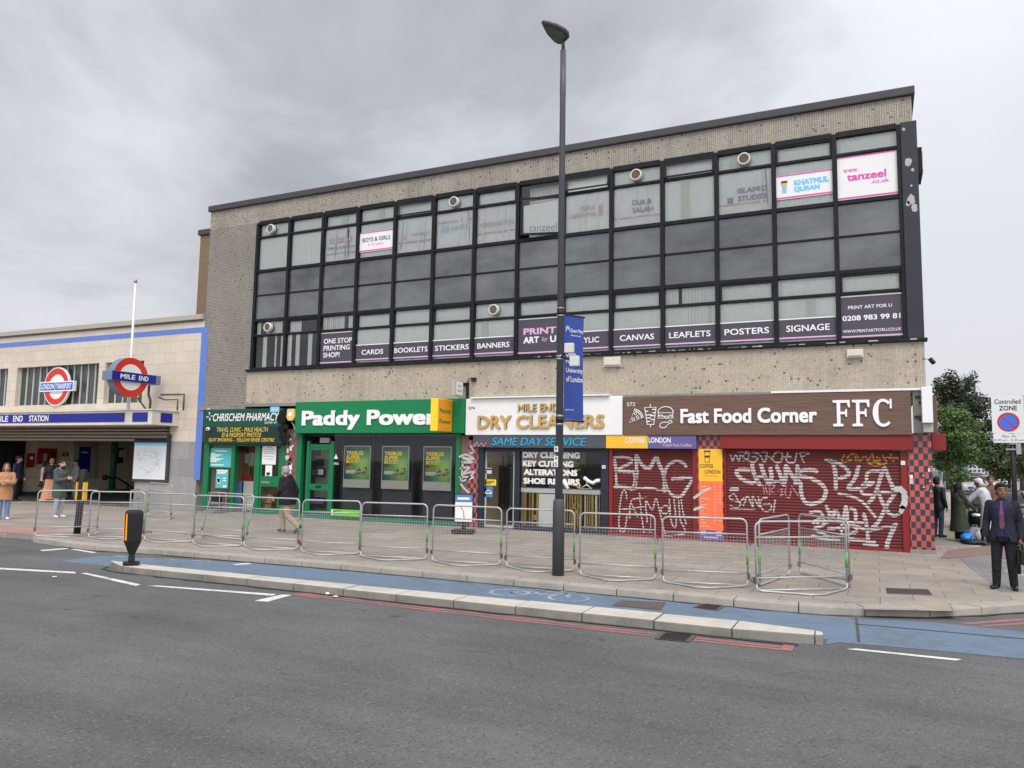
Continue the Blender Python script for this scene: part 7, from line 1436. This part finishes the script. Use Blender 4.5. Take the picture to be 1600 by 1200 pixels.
def make_car(label, body_mat, group='cars parked along the side street', name='parked_car'):
    """nose towards -y, origin on the ground in the middle"""
    root = thing(name, label, 'car', (0, 0, 0), group); b = MB(); wd = .90; n = 9
    # stations along the length: y, half width, sill, shoulder, (roof height or None)
    st_ = [(-2.20, .60, .30, .58), (-2.12, .78, .22, .70), (-1.80, .87, .20, .84), (-1.2, .90, .20, .94), (-.80, .90, .20, .99), (0, .91, .20, 1.0), (1.0, .91, .20, 1.0), (1.7, .89, .22, .98), (2.05, .82, .26, .92), (2.14, .70, .34, .80)]
    rings = [[(-w, y, s0+.08), (-w*1.0, y, (s0+s1)/2), (-w*.97, y, s1-.06), (-w*.80, y, s1+.015), (0, y, s1+.05), (w*.80, y, s1+.015), (w*.97, y, s1-.06), (w, y, (s0+s1)/2), (w, y, s0+.08), (w*.7, y, s0), (-w*.7, y, s0)] for y, w, s0, s1 in st_]
    b.loft(rings); b.build('body', body_mat, root)
    b = MB(); cab = [(-.85, .80, 1.0, 1.01), (-.20, .70, 1.0, 1.40), (.3, .66, 1.0, 1.46), (1.1, .66, 1.0, 1.43), (1.9, .74, .98, 1.0)]
    rings = [[(-.82, y, z0), (-w, y, z1-.05 if z1 > 1.1 else z1-.005), (-w*.8, y, z1), (w*.8, y, z1), (w, y, z1-.05 if z1 > 1.1 else z1-.005), (.82, y, z0)] for y, w, z0, z1 in cab]
    b.loft(rings); b.build('cabin_glass', M['carglass'], root)
    b = MB(); b.loft([[(-w*.86, y, z), (-w*.5, y, z+.025), (w*.5, y, z+.025), (w*.86, y, z), (w*.8, y, z-.02), (-w*.8, y, z-.02)] for y, w, z in ((-.16, .70, 1.40), (.3, .68, 1.455), (1.0, .68, 1.43), (1.25, .68, 1.38))])
    for s_ in (-1, 1): b.tube([(s_*.80, -.84, 1.0), (s_*.66, -.18, 1.40)], .03, 6); b.tube([(s_*.76, 1.85, 1.0), (s_*.64, 1.2, 1.39)], .04, 6); b.tube([(s_*.765, .45, 1.0), (s_*.65, .45, 1.42)], .03, 6)
    b.build('roof', body_mat, root)
    for s_ in (-1, 1):
        b = MB(); o = MB(); o.ball((0, 0, 0), (.17, .10, .075)); b.add([(s_*.60+p[0], -2.03+p[1]+.25*abs(p[0]+s_*0)*0, .70+p[2]+p[0]*s_*.15) for p in o.v], o.f, 0, True); b.build('headlight', cm('headlight_glass', (.62, .64, .66), .15, metal=.3), root)
        b = MB(); b.box(s_*.98-.09, s_*.98+.09, -.72, -.60, .98, 1.10); b.build('mirror', body_mat, root, bevel=.03)
        for y in (-1.38, 1.35):
            w = None; b = MB()
            for r_, x in ((.33, .92), (.30, .94)): pass
            circ_ = lambda x, r_: [(s_*x, y+r_*math.cos(2*math.pi*j/20), .33+r_*math.sin(2*math.pi*j/20)) for j in range(20)]
            b.loft([circ_(.70, .32), circ_(.72, .33), circ_(.91, .33), circ_(.93, .30)]); w = b.build('wheel', M['footrubber'], root)
            b = MB(); b.loft([circ_(.931, .22), circ_(.938, .20)]); b.build('rim', M['steel'], w)
    b = MB(); b.box(-.42, .42, -2.225, -2.16, .50, .66); b.box(-.62, .62, -2.20, -2.08, .26, .38); b.build('grille', M['black'], root, bevel=.02)
    b = MB(); b.box(-.26, .26, -2.235, -2.222, .40, .50); b.build('number_plate', M['letter'], root)
    b = MB(); b.ball((0, -2.23, .585), (.07, .02, .07)); b.tube([(-.36, -2.23, .585), (.36, -2.23, .585)], .014, 6); b.build('emblem', M['galv'], root)
    return root
carblack = cm('black_car_paint', (.010, .011, .013), .14, .05); carsilver = cm('silver_car_paint', (.36, .37, .38), .22, .05); carbeige = cm('beige_car_paint', (.40, .37, .31), .25, .05); carwhite = cm('white_car_paint', (.62, .63, .64), .22, .05); carred = cm('red_car_paint', (.24, .03, .03), .22, .05)
c = make_car('glossy black car with a chrome grille parked nearest the corner', carblack); c.location = (3.45, 8.3, ZR); c.rotation_euler.z = rad(-4)
cars = [((7.1, 52, ZR), -4, carsilver, 'silver car parked behind the black car'), ((9.0, 60, ZR), -4, carbeige, 'beige car parked on the far side of the street'), ((8.6, 78, ZR), -4, carwhite, 'white car parked in the distance on the near kerb'), ((10.6, 82, ZR), -4, carblack, 'far black car parked up the side street'), ((13.0, 84, ZR), -4, carwhite, 'far white car parked across the side street'), ((10.0, 98, ZR), -4, carsilver, 'far silver car parked near the end of the street'), ((12.4, 102, ZR), -4, carred, 'far red car parked near the end of the street'), ((15.2, 100, ZR), -4, carsilver, 'farthest pale car on the right of the street')]
for loc, rz, mt_, lab in cars:
    o = make_car(lab, mt_); o.location = loc; o.rotation_euler.z = rad(rz)
# trees
def leafmat(name, c0, c1):
    m, t, b = newmat(name); g = t.nodes.new('ShaderNodeNewGeometry'); rpi = g.outputs['Random Per Island']
    n = noise(t, ocoord(t), 1.1, 3.0); f = MA(t, 'ADD', MA(t, 'MULTIPLY', rpi, .6), MA(t, 'MULTIPLY', n, .4))
    t.links.new(MIX(t, f, c0, c1), b.inputs['Base Color']); b.inputs['Roughness'].default_value = .6; b.inputs['Transmission Weight'].default_value = 0.0
    b.inputs['Subsurface Weight'].default_value = 0.0; return m
LM = dict(green=leafmat('green_leaves', (.045, .10, .022), (.15, .245, .065)), dark=leafmat('dark_leaves', (.018, .032, .016), (.065, .09, .045)), deep=leafmat('deep_green_leaves', (.038, .066, .025), (.11, .155, .058)), mid=leafmat('mid_green_leaves', (.03, .06, .025), (.085, .13, .05)))
def tree(label, X, Y, h, cr, z0, lm, n, leaf, seed, droop=0.0, group='trees along the side street', trunk=.12, name='tree', wisps=0, off=0.0):
    rnd = random.Random(seed); root = thing(name, label, 'tree', (X, Y, 0), group)
    b = MB(); b.tube([(X, Y, ZR), (X+.03, Y, h*.3), (X-.05, Y+.05, h*.6), (X, Y, h*.9)], [trunk, trunk*.8, trunk*.5, trunk*.15], 9)
    tips = []
    for i in range(54):
        a = rnd.uniform(0, 6.28); zb = z0*.8+(h*.88-z0*.8)*rnd.random(); f = (zb-z0)/(h-z0); rr = cr*(1.05-abs(f-.35)*1.1)*rnd.uniform(.55, 1.05); ze = zb+rr*(.55-droop*1.3)*rnd.uniform(.5, 1.2)
        tip = (X+off*(.4+.6*f)+rr*math.cos(a), Y+rr*math.sin(a), min(max(ze, z0*.75), h)); tips.append(((X, Y, zb), tip)); b.tube([(X, Y, zb), ((X+tip[0])/2, (Y+tip[1])/2, (zb+tip[2])/2+.12), tip], [trunk*.28, trunk*.16, .01], 5)
    for i in range(wisps):
        a = rnd.uniform(0, 6.28); zb = h*rnd.uniform(.6, .85); q = (X+cr*.6*math.cos(a), Y+cr*.6*math.sin(a), zb+h*.22*rnd.uniform(.6, 1.2)); tips.append(((X, Y, zb), q)); b.tube([(X, Y, zb), q], [trunk*.15, .008], 4)
    b.build('trunk', M['bark'], root)
    V = []; Fc = []
    wts = [max(.25, (Vector(b_)-Vector(a_)).length) for a_, b_ in tips]
    for i in range(n):
        p0, p1 = rnd.choices(tips, wts)[0]; p0 = Vector(p0); p1 = Vector(p1); t_ = .3+.78*rnd.random()**.75; sg = cr*(.17-.10*t_)+.03
        p = p0.lerp(p1, t_)+Vector((rnd.gauss(0, sg), rnd.gauss(0, sg), rnd.gauss(-droop*.5*sg-t_*droop*.12*cr, sg*.8)))
        u_ = Vector((rnd.gauss(0, 1), rnd.gauss(0, 1), rnd.gauss(0, .6)-droop)).normalized(); v_ = u_.cross(Vector((rnd.gauss(0, 1), rnd.gauss(0, 1), rnd.gauss(0, 1)))).normalized(); s_ = leaf*rnd.uniform(.6, 1.4)
        o = len(V); V += [p-u_*s_, p+v_*s_*.5, p+u_*s_, p-v_*s_*.5]; Fc.append((o, o+1, o+2, o+3))
    b = MB(); b.add(V, Fc); b.build('crown', LM[lm], root); return root
def tree_at(label, pxc, ptop, Y, halfw, zlow, *a, **k):
    X, _ = wl(pxc, 700, Y); h = wl(pxc, ptop, Y)[1]; cr = wl(pxc+halfw, 700, Y)[0]-X; return tree(label, X, Y, h, cr, zlow, *a, **k)
tree_at('bright green drooping young tree beside the corner of the block', 1484, 608, 9.0, 52, 2.1, 'green', 15000, .045, 1, .3, trunk=.07)
tree_at('dark purplish tree with feathery top behind the bright green tree', 1496, 598, 18, 48, 2.6, 'dark', 13000, .065, 2, .1, trunk=.11, wisps=40, off=.85)
tree_at('low dark green tree behind the parking zone sign', 1574, 688, 52, 60, 1.8, 'deep', 20000, .13, 3, .2, trunk=.14)
tree_at('dark green tree behind the suited man at the right edge', 1622, 680, 38, 58, 1.9, 'deep', 10000, .09, 4, .3, trunk=.14)
tree_at('tall hazy green tree at the end of the side street', 1479, 690, 66, 26, 2.4, 'mid', 6000, .16, 5, .1, trunk=.2)
tree_at('broad green tree far along the right side of the street', 1594, 690, 64, 50, 2.0, 'mid', 7000, .18, 6, .15, trunk=.2)
tree_at('distant rounded tree on the left of the far street', 1474, 700, 120, 22, 2.0, 'mid', 4000, .25, 7, .1, trunk=.25)
tree_at('distant wide tree on the right of the far street', 1560, 705, 125, 26, 2.0, 'mid', 5000, .28, 8, .1, trunk=.25)
# far towers and the low garden wall
def tower_block(label, x0, x1, y, h, cols, rows, m):
    r = thing('tower_block', label, 'building', ((x0+x1)/2, y, 0), 'far blocks at the end of the street'); b = MB(); b.box(x0, x1, y, y+15, ZR, h); b.build('wall', m, r)
    for i in range(cols):
        b = MB(); xw = (x1-x0)/cols
        for k in range(rows): zz_ = 1.2+(h-2)*k/rows; b.box(x0+xw*(i+.22), x0+xw*(i+.78), y-.06, y-.01, zz_, zz_+(h-2)/rows*.55)
        b.build('window_column', M['stwin'], r)
    b = MB(); b.box(x0-.2, x1+.2, y-.2, y+15.2, h+.001, h+.5); b.build('roof', M['roof'], r)
tower_block('slim pale apartment tower in the hazy distance', wl(1512, 700, 175)[0], wl(1538, 700, 175)[0], 175, wl(1525, 690, 175)[1], 4, 7, cm('pale_tower', (.50, .52, .54), .9))
tower_block('low pale housing block behind the far trees', wl(1540, 700, 190)[0], wl(1640, 700, 190)[0], 190, wl(1580, 712, 190)[1], 8, 4, cm('pale_block', (.46, .46, .45), .9))
tower_block('blue grey housing block right of the slim tower', wl(1470, 700, 185)[0], wl(1511, 700, 185)[0], 185, wl(1490, 716, 185)[1], 5, 4, cm('bluegrey_block', (.34, .39, .46), .9))
r = thing('garden_wall', 'low dark hedge topped brick wall along the far side of the side street', 'wall', (14, 40, 0)); b = MB(); b.prism([(12.2, 10), (12.5, 10), (19.5, 110), (19.2, 110)], ZR, 1.0, 'z'); b.build('brickwork', M['brickred'], r)
rnd = random.Random(12); V = []; Fc = []
for i in range(9000):
    t_ = rnd.random()**1.5; p = Vector((12.4+7*t_+rnd.uniform(-.2, .5), 10+100*t_, .9+rnd.random()**.7*.9)); u_ = Vector((rnd.gauss(0, 1), rnd.gauss(0, 1), rnd.gauss(0, 1))).normalized(); v_ = u_.orthogonal().normalized(); s_ = .10*rnd.uniform(.7, 1.5); o = len(V); V += [p-u_*s_, p+v_*s_*.6, p+u_*s_, p-v_*s_*.6]; Fc.append((o, o+1, o+2, o+3))
b = MB(); b.add(V, Fc); b.build('hedge', LM['deep'], r)
solid('far_pavement', [(6.7, 1), (7.2, -1.5), (9, -3), (40, -3), (40, 120), (13.9, 120)], -.5, 0.0, M['paving'])
hz_obj = MB(); hz_obj.box(-60, 90, -30, 230, -1.2, 16)
def haze():
    m = bpy.data.materials.new('haze_air'); m.use_nodes = True; t = m.node_tree; t.nodes.clear(); o = t.nodes.new('ShaderNodeOutputMaterial'); v = t.nodes.new('ShaderNodeVolumePrincipled'); v.inputs['Color'].default_value = (.8, .83, .88, 1); v.inputs['Density'].default_value = .0016; t.links.new(v.outputs[0], o.inputs['Volume']); return m
